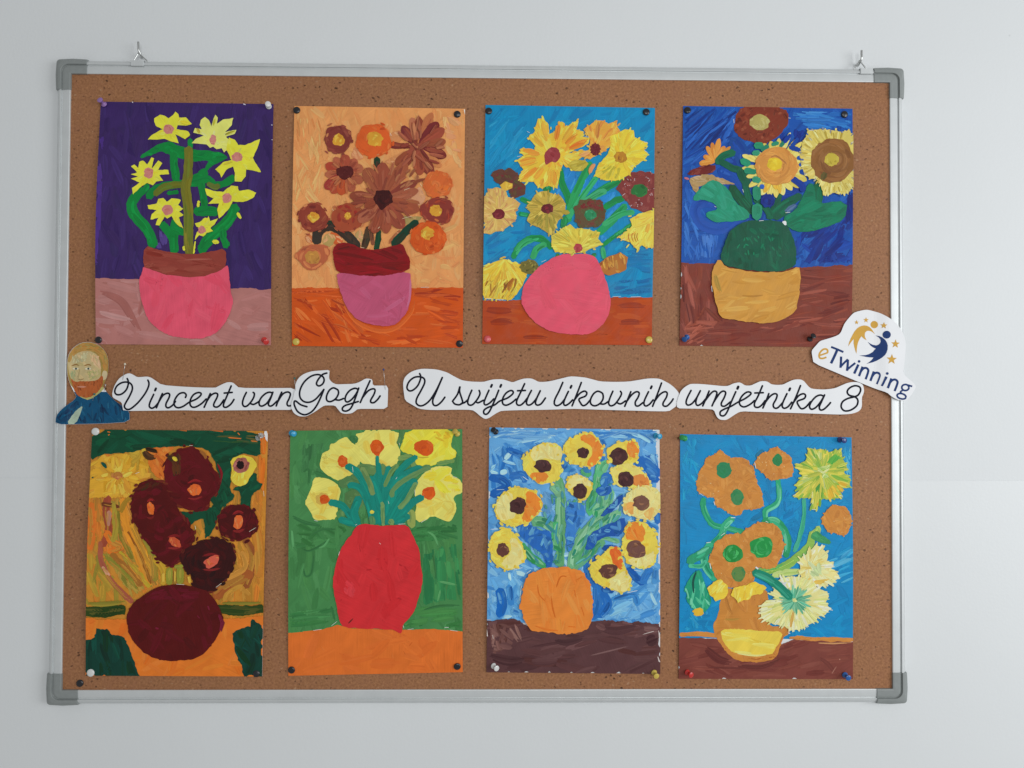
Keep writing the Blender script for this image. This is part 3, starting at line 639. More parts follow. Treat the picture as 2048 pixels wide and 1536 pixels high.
    S.strokes(sm, ell(578, 610, 190, 190, j=0), ['#8A4836', '#7C3E32', '#96543E', '#A0603E', '#74382E'], w=18, l=90, n=34, mode='rad', ctr=(578, 610), spread=10, inset=False)
    S.strokes(sm, ell(350, 455, 95, 95, j=0), ['#9A4A34', '#8A4032', '#A8603E', '#B0704A'], w=14, l=60, n=20, mode='rad', ctr=(350, 452), spread=14, inset=False)
    S.strokes(sm, ell(800, 290, 130, 140, j=0), ['#7C3A30', '#9A5640', '#6A302C', '#B0704E'], w=18, l=80, n=26, mode='rad', ctr=(780, 300), spread=14, inset=False)
    S.strokes(sm, [(600, 420), (760, 420), (800, 520), (700, 540)], ['#7E4030', '#A06848', '#8C4C38'], w=16, l=70, n=12, ang=-50, spread=25, inset=False)
    kk = S.part('flower_centre', sm); e = S.fill(kk, ell(350, 452, 50, 40), '#4F2322'); S.strokes(kk, e, ['#5C2A28', '#472020'], w=14, l=34, n=8, mode='tan', ctr=(350, 452))
    k = S.part('flower_centre', f); e = S.fill(k, ell(576, 610, 58, 54, j=.1), '#3C1A1A', jit=3); S.strokes(k, e, ['#4A2220', '#351616'], w=14, l=36, n=10, mode='tan', ctr=(576, 610))
    v = S.part('painted_pot'); o = S.fill(v, [(300, 1050), (420, 1066), (560, 1073), (738, 1040), (748, 1120), (742, 1220), (720, 1290), (660, 1360), (600, 1375), (500, 1364), (420, 1332), (365, 1272), (330, 1190), (305, 1110)], '#AB4D68', jit=2)
    S.strokes(v, o, ['#A84A64', '#AE506C', '#B05672', '#A54861'], w=34, l=170, dens=1, ang=25, spread=35, var=.03); S.stroke(v, catmull([(742, 1080), (738, 1200), (712, 1285)], 5), 13, '#BA6A86', '#AE5470')
    r = S.part('pot_rim', v, 'dark red painted rim'); o = S.fill(r, [(275, 910), (320, 868), (400, 882), (440, 905), (540, 917), (640, 892), (692, 877), (715, 930), (742, 968), (735, 1042), (560, 1076), (420, 1067), (300, 1049), (284, 990)], '#7A1620', jit=2.2)
    S.strokes(r, o, ['#6C101C', '#881C24', '#7A141E', '#601018'], w=20, l=200, dens=1.1, ang=6, spread=10, var=.05)
    k = S.part('bare_paper')
    for p in [[(32, 1150), (31, 1200)], [(31, 1270), (31, 1300)], [(300, 1490), (370, 1494)], [(800, 1141), (860, 1139)], [(1062, 70), (1064, 110)], [(620, 215), (628, 235)]]: S.stroke(k, [p[0], p[1]], 6, '#C9BDB4', lanes=2)
    for p in [[(275, 670), (282, 685)], [(800, 520), (812, 540)], [(690, 730), (760, 712)], [(440, 900), (470, 905)], [(545, 790), (560, 775)], [(700, 560), (740, 545)]]: S.stroke(k, [p[0], p[1]], 7, '#D6B090', lanes=2)
    S.finish()

# ---------------------------------------------------------------- bright bouquet, round pink vase, blue
def painting_pink_vase():
    S = Sheet((950, 195), [(62, 42), (1082, 60), (1062, 1487), (42, 1480)], 'painting of a mixed yellow bouquet in a round pink vase on bright blue', .76, (.0008, .0022))
    b = S.part('painted_background'); o = S.fill(b, [(64, 45), (1079, 62), (1068, 1215), (46, 1220)], '#1180AE', jit=1.5, sm=0)
    S.strokes(b, o, ['#0F7DAA', '#1585B2', '#0B74A4', '#1A8AB6'], w=34, l=150, dens=1.1, ang=-48, spread=22, var=.03)
    S.strokes(b, [(70, 130), (330, 80), (250, 330), (80, 450)], ['#2F93BC', '#2689B6', '#1A80B0'], w=20, l=170, n=16, ang=-50, spread=8)
    S.strokes(b, [(60, 800), (440, 800), (300, 1000), (60, 1000)], ['#0F72A6', '#1E8CB4', '#0C6CA0'], w=22, l=150, n=22, ang=-20, spread=25, curve=.3)
    S.strokes(b, [(840, 1100), (1060, 1080), (1060, 1190), (820, 1180)], ['#0A5F94', '#0C6A9C', '#1874A4'], w=30, l=150, n=12, ang=-6, spread=8)
    S.strokes(b, [(900, 920), (1060, 900), (1060, 1060), (900, 1050)], ['#0E70A4', '#0A7CAC'], w=30, l=130, n=12, ang=-3, spread=8)
    t = S.part('painted_table'); o = S.fill(t, [(48, 1217), (160, 1220), (280, 1216), (420, 1210), (800, 1200), (900, 1198), (1000, 1202), (1068, 1198), (1061, 1484), (46, 1477)], '#A6421C', jit=2.5, sm=0)
    S.strokes(t, o, ['#A4401B', '#AB4820', '#9E3C1A', '#B04E24'], w=36, l=180, dens=1, ang=2, spread=8, var=.04)
    for p, w in [([(850, 1250), (950, 1245), (1030, 1250)], 36), ([(860, 1350), (940, 1345), (1010, 1352)], 36), ([(60, 1270), (140, 1280), (230, 1275)], 42), ([(80, 1350), (160, 1345), (240, 1352)], 44), ([(270, 1440), (360, 1435), (440, 1440)], 26)]: S.stroke(t, catmull(p, 4), w, '#88321A', '#A03E1C', lanes=6, var=.05)
    g = S.part('painted_stem'); G, GP = '#1E8548', ['#1C7E44', '#2A9858', '#3AA46A', '#167040']
    lf = S.part('painted_leaf', label='light blue painted leaf')
    for p in [[(530, 440), (560, 420), (620, 450), (600, 540), (575, 590), (540, 540)], [(660, 480), (690, 500), (660, 590), (620, 610)], [(700, 500), (750, 490), (740, 540), (710, 545)], [(740, 600), (850, 555), (840, 600), (780, 640)], [(790, 690), (890, 600), (900, 620), (830, 720), (790, 730)], [(480, 545), (520, 550), (520, 600), (490, 600)], [(760, 820), (800, 840), (780, 870), (750, 860)]]:
        o = S.fill(lf, p, '#2A7CBC', jit=2.5); S.strokes(lf, o, ['#2E84C2', '#2472B0', '#3A90C8'], w=14, l=60, n=6, ang=-60, spread=15)
    for p, w, c in [([(505, 425), (525, 520), (560, 600), (575, 680)], 42, G), ([(560, 740), (580, 640), (620, 540), (690, 395)], 46, '#2C9455'), ([(560, 720), (640, 600), (730, 480)], 34, '#38A066'), ([(680, 610), (770, 550), (880, 490)], 44, G), ([(640, 640), (720, 590), (780, 560)], 40, '#42A06E'), ([(780, 660), (840, 620), (890, 605)], 40, G), ([(740, 815), (820, 740), (900, 650)], 48, '#2A9058'), ([(770, 760), (880, 700), (950, 690)], 34, '#3AA268'), ([(765, 890), (870, 810), (1000, 730)], 24, G), ([(230, 962), (268, 890), (330, 850), (400, 850), (460, 900)], 38, G), ([(250, 940), (300, 880), (380, 850)], 16, '#3CA86C'), ([(345, 965), (370, 910), (420, 880)], 36, '#34985C'), ([(280, 610), (345, 640)], 30, G), ([(270, 700), (330, 710)], 26, '#1C7C50'), ([(425, 520), (440, 560)], 50, '#227846'), ([(775, 965), (765, 905)], 30, '#3E9C68'), ([(720, 940), (690, 975)], 26, '#2A6E40'), ([(500, 940), (490, 970)], 22, '#3E7040'), ([(540, 720), (530, 780)], 40, '#257A48')]:
        S.band(g, p, w, c, GP, jit=2.2, n=4)
    M, MP = '#7C2C33', ['#842F36', '#6C262C']
    f = flower(S, [(845, 548), (890, 490), (930, 450), (1000, 440), (1079, 462), (1074, 678), (1010, 690), (940, 660), (900, 620)], '#7A3836', ['#823E3A', '#6C302E', '#8A4A44'], (985, 560), 50, 40, '#2E6A38', ['#357A40', '#285C32'], n=46, w=16, l=34, jit=5, spread=80)
    for _ in range(42):
        q = RNG.uniform((900, 445), (1070, 680)); S.stroke(f, [q, q+RNG.normal(0, 9, 2)], 5, '#B9A6A6', lanes=2) if abs(q[1]-560) > 45 or abs(q[0]-985) > 55 else 0
    f = flower(S, [(95, 472), (130, 437), (200, 430), (260, 450), (275, 500), (312, 540), (300, 580), (250, 605), (210, 600), (190, 550), (120, 512)], '#5E3B32', ['#6A3A34', '#54492E', '#6E2E30', '#5A4A30'], (205, 520), 0, 0, M, MP, n=40, w=14, l=30, jit=5, spread=80)
    f = flower(S, [(150, 530), (180, 508), (225, 518), (222, 545), (180, 565), (160, 555)], '#CDA23C', ['#D6B048', '#B8862E'], (185, 535), 0, 0, M, MP, n=7, w=12, l=40)
    flower(S, [(250, 380), (292, 350), (265, 312), (292, 300), (352, 332), (362, 292), (318, 245), (325, 225), (357, 210), (380, 130), (408, 128), (440, 162), (446, 218), (480, 202), (505, 147), (530, 148), (545, 182), (590, 145), (622, 140), (608, 192), (652, 205), (640, 237), (690, 240), (680, 275), (605, 310), (562, 335), (640, 320), (655, 345), (622, 372), (602, 440), (560, 420), (528, 398), (512, 442), (495, 547), (440, 530), (402, 547), (375, 535), (352, 510), (270, 507), (258, 480), (292, 432)], '#E3B23C', ['#E6BA44', '#E09A38', '#E8C650', '#DFA038', '#EAC858'], (465, 350), 0, 0, M, MP, n=70, w=22, l=85, spread=7)
    fx = S.parts[-1]
    for tip, c in [((505, 150), '#D9722C'), ((690, 245), '#D8702C'), ((672, 268), '#D66A26'), ((270, 312), '#DC8232'), ((255, 385), '#DE8432'), ((262, 410), '#DD7E30'), ((280, 495), '#DD8230'), ((350, 500), '#DF9236'), ((480, 540), '#DE8C32'), ((450, 530), '#E09A38'), ((620, 215), '#CC6E2A'), ((300, 330), '#E08A38'), ((400, 140), '#E3A040'), ((345, 230), '#E2A23C'), ((600, 150), '#E2A03C')]:
        d = np.array(tip)-np.array((465, 350.)); t = np.linspace(.45, .97, 7)[:, None]; S.stroke(fx, np.array((465, 350.))+d*t, 32, c, '#E3A840')
    k = S.part('flower_centre', fx); e = S.fill(k, [(413, 340), (450, 300), (500, 303), (516, 350), (490, 392), (455, 385), (430, 407), (415, 385)], '#8E3A3E', jit=2); S.strokes(k, e, ['#98464A', '#843236'], w=16, l=36, n=9, ang=50, spread=40)
    flower(S, [(650, 192), (690, 165), (720, 137), (770, 140), (800, 160), (852, 140), (855, 175), (872, 205), (830, 240), (820, 282), (760, 332), (690, 372), (618, 350), (682, 312), (692, 250)], '#DB9C40', ['#DFA648', '#D48E3C', '#E2B050', '#C98040'], (722, 318), 0, 0, M, MP, n=44, w=16, l=70, spread=8)
    fx = S.parts[-1]; [S.stroke(fx, np.array((722, 312.))+np.array(d)*np.linspace(.35, 1, 6)[:, None], 24, c, '#DDA044') for d, c in [((20, -170), '#B0683A'), ((-95, 40), '#D89868'), ((60, -20), '#C88448')]]
    k = S.part('flower_centre', fx)
    for a in np.linspace(0, 6.2, 13): S.stroke(k, np.array((722, 312.))+np.array((math.cos(a)*36, math.sin(a)*42))*np.linspace(0, 1, 5)[:, None], 20, '#5E2228', '#7C3034', lanes=3)
    flower(S, [(550, 402), (600, 375), (660, 375), (682, 400), (650, 440), (590, 440)], '#AE9A38', ['#B8A640', '#9A8C34', '#C2B04C'], (700, 380), 0, 0, M, MP, n=12, w=13, l=60)
    flower(S, [(808, 235), (860, 215), (898, 192), (950, 200), (958, 240), (1000, 260), (1036, 275), (1010, 312), (1038, 340), (1012, 380), (960, 412), (930, 460), (880, 490), (840, 500), (780, 497), (718, 472), (740, 400), (790, 350), (812, 300)], '#DFBE3C', ['#E4C748', '#DAB236', '#E8D058', '#CFB040'], (872, 360), 40, 33, '#A8742C', ['#8C5428', '#B8842E'], n=56, w=20, l=80, spread=8)
    fx = S.parts[-2]; S.strokes(fx, [(740, 420), (800, 400), (930, 440), (880, 488), (790, 495)], ['#B8A83A', '#A69C38', '#C8B848'], w=14, l=70, n=14, mode='rad', ctr=(872, 360)); S.stroke(fx, catmull([(720, 395), (695, 430), (690, 465)], 4), 26, '#C4805C', '#CFA04C')
    flower(S, [(80, 562), (128, 540), (180, 560), (196, 602), (240, 612), (272, 640), (245, 690), (250, 730), (212, 772), (178, 790), (172, 805), (125, 808), (95, 827), (55, 820), (62, 760), (50, 690), (55, 612)], '#C6A058', ['#D0A868', '#C08E58', '#D4B668', '#B88454', '#CBB05C'], (142, 703), 38, 33, '#6A242A', MP, n=60, w=14, l=75, spread=14)
    flower(S, [(308, 652), (345, 610), (370, 570), (430, 563), (470, 582), (512, 590), (547, 640), (540, 692), (500, 740), (480, 800), (460, 832), (400, 790), (350, 770), (308, 740), (332, 692)], '#B69A44', ['#C4AA4C', '#A08A38', '#D2BA5A', '#94803A'], (435, 670), 36, 30, '#5C242A', MP, n=54, w=15, l=75, spread=8)
    fx = S.parts[-2]; S.strokes(fx, [(350, 700), (500, 700), (480, 800), (440, 820), (360, 760)], ['#8C8038', '#9C8E3C'], w=15, l=70, n=14, mode='rad', ctr=(435, 670)); S.stroke(fx, [(515, 690), (545, 690), (570, 690)], 30, '#A08A34', '#B8A040')
    f = S.part('painted_flower'); o = S.fill(f, ell(688, 700, 96, 86, 26, j=.07), '#5C4A34', jit=5); S.strokes(f, o, ['#66422F', '#4F5234', '#6C3A30', '#5A5436'], w=20, l=34, n=46, mode='tan', ctr=(688, 700), spread=60)
    S.strokes(f, [(610, 640), (680, 612), (770, 640), (770, 690), (690, 660), (620, 680)], ['#6E2E2C', '#743632'], w=18, l=30, n=16, ang=0, spread=90)
    k = S.part('flower_centre', f); e = S.fill(k, ell(692, 706, 38, 32), '#2E7E54'); S.strokes(k, e, ['#48986C', '#2A7048'], w=10, l=24, n=10, ang=30, spread=60)
    f = flower(S, [(858, 842), (900, 812), (940, 772), (928, 732), (980, 700), (1076, 676), (1071, 905), (1030, 907), (1000, 888), (970, 912), (930, 870), (890, 857)], '#DFC04C', ['#E6CC5C', '#DCBA48', '#E2C558', '#D2A040'], (1080, 690), 0, 0, M, MP, n=30, w=22, l=90, spread=14)
    for x in (925, 945, 962, 975): S.stroke(f, catmull([(x, 810), (x-6, 840), (x+8, 875)], 4), 5, '#A8602C', lanes=2)
    f = flower(S, [(50, 1022), (110, 990), (170, 970), (222, 990), (272, 1002), (312, 1060), (290, 1122), (250, 1182), (220, 1214), (50, 1208)], '#D9B43A', ['#E0C044', '#D0A434', '#E4CC58', '#C99A34'], (180, 960), 0, 0, M, MP, n=44, w=18, l=110, spread=8)
    S.strokes(f, [(60, 1100), (280, 1080), (220, 1208), (55, 1205)], ['#8C5A22', '#D8BC48', '#A8742C', '#E2CA58', '#7C4A20'], w=11, l=90, n=30, ang=-62, spread=12)
    S.stroke(f, [(235, 1080), (210, 1120), (195, 1175)], 26, '#8A4A24', '#B8782C')
    f = flower(S, ell(330, 1020, 58, 44, 22), '#6C6330', ['#7C7238', '#565426', '#908440', '#4C4A24'], (330, 1020), 0, 0, M, MP, n=36, w=9, l=14, spread=90, jit=5)
    f = flower(S, [(743, 1000), (790, 962), (830, 945), (870, 930), (917, 960), (907, 1030), (862, 1052), (800, 1070), (760, 1052)], '#A8682E', ['#C08A3C', '#8A4A26', '#CFA048', '#B06E30'], (830, 1000), 0, 0, M, MP, n=26, w=13, l=50, ang=80, mode='lin', spread=22)
    v = S.part('painted_vase'); o = S.fill(v, [(470, 962), (500, 950), (540, 940), (600, 942), (645, 935), (700, 945), (725, 958), (745, 1000), (780, 1080), (800, 1150), (816, 1230), (800, 1310), (760, 1372), (700, 1417), (600, 1426), (480, 1412), (380, 1370), (310, 1300), (275, 1220), (290, 1130), (340, 1060), (400, 1005)], '#D25064', jit=2)
    S.strokes(v, o, ['#D05062', '#D45467', '#CD4C5F'], w=52, l=170, dens=.8, ang=50, spread=60, var=.02)
    flower(S, [(458, 830), (520, 790), (570, 760), (602, 790), (640, 785), (700, 800), (750, 810), (735, 850), (767, 880), (700, 912), (650, 930), (570, 937), (480, 930), (458, 890)], '#CDB848', ['#D8C858', '#BCA83E', '#E0CE5C', '#A89C3A', '#D2B040'], (618, 905), 26, 27, '#A83C44', ['#B44C50', '#9A3438'], n=60, w=14, l=80, spread=8)
    k = S.part('bare_paper')
    for p in [[(55, 1208), (110, 1210)], [(120, 1213), (180, 1214)], [(820, 1196), (880, 1194)], [(930, 1198), (1000, 1196)], [(780, 60), (880, 62)], [(250, 360), (282, 352)], [(1010, 270), (1034, 272)], [(1012, 318), (1036, 336)], [(660, 235), (685, 240)], [(900, 850), (880, 858)], [(395, 990), (430, 975)], [(930, 415), (950, 412)], [(310, 205), (330, 215)]]: S.stroke(k, [p[0], p[1]], 6, '#C8CCD0', lanes=2)
    S.finish()

# ---------------------------------------------------------------- two sunflowers, green and ochre vase, dark blue
def painting_sunflowers():
    S = Sheet((1350, 195), [(48, 48), (1068, 65), (1060, 1500), (25, 1490)], 'painting of two sunflowers in a green and ochre vase on dark blue', .83, (.0008, .0022))
    b = S.part('painted_background'); o = S.fill(b, [(50, 51), (1065, 68), (1068, 1030), (38, 1010)], '#2151A0', jit=1.5, sm=0)
    S.strokes(b, o, ['#1F4C9A', '#2558A8', '#1B4490', '#2B62B0'], w=28, l=140, dens=1.1, ang=-60, spread=30, var=.05)
    S.strokes(b, [(55, 60), (380, 60), (340, 260), (60, 440)], ['#17377E', '#2A5CB0', '#1E489A', '#3568BA', '#12306E'], w=14, l=190, n=60, ang=-42, spread=8)
    S.strokes(b, [(690, 80), (1060, 85), (1060, 190), (800, 190), (720, 130)], ['#2C6AB4', '#357AC0', '#2862AC', '#4486C4'], w=22, l=170, n=26, ang=4, spread=7)
    S.strokes(b, [(720, 830), (1066, 600), (1066, 1000), (730, 1000)], ['#16307C', '#1A3A8A', '#132A70', '#2048A0'], w=34, l=170, n=46, ang=-35, spread=28, var=.05)
    S.strokes(b, [(1030, 560), (1066, 560), (1066, 800), (1010, 760)], ['#122868', '#16307A'], w=30, l=140, n=8, ang=80, spread=10)
    S.strokes(b, [(640, 190), (790, 190), (800, 290), (700, 300), (620, 260)], ['#15307C', '#1A3C8E'], w=28, l=90, n=14, ang=-50, spread=18)
    S.strokes(b, [(50, 520), (130, 560), (150, 980), (45, 980)], ['#2F64B4', '#3E74BE', '#2858A8'], w=20, l=140, n=24, ang=70, spread=20)
    S.strokes(b, [(140, 820), (270, 820), (230, 970), (140, 960)], ['#3A6CB8', '#4878C0', '#2C5CAC'], w=16, l=110, n=16, ang=85, spread=6)
    for p, w, c in [([(240, 640), (180, 630), (130, 650), (120, 700), (170, 770), (270, 790), (380, 745)], 64, '#2A52A4'), ([(350, 260), (400, 330), (400, 400)], 90, '#20488E'), ([(270, 440), (340, 470), (400, 545)], 70, '#1E4596'), ([(300, 380), (360, 400)], 50, '#1A3C88'), ([(640, 600), (720, 580), (740, 540)], 50, '#1A3A8C')]: S.band(b, p, w, c, ['#244C9E', '#305CAE', '#1C4090'], n=6)
    t = S.part('painted_table'); o = S.fill(t, [(40, 992), (120, 998), (220, 1000), (400, 1012), (740, 1022), (900, 1012), (1068, 1008), (1060, 1498), (27, 1488)], '#7A3A2E', jit=3, sm=0)
    S.strokes(t, [(740, 1030), (1062, 1015), (1056, 1490), (40, 1480), (300, 1340), (600, 1380), (740, 1280)], ['#6E3028', '#8C4432', '#7E3A2E', '#9A5040', '#662A24'], w=20, l=190, dens=1.3, ang=-6, spread=10)
    S.strokes(t, [(42, 1000), (215, 1005), (230, 1200), (300, 1340), (100, 1480), (30, 1480)], ['#6E3028', '#84402F', '#7A382E', '#9C5244', '#5E2822'], w=22, l=170, dens=1.2, ang=76, spread=14)
    S.strokes(t, [(60, 1330), (260, 1340), (160, 1480), (40, 1480)], ['#A65A48', '#8C4636', '#9A5040'], w=14, l=130, n=18, ang=-20, spread=20)
    M0 = '#000000'
    f = S.part('painted_flower'); o = S.fill(f, [(400, 53), (660, 58), (690, 130), (652, 200), (600, 250), (530, 280), (470, 270), (390, 247), (350, 180), (367, 110)], '#7C3829', jit=4); S.strokes(f, o, ['#863F2C', '#6E3024', '#94503A', '#5E2A22'], w=16, l=30, n=70, ang=90, spread=60)
    k = S.part('flower_centre', f); e = S.fill(k, ell(507, 148, 60, 48, j=.05), '#A89C5A'); S.strokes(k, e, ['#B0A664', '#9C9050', '#B8AE70'], w=16, l=30, n=12, ang=60, spread=60)
    f = S.part('painted_flower'); 
    for tip, w, c in [((142, 398), 40, '#D08A3C'), ((170, 350), 36, '#CE8438'), ((190, 292), 32, '#D68E40'), ((222, 270), 30, '#C87E38'), ((265, 243), 34, '#D99244'), ((300, 290), 34, '#D08840'), ((335, 295), 24, '#C8883C'), ((310, 330), 34, '#D18C44')]: S.petal(f, (240, 385), tip, w, c, [c, '#DCA050'], r0=.02)
    f = S.part('painted_flower'); o = S.fill(f, [(50, 470), (130, 415), (240, 398), (246, 445), (150, 467)], '#6E2A26', jit=4); S.strokes(f, o, ['#7C3630', '#5E2422', '#8A463A'], w=13, l=50, n=14, ang=-15, spread=20)
    f = S.part('painted_petal', label='tan smear under the maroon bud'); o = S.fill(f, [(76, 488), (120, 470), (200, 458), (290, 490), (375, 525), (300, 520), (140, 525), (130, 575), (105, 560)], '#A88A5C', jit=4); S.strokes(f, o, ['#B89A70', '#967848', '#C4A888', '#A07C50'], w=14, l=50, n=20, ang=8, spread=18); S.stroke(f, [(52, 486), (70, 490), (84, 494)], 15, '#B86A70')
    G, GP = '#0F5A44', ['#0E543E', '#14664A', '#1A7050']
    st = S.part('painted_stem')
    for p, w, c in [([(350, 330), (290, 350), (250, 390)], 46, '#18674A'), ([(270, 380), (340, 425), (400, 450), (430, 560), (455, 690)], 42, G), ([(390, 430), (430, 520)], 60, G), ([(340, 540), (400, 620), (450, 680)], 56, '#125038'), ([(620, 540), (622, 610), (575, 690)], 32, G), ([(880, 480), (858, 560), (848, 640)], 66, '#12603F'), ([(748, 592), (660, 640), (560, 720)], 50, G), ([(480, 610), (540, 660), (580, 720)], 40, '#126046'), ([(700, 650), (600, 720)], 50, G)]: S.band(st, p, w, c, GP, n=4)
    L = S.part('painted_leaf', label='sea green painted leaf'); o = S.fill(L, [(108, 625), (110, 590), (180, 515), (240, 492), (320, 550), (360, 630), (450, 690), (442, 730), (360, 742), (240, 750), (190, 722), (184, 690), (255, 675), (240, 640), (160, 612)], '#2A8A6A', jit=2.2); S.strokes(L, o, ['#2E9072', '#288264', '#349678'], w=26, l=100, n=26, ang=35, spread=20, var=.03)
    L = S.part('painted_leaf', label='deep green painted leaf'); o = S.fill(L, [(640, 720), (720, 680), (762, 600), (800, 515), (835, 520), (842, 640), (1032, 622), (1012, 740), (880, 790), (762, 815), (690, 790)], '#127052', jit=2.2); S.strokes(L, o, ['#147656', '#10684C', '#1A7E5C'], w=28, l=120, n=34, ang=-20, spread=20, var=.03)
    S.stroke(L, [(660, 690), (700, 660), (730, 640)], 34, '#5A6F92', '#2A5A80')
    # middle sunflower: a disc with separate pale petals, blue and green showing between
    f = S.part('painted_flower'); PP = ['#D8C868', '#E2D480', '#CDBB58', '#DACB70']
    c0 = (605, 418); tips = [(402, 345, 40), (400, 425, 36), (425, 480, 40), (440, 540, 42), (480, 575, 40), (515, 590, 46), (560, 600, 46), (605, 605, 44), (650, 590, 46), (700, 560, 46), (745, 545, 46), (790, 500, 50), (812, 455, 46), (820, 410, 36), (812, 370, 34), (805, 335, 36), (790, 300, 40), (765, 265, 34), (735, 245, 30), (690, 210, 30), (625, 245, 40), (570, 262, 46), (530, 275, 46), (465, 322, 44)]
    for x, y, w in tips: S.petal(f, c0, (x, y), w, PP[RNG.integers(4)], PP, r0=.35)
    for tip, w in [((600, 555), 44), ((630, 580), 30), ((530, 575), 40)]: S.petal(f, c0, tip, w, '#D9AC40', ['#E0BC50'], r0=.3)
    lb = S.part('painted_leaf', f, 'green and blue gap between petals')
    for p, w, c in [([(400, 380), (440, 400)], 42, '#2C8A68'), ([(420, 440), (480, 448)], 36, '#2A8464'), ([(470, 490), (505, 500)], 40, '#3A9070'), ([(480, 290), (520, 290)], 44, '#2E8A66'), ([(470, 335), (500, 335)], 34, '#348C6C'), ([(520, 320), (555, 295)], 28, '#2A7A60'), ([(580, 285), (615, 275)], 24, '#2F8466'), ([(630, 295), (650, 270)], 24, '#2E7860'), ([(735, 365), (772, 368)], 24, '#24509C'), ([(745, 405), (775, 402)], 26, '#2450A0'), ([(750, 445), (805, 458)], 34, '#1E4490'), ([(690, 300), (745, 320)], 30, '#1C4090'), ([(705, 490), (755, 530), (765, 560)], 40, '#1A3A8A'), ([(655, 270), (690, 225)], 24, '#1A3C90'), ([(700, 290), (735, 250)], 22, '#1E4698'), ([(515, 530), (525, 545)], 30, '#2C5CB0')]: S.band(lb, p, w, c, [c], n=2)
    k = S.part('flower_disc', f); e = S.fill(k, ell(605, 415, 128, 114, 26, j=.03), '#C98A44', jit=4); S.strokes(k, e, ['#CE9048', '#C08040', '#D4984E'], w=22, l=80, n=34, mode='tan', ctr=(600, 410))
    k2 = S.part('flower_centre', f); e = S.fill(k2, ell(595, 402, 42, 39), '#D6B832'); S.strokes(k2, e, ['#DCC23C', '#CCAC2E'], w=16, l=34, n=8, mode='tan', ctr=(595, 402)); S.stroke(k2, catmull([(560, 370), (600, 352), (650, 385), (675, 410)], 4), 9, '#A87040', lanes=2)
    # right sunflower
    f = S.part('painted_flower'); o = S.fill(f, [(795, 196), (900, 198), (1045, 205), (1067, 260), (1067, 535), (1020, 580), (885, 588), (860, 500), (770, 470), (745, 350), (770, 272)], '#CDBB62', jit=5, sm=0); S.strokes(f, o, ['#D8C874', '#C0AC50', '#E0D48C', '#C8B45C', '#D2C26C'], w=22, l=90, n=60, mode='rad', ctr=(940, 380), spread=8)
    for tip, c in [((760, 330), '#D8C060'), ((745, 360), '#D4BC5C'), ((790, 470), '#D8C46C')]: S.petal(f, (940, 380), tip, 40, c, ['#E0D080'], r0=.5)
    S.fringe(f, o[::2], ['#D8C874', '#C8B45C', '#E0D48C', '#24509C'], (943, 380), l=(14, 34), w=(8, 14))
    S.strokes(f, [(800, 200), (1045, 208), (1064, 300), (1064, 560), (900, 585), (770, 460), (750, 330)], ['#B49E44', '#E2D890', '#C2AC54', '#A89038'], w=10, l=70, n=50, mode='rad', ctr=(943, 380), spread=5)
    k = S.part('flower_disc', f); e = S.fill(k, ell(941, 382, 130, 136, 30, j=.03), '#865A32', jit=4); S.strokes(k, e, ['#8E6038', '#7A5030', '#946840', '#82562E'], w=22, l=100, n=40, mode='tan', ctr=(943, 380), spread=8)
    k2 = S.part('flower_centre', f); e = S.fill(k2, ell(936, 376, 43, 38), '#B8A440'); S.strokes(k2, e, ['#C0AE4C', '#A89438'], w=14, l=32, n=8, mode='tan', ctr=(936, 376))
    S.stroke(k2, [(900, 450), (890, 470), (880, 500)], 40, '#55502E', '#705434')
    lb = S.part('painted_leaf', label='rounded sea green bud'); 
    for p, w, c in [([(487, 545), (490, 610)], 48, '#2C8566'), ([(490, 650), (488, 725)], 62, '#2E8868')]: S.band(lb, p, w, c, ['#348F70', '#287C5E'], n=5)
    d = S.part('painted_berry', label='dark navy round berry'); e = S.fill(d, ell(552, 622, 42, 40), '#16307C'); S.strokes(d, e, ['#1A3888', '#12286C'], w=16, l=36, n=8, mode='tan', ctr=(552, 622))
    v = S.part('painted_vase'); o = S.fill(v, [(390, 755), (460, 738), (560, 735), (640, 745), (690, 800), (718, 880), (725, 960), (720, 1010), (640, 1048), (540, 1045), (400, 1032), (300, 1010), (266, 965), (290, 880), (330, 800)], '#0B5440', jit=2.2)
    S.strokes(v, o, ['#0D5C44', '#0A4C38', '#12664A', '#0A5642'], w=24, l=90, dens=1, ang=80, spread=35, var=.05)
    S.strokes(v, [(380, 830), (650, 830), (650, 960), (360, 950)], ['#1A7A56', '#14684C'], w=10, l=34, n=22, ang=80, spread=30)
    r = S.part('vase_base', v, 'ochre lower half of the painted vase'); o = S.fill(r, [(262, 966), (300, 1020), (400, 1032), (430, 1044), (560, 1050), (660, 1048), (740, 1012), (750, 1060), (745, 1180), (720, 1290), (640, 1335), (560, 1358), (460, 1350), (340, 1335), (265, 1320), (240, 1230), (217, 1120), (222, 1030)], '#C68F40', jit=2.5)
    S.strokes(r, o, ['#CA9646', '#BE8638', '#D0A04E', '#C48C3C'], w=28, l=150, dens=1.1, ang=-14, spread=16, curve=.2, var=.035); S.stroke(r, catmull([(236, 1060), (250, 1120), (272, 1180)], 4), 30, '#A08038', '#B88A3C'); S.stroke(r, [(390, 1190), (480, 1195), (540, 1185)], 12, '#A87430', '#BE8638')
    k = S.part('bare_paper'); o = S.fill(k, [(638, 745), (664, 742), (668, 770), (652, 768)], '#D8DADA', jit=1)
    for p in [[(350, 130), (352, 160)], [(232, 655), (246, 662)], [(655, 695), (690, 690)], [(675, 125), (692, 128)], [(795, 200), (830, 198)], [(500, 742), (530, 740)], [(215, 1130), (220, 1170)], [(402, 550), (410, 575)], [(1050, 275), (1064, 270)]]: S.stroke(k, [p[0], p[1]], 8, '#C8CCD0', lanes=2)
    S.finish()

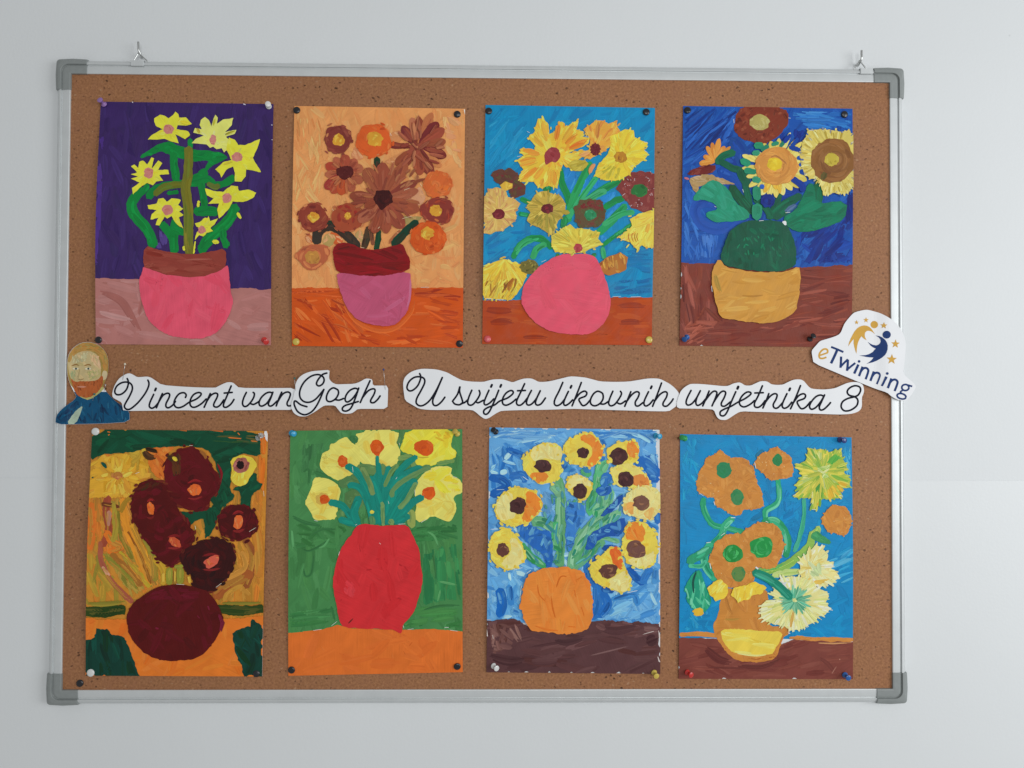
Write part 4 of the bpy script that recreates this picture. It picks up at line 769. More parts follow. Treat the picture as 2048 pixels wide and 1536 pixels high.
# ---------------------------------------------------------------- maroon flowers and vase, green corners
def painting_maroon():
    S = Sheet((165, 850), [(58, 25), (1115, 35), (1080, 1510), (18, 1505)], 'painting of dark maroon flowers in a maroon vase on ochre and orange', .57, (.0010, .0032))
    b = S.part('painted_background'); o = S.fill(b, [(60, 28), (1112, 38), (1084, 1200), (20, 1180), (40, 480)], '#A8702E', jit=1.5, sm=0, var=.08)
    S.strokes(b, o, ['#A06C2C', '#B87A30', '#98702E', '#B26A2C', '#8A6A30'], w=32, l=150, dens=1, ang=86, spread=20)
    o = [(46, 228), (130, 186), (280, 170), (330, 140), (400, 200), (390, 300), (330, 340), (290, 440), (150, 430), (40, 440)]
    S.fill(b, o, '#B88A30', jit=6); S.fringe(b, o, ['#B08430', '#A87430', '#BC8E38'], (210, 310), l=(40, 110), w=(18, 34), k=3); S.strokes(b, o, ['#C29434', '#B48428', '#BE9038', '#A87A2E'], w=32, l=110, n=26, ang=-40, spread=40)
    S.strokes(b, [(40, 430), (130, 430), (120, 760), (30, 760)], ['#B8662A', '#C07430', '#A8642C', '#94622C'], w=28, l=150, n=16, ang=88, spread=12)
    S.strokes(b, [(30, 760), (130, 760), (270, 1080), (25, 1080)], ['#8C7630', '#7C6E2E', '#98782E', '#A27C30'], w=28, l=150, n=22, ang=80, spread=16)
    S.strokes(b, [(170, 440), (290, 440), (340, 700), (490, 940), (460, 960), (330, 1010), (200, 760)], ['#A87430', '#8E7834', '#B8742E', '#7E7032', '#BC8236', '#9A6230'], w=20, l=180, n=54, ang=66, spread=12, curve=.25)
    S.strokes(b, [(120, 760), (200, 760), (380, 980), (300, 1040)], ['#7C7430', '#90803A', '#A07838', '#6E682C'], w=18, l=150, n=26, ang=58, spread=12)
    S.strokes(b, [(140, 650), (240, 720), (220, 770), (130, 760)], ['#C0642A', '#CC6E30'], w=22, l=90, n=9, ang=70, spread=20)
    S.strokes(b, [(1000, 400), (1090, 400), (1080, 720), (1000, 700)], ['#A86C30', '#B87A34', '#9A6030', '#B06A28'], w=28, l=120, n=20, ang=84, spread=14)
    S.strokes(b, [(930, 700), (1080, 700), (1080, 1060), (840, 1060), (860, 940)], ['#A87230', '#B47A34', '#9C6C2E', '#AC7C38'], w=30, l=140, n=26, ang=70, spread=25)
    for p, w, c in [([(160, 430), (150, 520), (165, 620), (130, 720)], 42, '#84402F'), ([(165, 520), (165, 600)], 26, '#9A6A58'), ([(130, 470), (220, 490)], 22, '#5E3424'), ([(60, 470), (70, 620), (60, 740)], 40, '#B4602A'), ([(150, 640), (185, 700), (235, 730), (170, 760)], 44, '#CC6428'), ([(120, 700), (118, 800), (160, 900), (230, 990), (300, 1060)], 30, '#8C4C3A'), ([(130, 850), (170, 900)], 16, '#B08068'), ([(245, 450), (262, 590), (320, 740), (400, 960)], 46, '#C07A2C'), ([(300, 600), (360, 740), (440, 900)], 30, '#C4862E'), ([(215, 520), (235, 660), (300, 800)], 22, '#6E6428'), ([(190, 470), (205, 600), (190, 690)], 30, '#8E7A30'), ([(350, 400), (270, 450), (240, 520)], 26, '#8C6A28'), ([(280, 640), (360, 800), (410, 950)], 14, '#7C4A22'), ([(180, 770), (270, 860), (350, 960)], 30, '#8A5A2A'), ([(230, 760), (330, 870), (400, 970)], 20, '#A0882E'), ([(380, 680), (420, 780), (440, 930)], 40, '#80722E'), ([(400, 670), (430, 780)], 14, '#6E6A30'), ([(150, 790), (250, 880), (330, 980)], 24, '#76702E'), ([(440, 800), (490, 870), (490, 950)], 44, '#A8842E'), ([(985, 690), (1030, 800), (985, 970)], 46, '#80492A'), ([(1010, 890), (900, 945), (800, 1030)], 72, '#8C4E2A'), ([(960, 960), (880, 1000), (850, 1050)], 26, '#A87A34'), ([(1040, 600), (1060, 740), (1060, 900)], 50, '#A86C2E'), ([(960, 760), (980, 850), (870, 920)], 34, '#B07A38')]:
        S.band(b, p, w, c, [c, '#A07434', '#946A30'], n=4, jit=3.5)
    S.strokes(b, [(1050, 50), (1105, 60), (1095, 420), (1060, 400)], ['#C06628', '#B85E24', '#C87030'], w=24, l=140, n=12, ang=92, spread=5)
    o = [(400, 132), (560, 130), (512, 180), (492, 345), (420, 290), (388, 210)]; S.fill(b, o, '#B4622A', jit=5); S.strokes(b, o, ['#C06A30', '#A8562A', '#BE7838', '#9A4A26'], w=16, l=80, n=26, ang=70, spread=22)
    pf = S.part('painted_flower', label='faded yellow flower at the upper left')
    S.strokes(pf, ell(215, 305, 110, 95, j=0), ['#C49A38', '#BA8A2E', '#CCA648', '#B07C30'], w=24, l=80, n=34, mode='rad', ctr=(215, 305), spread=14, inset=False, var=.04)
    S.strokes(pf, ell(335, 200, 55, 60, j=0), ['#A88A34', '#B49438', '#98782E'], w=22, l=60, n=12, mode='rad', ctr=(335, 200), inset=False)
    kf = S.part('flower_centre', pf); o = S.fill(kf, ell(215, 302, 34, 22, j=.1), '#A8703A'); S.strokes(kf, o, ['#A05A3C', '#B07A44'], w=11, l=30, n=7, mode='tan', ctr=(215, 302))
    g = S.part('painted_leaf', label='dark green painted foliage across the top'); G, GP = '#12402F', ['#123C2C', '#164835', '#0F3628', '#1A4A34']
    o = S.fill(g, [(60, 30), (400, 32), (760, 36), (1058, 40), (1075, 120), (1070, 190), (960, 172), (890, 205), (895, 330), (880, 370), (920, 440), (850, 480), (800, 590), (770, 660), (732, 682), (738, 560), (690, 570), (630, 608), (600, 560), (530, 520), (740, 520), (800, 470), (830, 330), (770, 160), (705, 130), (560, 128), (370, 140), (280, 165), (130, 176), (48, 214)], G, jit=4)
    S.strokes(g, o, GP, w=34, l=160, dens=1.2, ang=2, spread=24, var=.06)
    S.strokes(g, [(700, 300), (880, 300), (880, 470), (760, 640), (740, 560)], GP, w=30, l=120, n=20, ang=70, spread=22)
    S.strokes(g, [(780, 60), (1050, 60), (1060, 120), (780, 100)], ['#2C4A2C', '#54502C', '#1A4230'], w=10, l=120, n=12, ang=4, spread=4)
    for p in [[(760, 36), (850, 40)], [(560, 34), (640, 36)], [(930, 45), (945, 60)], [(870, 75), (960, 82)], [(1010, 95), (1050, 98)], [(150, 40), (170, 44)], [(155, 62), (165, 55)]]: S.stroke(g, [p[0], p[1]], 10, '#C0662C', '#A8562A', lanes=3)
    o = S.fill(g, [(900, 385), (990, 335), (1000, 318), (1030, 285), (1050, 300), (1048, 340), (1092, 348), (1075, 380), (1020, 412), (1010, 470), (1000, 512), (955, 505), (948, 400)], G, jit=4); S.strokes(g, o, GP, w=24, l=70, n=16, ang=-30, spread=30)
    t = S.part('painted_table'); o = S.fill(t, [(20, 1152), (120, 1165), (250, 1160), (400, 1140), (850, 1160), (960, 1155), (1085, 1140), (1080, 1507), (20, 1502)], '#C4662A', jit=3, sm=0)
    S.strokes(t, o, ['#CC6C2C', '#C06226', '#C86A30', '#BA5E26'], w=40, l=180, dens=.9, ang=-30, spread=40, var=.035)
    g2 = S.part('painted_leaf', label='dark olive band along the table edge')
    for p, w in [([(25, 1112), (140, 1118), (252, 1106)], 66), ([(812, 1100), (950, 1112), (1082, 1098)], 60)]:
        S.band(g2, p, w, '#2E3C20', ['#24361E', '#3E4624', '#4C4A26'], jit=5, n=9)
    for p, w in [([(30, 1066), (120, 1072), (260, 1060)], 30), ([(820, 1066), (1000, 1068), (1080, 1062)], 20)]: S.stroke(b, catmull(p, 4), w, '#6E682C', '#8A7630')
    for poly in [[(20, 1292), (80, 1272), (92, 1220), (150, 1222), (180, 1256), (250, 1266), (300, 1390), (342, 1508), (20, 1503)], [(905, 1252), (960, 1218), (1008, 1205), (1022, 1166), (1080, 1200), (1080, 1508), (975, 1500), (940, 1420), (918, 1350)]]:
        k = S.part('painted_leaf', label='dark green painted corner'); o = S.fill(k, poly, '#123830', jit=5, sm=0); S.strokes(k, o, ['#133A32', '#102F28', '#17443A', '#0F3424'], w=34, l=140, n=24, ang=75, spread=20, var=.06)
    y = S.part('painted_flower'); o = S.fill(y, [(880, 205), (960, 176), (1012, 190), (1056, 240), (1020, 290), (990, 352), (940, 372), (888, 330), (902, 262)], '#C6A63C', jit=3); S.strokes(y, o, ['#CEB048', '#B8962E', '#D4B850'], w=18, l=50, n=16, mode='rad', ctr=(950, 240))
    k = S.part('flower_centre', y); e = S.fill(k, ell(952, 242, 50, 46), '#8A5248'); S.strokes(k, e, ['#9A6058', '#78403C'], w=13, l=40, n=10, mode='tan', ctr=(952, 242)); S.fill(k, ell(950, 240, 23, 25), '#241418')
    MR, MP = '#4A171C', ['#52191F', '#421418', '#561C22', '#4C161A']
    def blob(poly, c, pal, spots):
        f = S.part('painted_flower'); o = S.fill(f, poly, c, jit=4); S.strokes(f, o, pal, w=30, l=80, dens=1, mode='tan', ctr=np.mean(np.array(poly, float), 0), spread=30, var=.05); S.fringe(f, o[::3], pal+['#5E2A22'], np.mean(np.array(poly, float), 0), mode='tan', l=(20, 50), w=(10, 20))
        for cx, cy, rx, ry, cc, rot in spots:
            S.stroke(f, catmull([(cx-rx*1.2, cy+ry*1.3), (cx, cy+ry*1.5), (cx+rx*1.3, cy+ry)], 3), 14, '#7C2A2A', c); S.stroke(f, catmull([(cx-rx*1.2, cy-ry), (cx, cy-ry*1.5), (cx+rx*1.1, cy-ry*1.1)], 3), 16, '#7E2628', c)
            k = S.part('flower_centre', f); e = S.fill(k, ell(cx, cy, rx, ry, 14, rot, .1), cc); S.strokes(k, e, [cc, '#D07848', '#A84A2C'], w=11, l=34, n=7, ang=math.degrees(rot)+70, spread=25)
    blob([(540, 172), (600, 130), (690, 136), (742, 190), (782, 250), (836, 330), (820, 400), (772, 440), (762, 516), (640, 512), (540, 480), (508, 400), (490, 300), (500, 210)], '#501A1F', MP, [(678, 388, 38, 38, '#C85A2C', 0)])
    S.strokes(S.parts[-2], [(505, 180), (600, 150), (590, 300), (500, 320)], ['#4A2E20', '#3A2A20', '#54301F'], w=22, l=90, n=12, ang=70, spread=20); S.stroke(S.parts[-2], [(540, 190), (560, 205), (572, 216)], 24, '#BCA83A', '#B09A30'); S.stroke(S.parts[-2], catmull([(700, 150), (735, 180), (742, 210)], 4), 22, '#8A5A2C', '#6E3A26'); S.stroke(S.parts[-2], catmull([(810, 230), (836, 290), (828, 350)], 4), 16, '#7A2228', '#5A1A20')
    blob([(322, 370), (400, 322), (500, 350), (560, 480), (640, 600), (682, 652), (672, 712), (622, 760), (560, 850), (480, 832), (440, 780), (380, 690), (330, 622), (295, 540), (300, 440)], '#48161B', MP, [(414, 500, 20, 38, '#C65C2A', -.25), (557, 700, 38, 26, '#A84A32', .5)])
    S.strokes(S.parts[-3], [(330, 380), (420, 330), (480, 350), (340, 420)], ['#3E2A1E', '#4A241E'], w=22, l=80, n=8, ang=-25, spread=14)
    blob([(812, 560), (842, 500), (920, 470), (1022, 490), (1062, 560), (1050, 640), (962, 692), (872, 682), (812, 632)], '#42181A', MP, [(940, 578, 32, 40, '#C65A30', .3)])
    blob([(580, 790), (620, 735), (700, 702), (820, 668), (910, 720), (930, 800), (892, 900), (832, 950), (782, 1008), (672, 992), (662, 912), (602, 852)], '#34141A', ['#3A161B', '#2C1116', '#40181C'], [(776, 820, 50, 32, '#B05040', -.5)])
    sm = S.part('painted_flower', label='black smudged bud'); S.stroke(sm, catmull([(368, 150), (400, 190), (450, 195)], 4), 40, '#2A2420', '#5A3A24'); S.stroke(sm, catmull([(380, 140), (420, 150), (460, 160)], 4), 26, '#221E1C', '#4A3420')
    sm = S.part('painted_dab')
    S.stroke(sm, [(118, 220), (138, 240), (155, 260)], 22, '#16443A', '#1A4A40'); S.stroke(sm, [(66, 310), (74, 316)], 14, '#163E34', lanes=3); S.stroke(sm, catmull([(190, 310), (215, 290), (245, 305)], 4), 22, '#A06A34', '#8A5430')
    for p, w in [([(525, 860), (525, 950)], 40), ([(590, 860), (590, 945)], 44), ([(560, 850), (600, 846)], 22)]: S.band(b, p, w, '#7C7A30', ['#6E7030', '#928238'], n=3)
    for p, w in [([(490, 880), (490, 950)], 30), ([(560, 870), (558, 945)], 16), ([(640, 900), (650, 950)], 30)]: S.stroke(b, [p[0], p[1]], w, '#BE9A44', '#A8842E')
    v = S.part('painted_vase'); o = S.fill(v, [(390, 1002), (470, 962), (560, 950), (660, 962), (770, 1002), (822, 1082), (852, 1170), (822, 1260), (762, 1340), (690, 1400), (560, 1415), (440, 1405), (350, 1350), (290, 1270), (265, 1170), (290, 1080)], '#4C171D', jit=2.5)
    S.strokes(v, o, ['#501A20', '#47151A', '#541A22', '#4A161C'], w=46, l=140, dens=.9, ang=30, spread=60, var=.04)
    S.strokes(v, [(380, 1010), (560, 960), (760, 1010), (700, 1040), (420, 1050)], ['#541A22', '#581E26'], w=26, l=90, n=12, ang=-8, spread=16)
    for p, w in [([(820, 1130), (846, 1180), (830, 1240)], 26), ([(690, 1140), (710, 1160)], 10), ([(755, 1080), (765, 1110)], 16), ([(440, 1215), (460, 1222)], 20)]: S.stroke(v, [*p], w, '#6C2438', '#5A1A24', lanes=3)
    k = S.part('bare_paper'); S.fill(k, [(1088, 42), (1112, 40), (1108, 105), (1098, 80)], '#C8C8C8', jit=1)
    for p in [[(320, 292), (350, 280)], [(640, 122), (665, 124)], [(678, 600), (684, 625)], [(1000, 640), (1050, 610)], [(800, 975), (840, 945)], [(1090, 390), (1094, 430)], [(36, 490), (38, 520)], [(560, 952), (620, 956)], [(400, 30), (520, 33)]]: S.stroke(k, [p[0], p[1]], 6, '#C2B4A4', lanes=2)
    S.finish()

# ---------------------------------------------------------------- yellow blooms, tall red vase, green
def painting_red_vase():
    S = Sheet((565, 845), [(45, 48), (1080, 38), (1083, 1500), (33, 1522)], 'painting of large yellow flowers in a tall red vase on green', .70, (.0008, .0026))
    b = S.part('painted_background'); o = S.fill(b, [(47, 50), (1078, 41), (1081, 1290), (35, 1290)], '#437A48', jit=1.5, sm=0)
    S.strokes(b, o, ['#3F7444', '#48804C', '#3C7040', '#4C8450', '#457C46'], w=44, l=170, dens=1.1, ang=82, spread=20, var=.04)
    S.strokes(b, [(120, 120), (290, 120), (230, 330), (110, 340)], ['#3A6A40', '#427648', '#335F3A'], w=30, l=120, n=14, ang=100, spread=30)
    S.strokes(b, [(840, 780), (1070, 700), (1070, 1060), (840, 1100)], ['#2F7446', '#38804C', '#2C6C42', '#44864E'], w=48, l=190, n=24, ang=84, spread=6)
    S.strokes(b, [(760, 630), (1060, 600), (1060, 700), (800, 720)], ['#36703E', '#2F6438', '#3E7A46'], w=36, l=150, n=16, ang=12, spread=22)
    S.strokes(b, [(740, 1110), (1078, 1090), (1078, 1235), (730, 1225)], ['#3C7640', '#356C3A', '#468046'], w=38, l=190, n=16, ang=-8, spread=6)
    S.strokes(b, [(40, 1130), (310, 1110), (320, 1200), (40, 1240)], ['#3F7A42', '#4A8650', '#387040'], w=36, l=180, n=14, ang=-10, spread=5)
    S.strokes(b, [(70, 600), (400, 620), (330, 760), (80, 760)], ['#3A7040', '#447C48', '#346838'], w=34, l=150, n=18, ang=50, spread=40, curve=.4)
    for p, w in [([(110, 740), (150, 770), (210, 750), (300, 690)], 16), ([(130, 870), (140, 920), (175, 900), (190, 790)], 18), ([(900, 780), (915, 860), (920, 940)], 10), ([(120, 300), (160, 280), (160, 380)], 20), ([(180, 290), (250, 320), (330, 370)], 26), ([(830, 1130), (940, 1100), (1070, 1096)], 16), ([(290, 1100), (305, 1150), (312, 1190)], 14), ([(60, 560), (140, 600), (250, 620)], 20), ([(170, 680), (240, 640), (330, 640)], 14)]: S.stroke(b, catmull(p, 5), w, '#32623A', '#3E7444', lanes=4)
    for p, w in [([(215, 750), (250, 740), (285, 690)], 12), ([(870, 655), (910, 680), (935, 740)], 14), ([(930, 950), (1060, 975)], 14), ([(950, 1000), (930, 1080)], 12), ([(60, 640), (70, 760)], 16)]: S.stroke(b, catmull(p, 5), w, '#5A9660', '#4C8852', lanes=3)
    t = S.part('painted_table'); o = S.fill(t, [(35, 1262), (140, 1252), (250, 1238), (330, 1214), (420, 1234), (700, 1246), (800, 1240), (900, 1238), (1000, 1244), (1081, 1252), (1082, 1498), (35, 1519)], '#C9672E', jit=2, sm=0)
    S.strokes(t, o, ['#C86630', '#CC6A30', '#C5622C'], w=56, l=200, dens=.8, ang=4, spread=40, var=.02)
    for x, y, a, l in [(230, 1340, 60, 36), (655, 1380, 75, 40), (725, 1370, 60, 30), (760, 1340, -50, 30), (835, 1385, 50, 22), (575, 1405, 80, 16), (375, 1260, 30, 16), (460, 1260, 10, 18), (1060, 1300, 60, 14)]: S.stroke(t, [(x, y), (x+l*math.cos(math.radians(a)), y+l*math.sin(math.radians(a)))], 6, '#B04E1E', '#D07A40', lanes=2)
    Y, YP = '#D6BE58', ['#DAC462', '#D2B850', '#DECA6C', '#CDB24C']
    B2 = ['#DCC23C', '#E2CA44', '#D6B832', '#E0C850']
    for p, ctr, pal in [([(200, 325), (300, 342), (356, 410), (342, 440), (330, 500), (326, 580), (262, 582), (198, 590), (166, 530), (132, 480), (166, 420), (185, 350)], (250, 460), YP),
                   ([(442, 52), (700, 46), (690, 122), (712, 190), (680, 262), (560, 268), (512, 250), (470, 245), (430, 180), (440, 130)], (565, 150), YP),
                   ([(285, 128), (312, 122), (345, 100), (382, 84), (402, 108), (430, 130), (462, 140), (472, 240), (422, 322), (346, 345), (330, 350), (262, 310), (220, 270), (232, 210), (240, 178), (282, 168)], (358, 232), YP),
                   ([(742, 44), (1044, 40), (1010, 120), (1012, 150), (1045, 170), (1035, 217), (942, 240), (880, 266), (792, 252), (800, 202), (702, 172), (716, 110)], (852, 152), B2),
                   ([(795, 420), (812, 340), (892, 262), (1018, 262), (1012, 318), (1079, 352), (1076, 420), (1022, 442), (1046, 500), (1030, 560), (1012, 594), (972, 590), (900, 556), (830, 602), (790, 572), (805, 500)], (880, 425), YP)]:
        f = S.part('painted_flower'); o = S.fill(f, p, pal[0], jit=2.4); S.strokes(f, o, pal, w=36, l=110, dens=.9, ang=50, spread=60, var=.035)
        if ctr == (880, 425): S.strokes(f, [(810, 345), (895, 268), (1015, 268), (1010, 320), (1074, 355), (1070, 415), (960, 430), (850, 380)], B2, w=34, l=100, n=14, ang=20, spread=30, var=.03); S.stroke(f, catmull([(960, 470), (1020, 480), (1020, 530), (970, 560)], 5), 14, '#BEA84C', '#D2BC58')
        if ctr == (852, 152): S.strokes(f, [(900, 50), (1030, 50), (1000, 120), (920, 110)], ['#C8A42C', '#CCAE34'], w=16, l=60, n=8, ang=40, spread=40); S.stroke(f, [(800, 205), (850, 212), (890, 205)], 8, '#B09A34')
        if ctr == (250, 460): S.fill(f, ell(240, 458, 42, 38), '#BC9C4A'); 
        if ctr == (358, 232): S.stroke(f, catmull([(320, 260), (360, 280), (410, 310)], 4), 16, '#C4AC50', '#D2BA58')
        cc = {(250, 460): (253, 460, 31, 29), (565, 150): (565, 150, 40, 48), (358, 232): (358, 231, 33, 36), (852, 152): (852, 152, 56, 51), (880, 425): (877, 424, 44, 37)}[ctr]
        k = S.part('flower_centre', f); e = S.fill(k, ell(*cc, 14, 0, .08), '#C0501C', jit=3); S.strokes(k, e, ['#C4541E', '#B44818', '#C85E2A'], w=20, l=44, n=8, mode='tan', ctr=cc[:2], var=.04)
    lf = S.part('painted_leaf', label='olive green leaf brush marks'); T, TP = '#047A6C', ['#06806F', '#04705F', '#0A8674']
    for p, w, c in [([(400, 440), (440, 470), (400, 490)], 110, '#4C6E42'), ([(350, 370), (400, 350), (455, 330)], 56, '#4E7246'), ([(455, 275), (520, 280), (560, 290)], 56, '#5C7A4A'), ([(600, 260), (595, 310)], 50, '#5C7C4C'), ([(700, 215), (760, 210), (790, 260)], 34, '#6C8A4E'), ([(350, 530), (350, 570)], 50, '#4A7A48'), ([(420, 320), (470, 350)], 40, '#4C7246'), ([(720, 48), (712, 90), (700, 128)], 34, '#4A7044'), ([(425, 90), (438, 112)], 46, '#386A40'), ([(930, 248), (980, 240), (1025, 228)], 26, '#6A8A4A'), ([(770, 530), (775, 620)], 50, '#86944E'), ([(840, 275), (885, 268)], 34, '#557A4C')]:
        S.band(lf, p, w, c, [c, '#5E8250', '#54784A'], n=3, jit=2.5)
    st = S.part('painted_stem', label='teal painted stem')
    o = S.fill(st, [(470, 384), (478, 330), (530, 332), (560, 300), (575, 240), (590, 245), (600, 330), (640, 268), (648, 330), (690, 300), (760, 300), (792, 350), (792, 410), (732, 490), (690, 580), (642, 612), (560, 612), (530, 560), (505, 500)], T, jit=3); S.strokes(st, o, TP, w=22, l=110, n=30, ang=75, spread=20, var=.03)
    for p, w in [([(390, 260), (450, 300), (505, 390), (540, 500), (560, 600)], 50), ([(570, 205), (574, 300), (590, 420), (600, 600)], 22), ([(400, 375), (460, 390), (510, 470), (540, 590)], 40), ([(285, 480), (350, 494), (400, 545), (440, 605)], 44), ([(345, 582), (410, 600), (460, 605)], 42), ([(838, 446), (765, 490), (705, 570), (680, 600)], 46), ([(690, 598), (755, 560)], 44), ([(802, 206), (740, 250), (690, 310), (640, 420), (615, 560)], 40), ([(828, 272), (760, 300), (690, 340), (640, 400)], 44), ([(800, 350), (740, 420), (690, 490), (630, 600)], 50), ([(460, 450), (430, 540), (450, 600)], 50), ([(640, 270), (620, 360), (610, 460)], 40), ([(535, 330), (570, 420), (590, 520)], 44)]: S.band(st, p, w, T, TP, n=4, jit=2)
    l2 = S.part('painted_leaf', label='slim olive stroke between the teal stems')
    for p, w, c in [([(478, 275), (518, 350), (545, 430)], 34, '#6C8450'), ([(655, 440), (672, 395), (750, 335), (880, 270)], 32, '#5E8050'), ([(614, 380), (655, 295), (690, 255)], 28, '#64864E'), ([(800, 365), (755, 450), (705, 510)], 30, '#6A8C56'), ([(600, 480), (602, 545), (606, 615)], 24, '#6C8E58'), ([(645, 585), (660, 605)], 34, '#6A8C54'), ([(535, 565), (540, 610)], 36, '#4E7C50')]:
        S.band(l2, p, w, c, [c, '#5E8250', '#54784A'], n=3, jit=2.5)
    S.fill(lf, ell(538, 535, 13, 11), '#D8C048')
    v = S.part('painted_vase'); o = S.fill(v, [(455, 615), (490, 606), (540, 612), (600, 620), (680, 612), (755, 616), (775, 660), (792, 690), (825, 780), (832, 860), (845, 930), (832, 1010), (792, 1130), (755, 1180), (725, 1210), (715, 1265), (690, 1258), (660, 1240), (500, 1236), (370, 1230), (340, 1190), (322, 1080), (300, 960), (322, 850), (350, 760), (395, 690), (412, 680), (430, 640)], '#BE3034', jit=1.8)
    S.strokes(v, o, ['#BC2E32', '#C03236', '#BA2C30'], w=52, l=180, dens=.8, ang=80, spread=30, var=.022)
    for x, y in [(500, 790), (560, 820), (620, 830), (700, 850), (540, 880), (690, 1050), (660, 690), (350, 1060), (610, 815), (730, 860)]: S.stroke(v, [(x, y), (x+RNG.normal(0, 20), y+RNG.normal(8, 12))], 14, '#A4242A', '#B42C30', lanes=3)
    S.stroke(v, [(395, 1205), (410, 1190), (428, 1172)], 9, '#3A2A20', '#8A2426', lanes=3); S.stroke(v, [(580, 720), (592, 730)], 5, '#E0B0A8', lanes=2); S.strokes(v, [(380, 940), (450, 960), (430, 1060), (360, 1020)], ['#C63C42', '#C4383E'], w=36, l=80, n=6, ang=60)
    k = S.part('bare_paper')
    for p in [[(330, 1190), (290, 1222)], [(240, 1238), (180, 1246)], [(725, 1215), (730, 1235)], [(750, 1240), (790, 1236)], [(970, 1228), (1000, 1226)], [(1000, 1242), (1060, 1250)], [(440, 48), (490, 46)], [(1020, 322), (1050, 330)], [(435, 615), (450, 610)], [(830, 600), (870, 575)], [(420, 260), (425, 300)], [(635, 470), (640, 490)], [(190, 585), (215, 590)], [(795, 400), (796, 440)], [(345, 770), (336, 800)], [(690, 610), (745, 606)], [(680, 340), (690, 325)], [(700, 120), (706, 140)]]: S.stroke(k, [p[0], p[1]], 6, '#D2D0C8', lanes=2)
    S.finish()

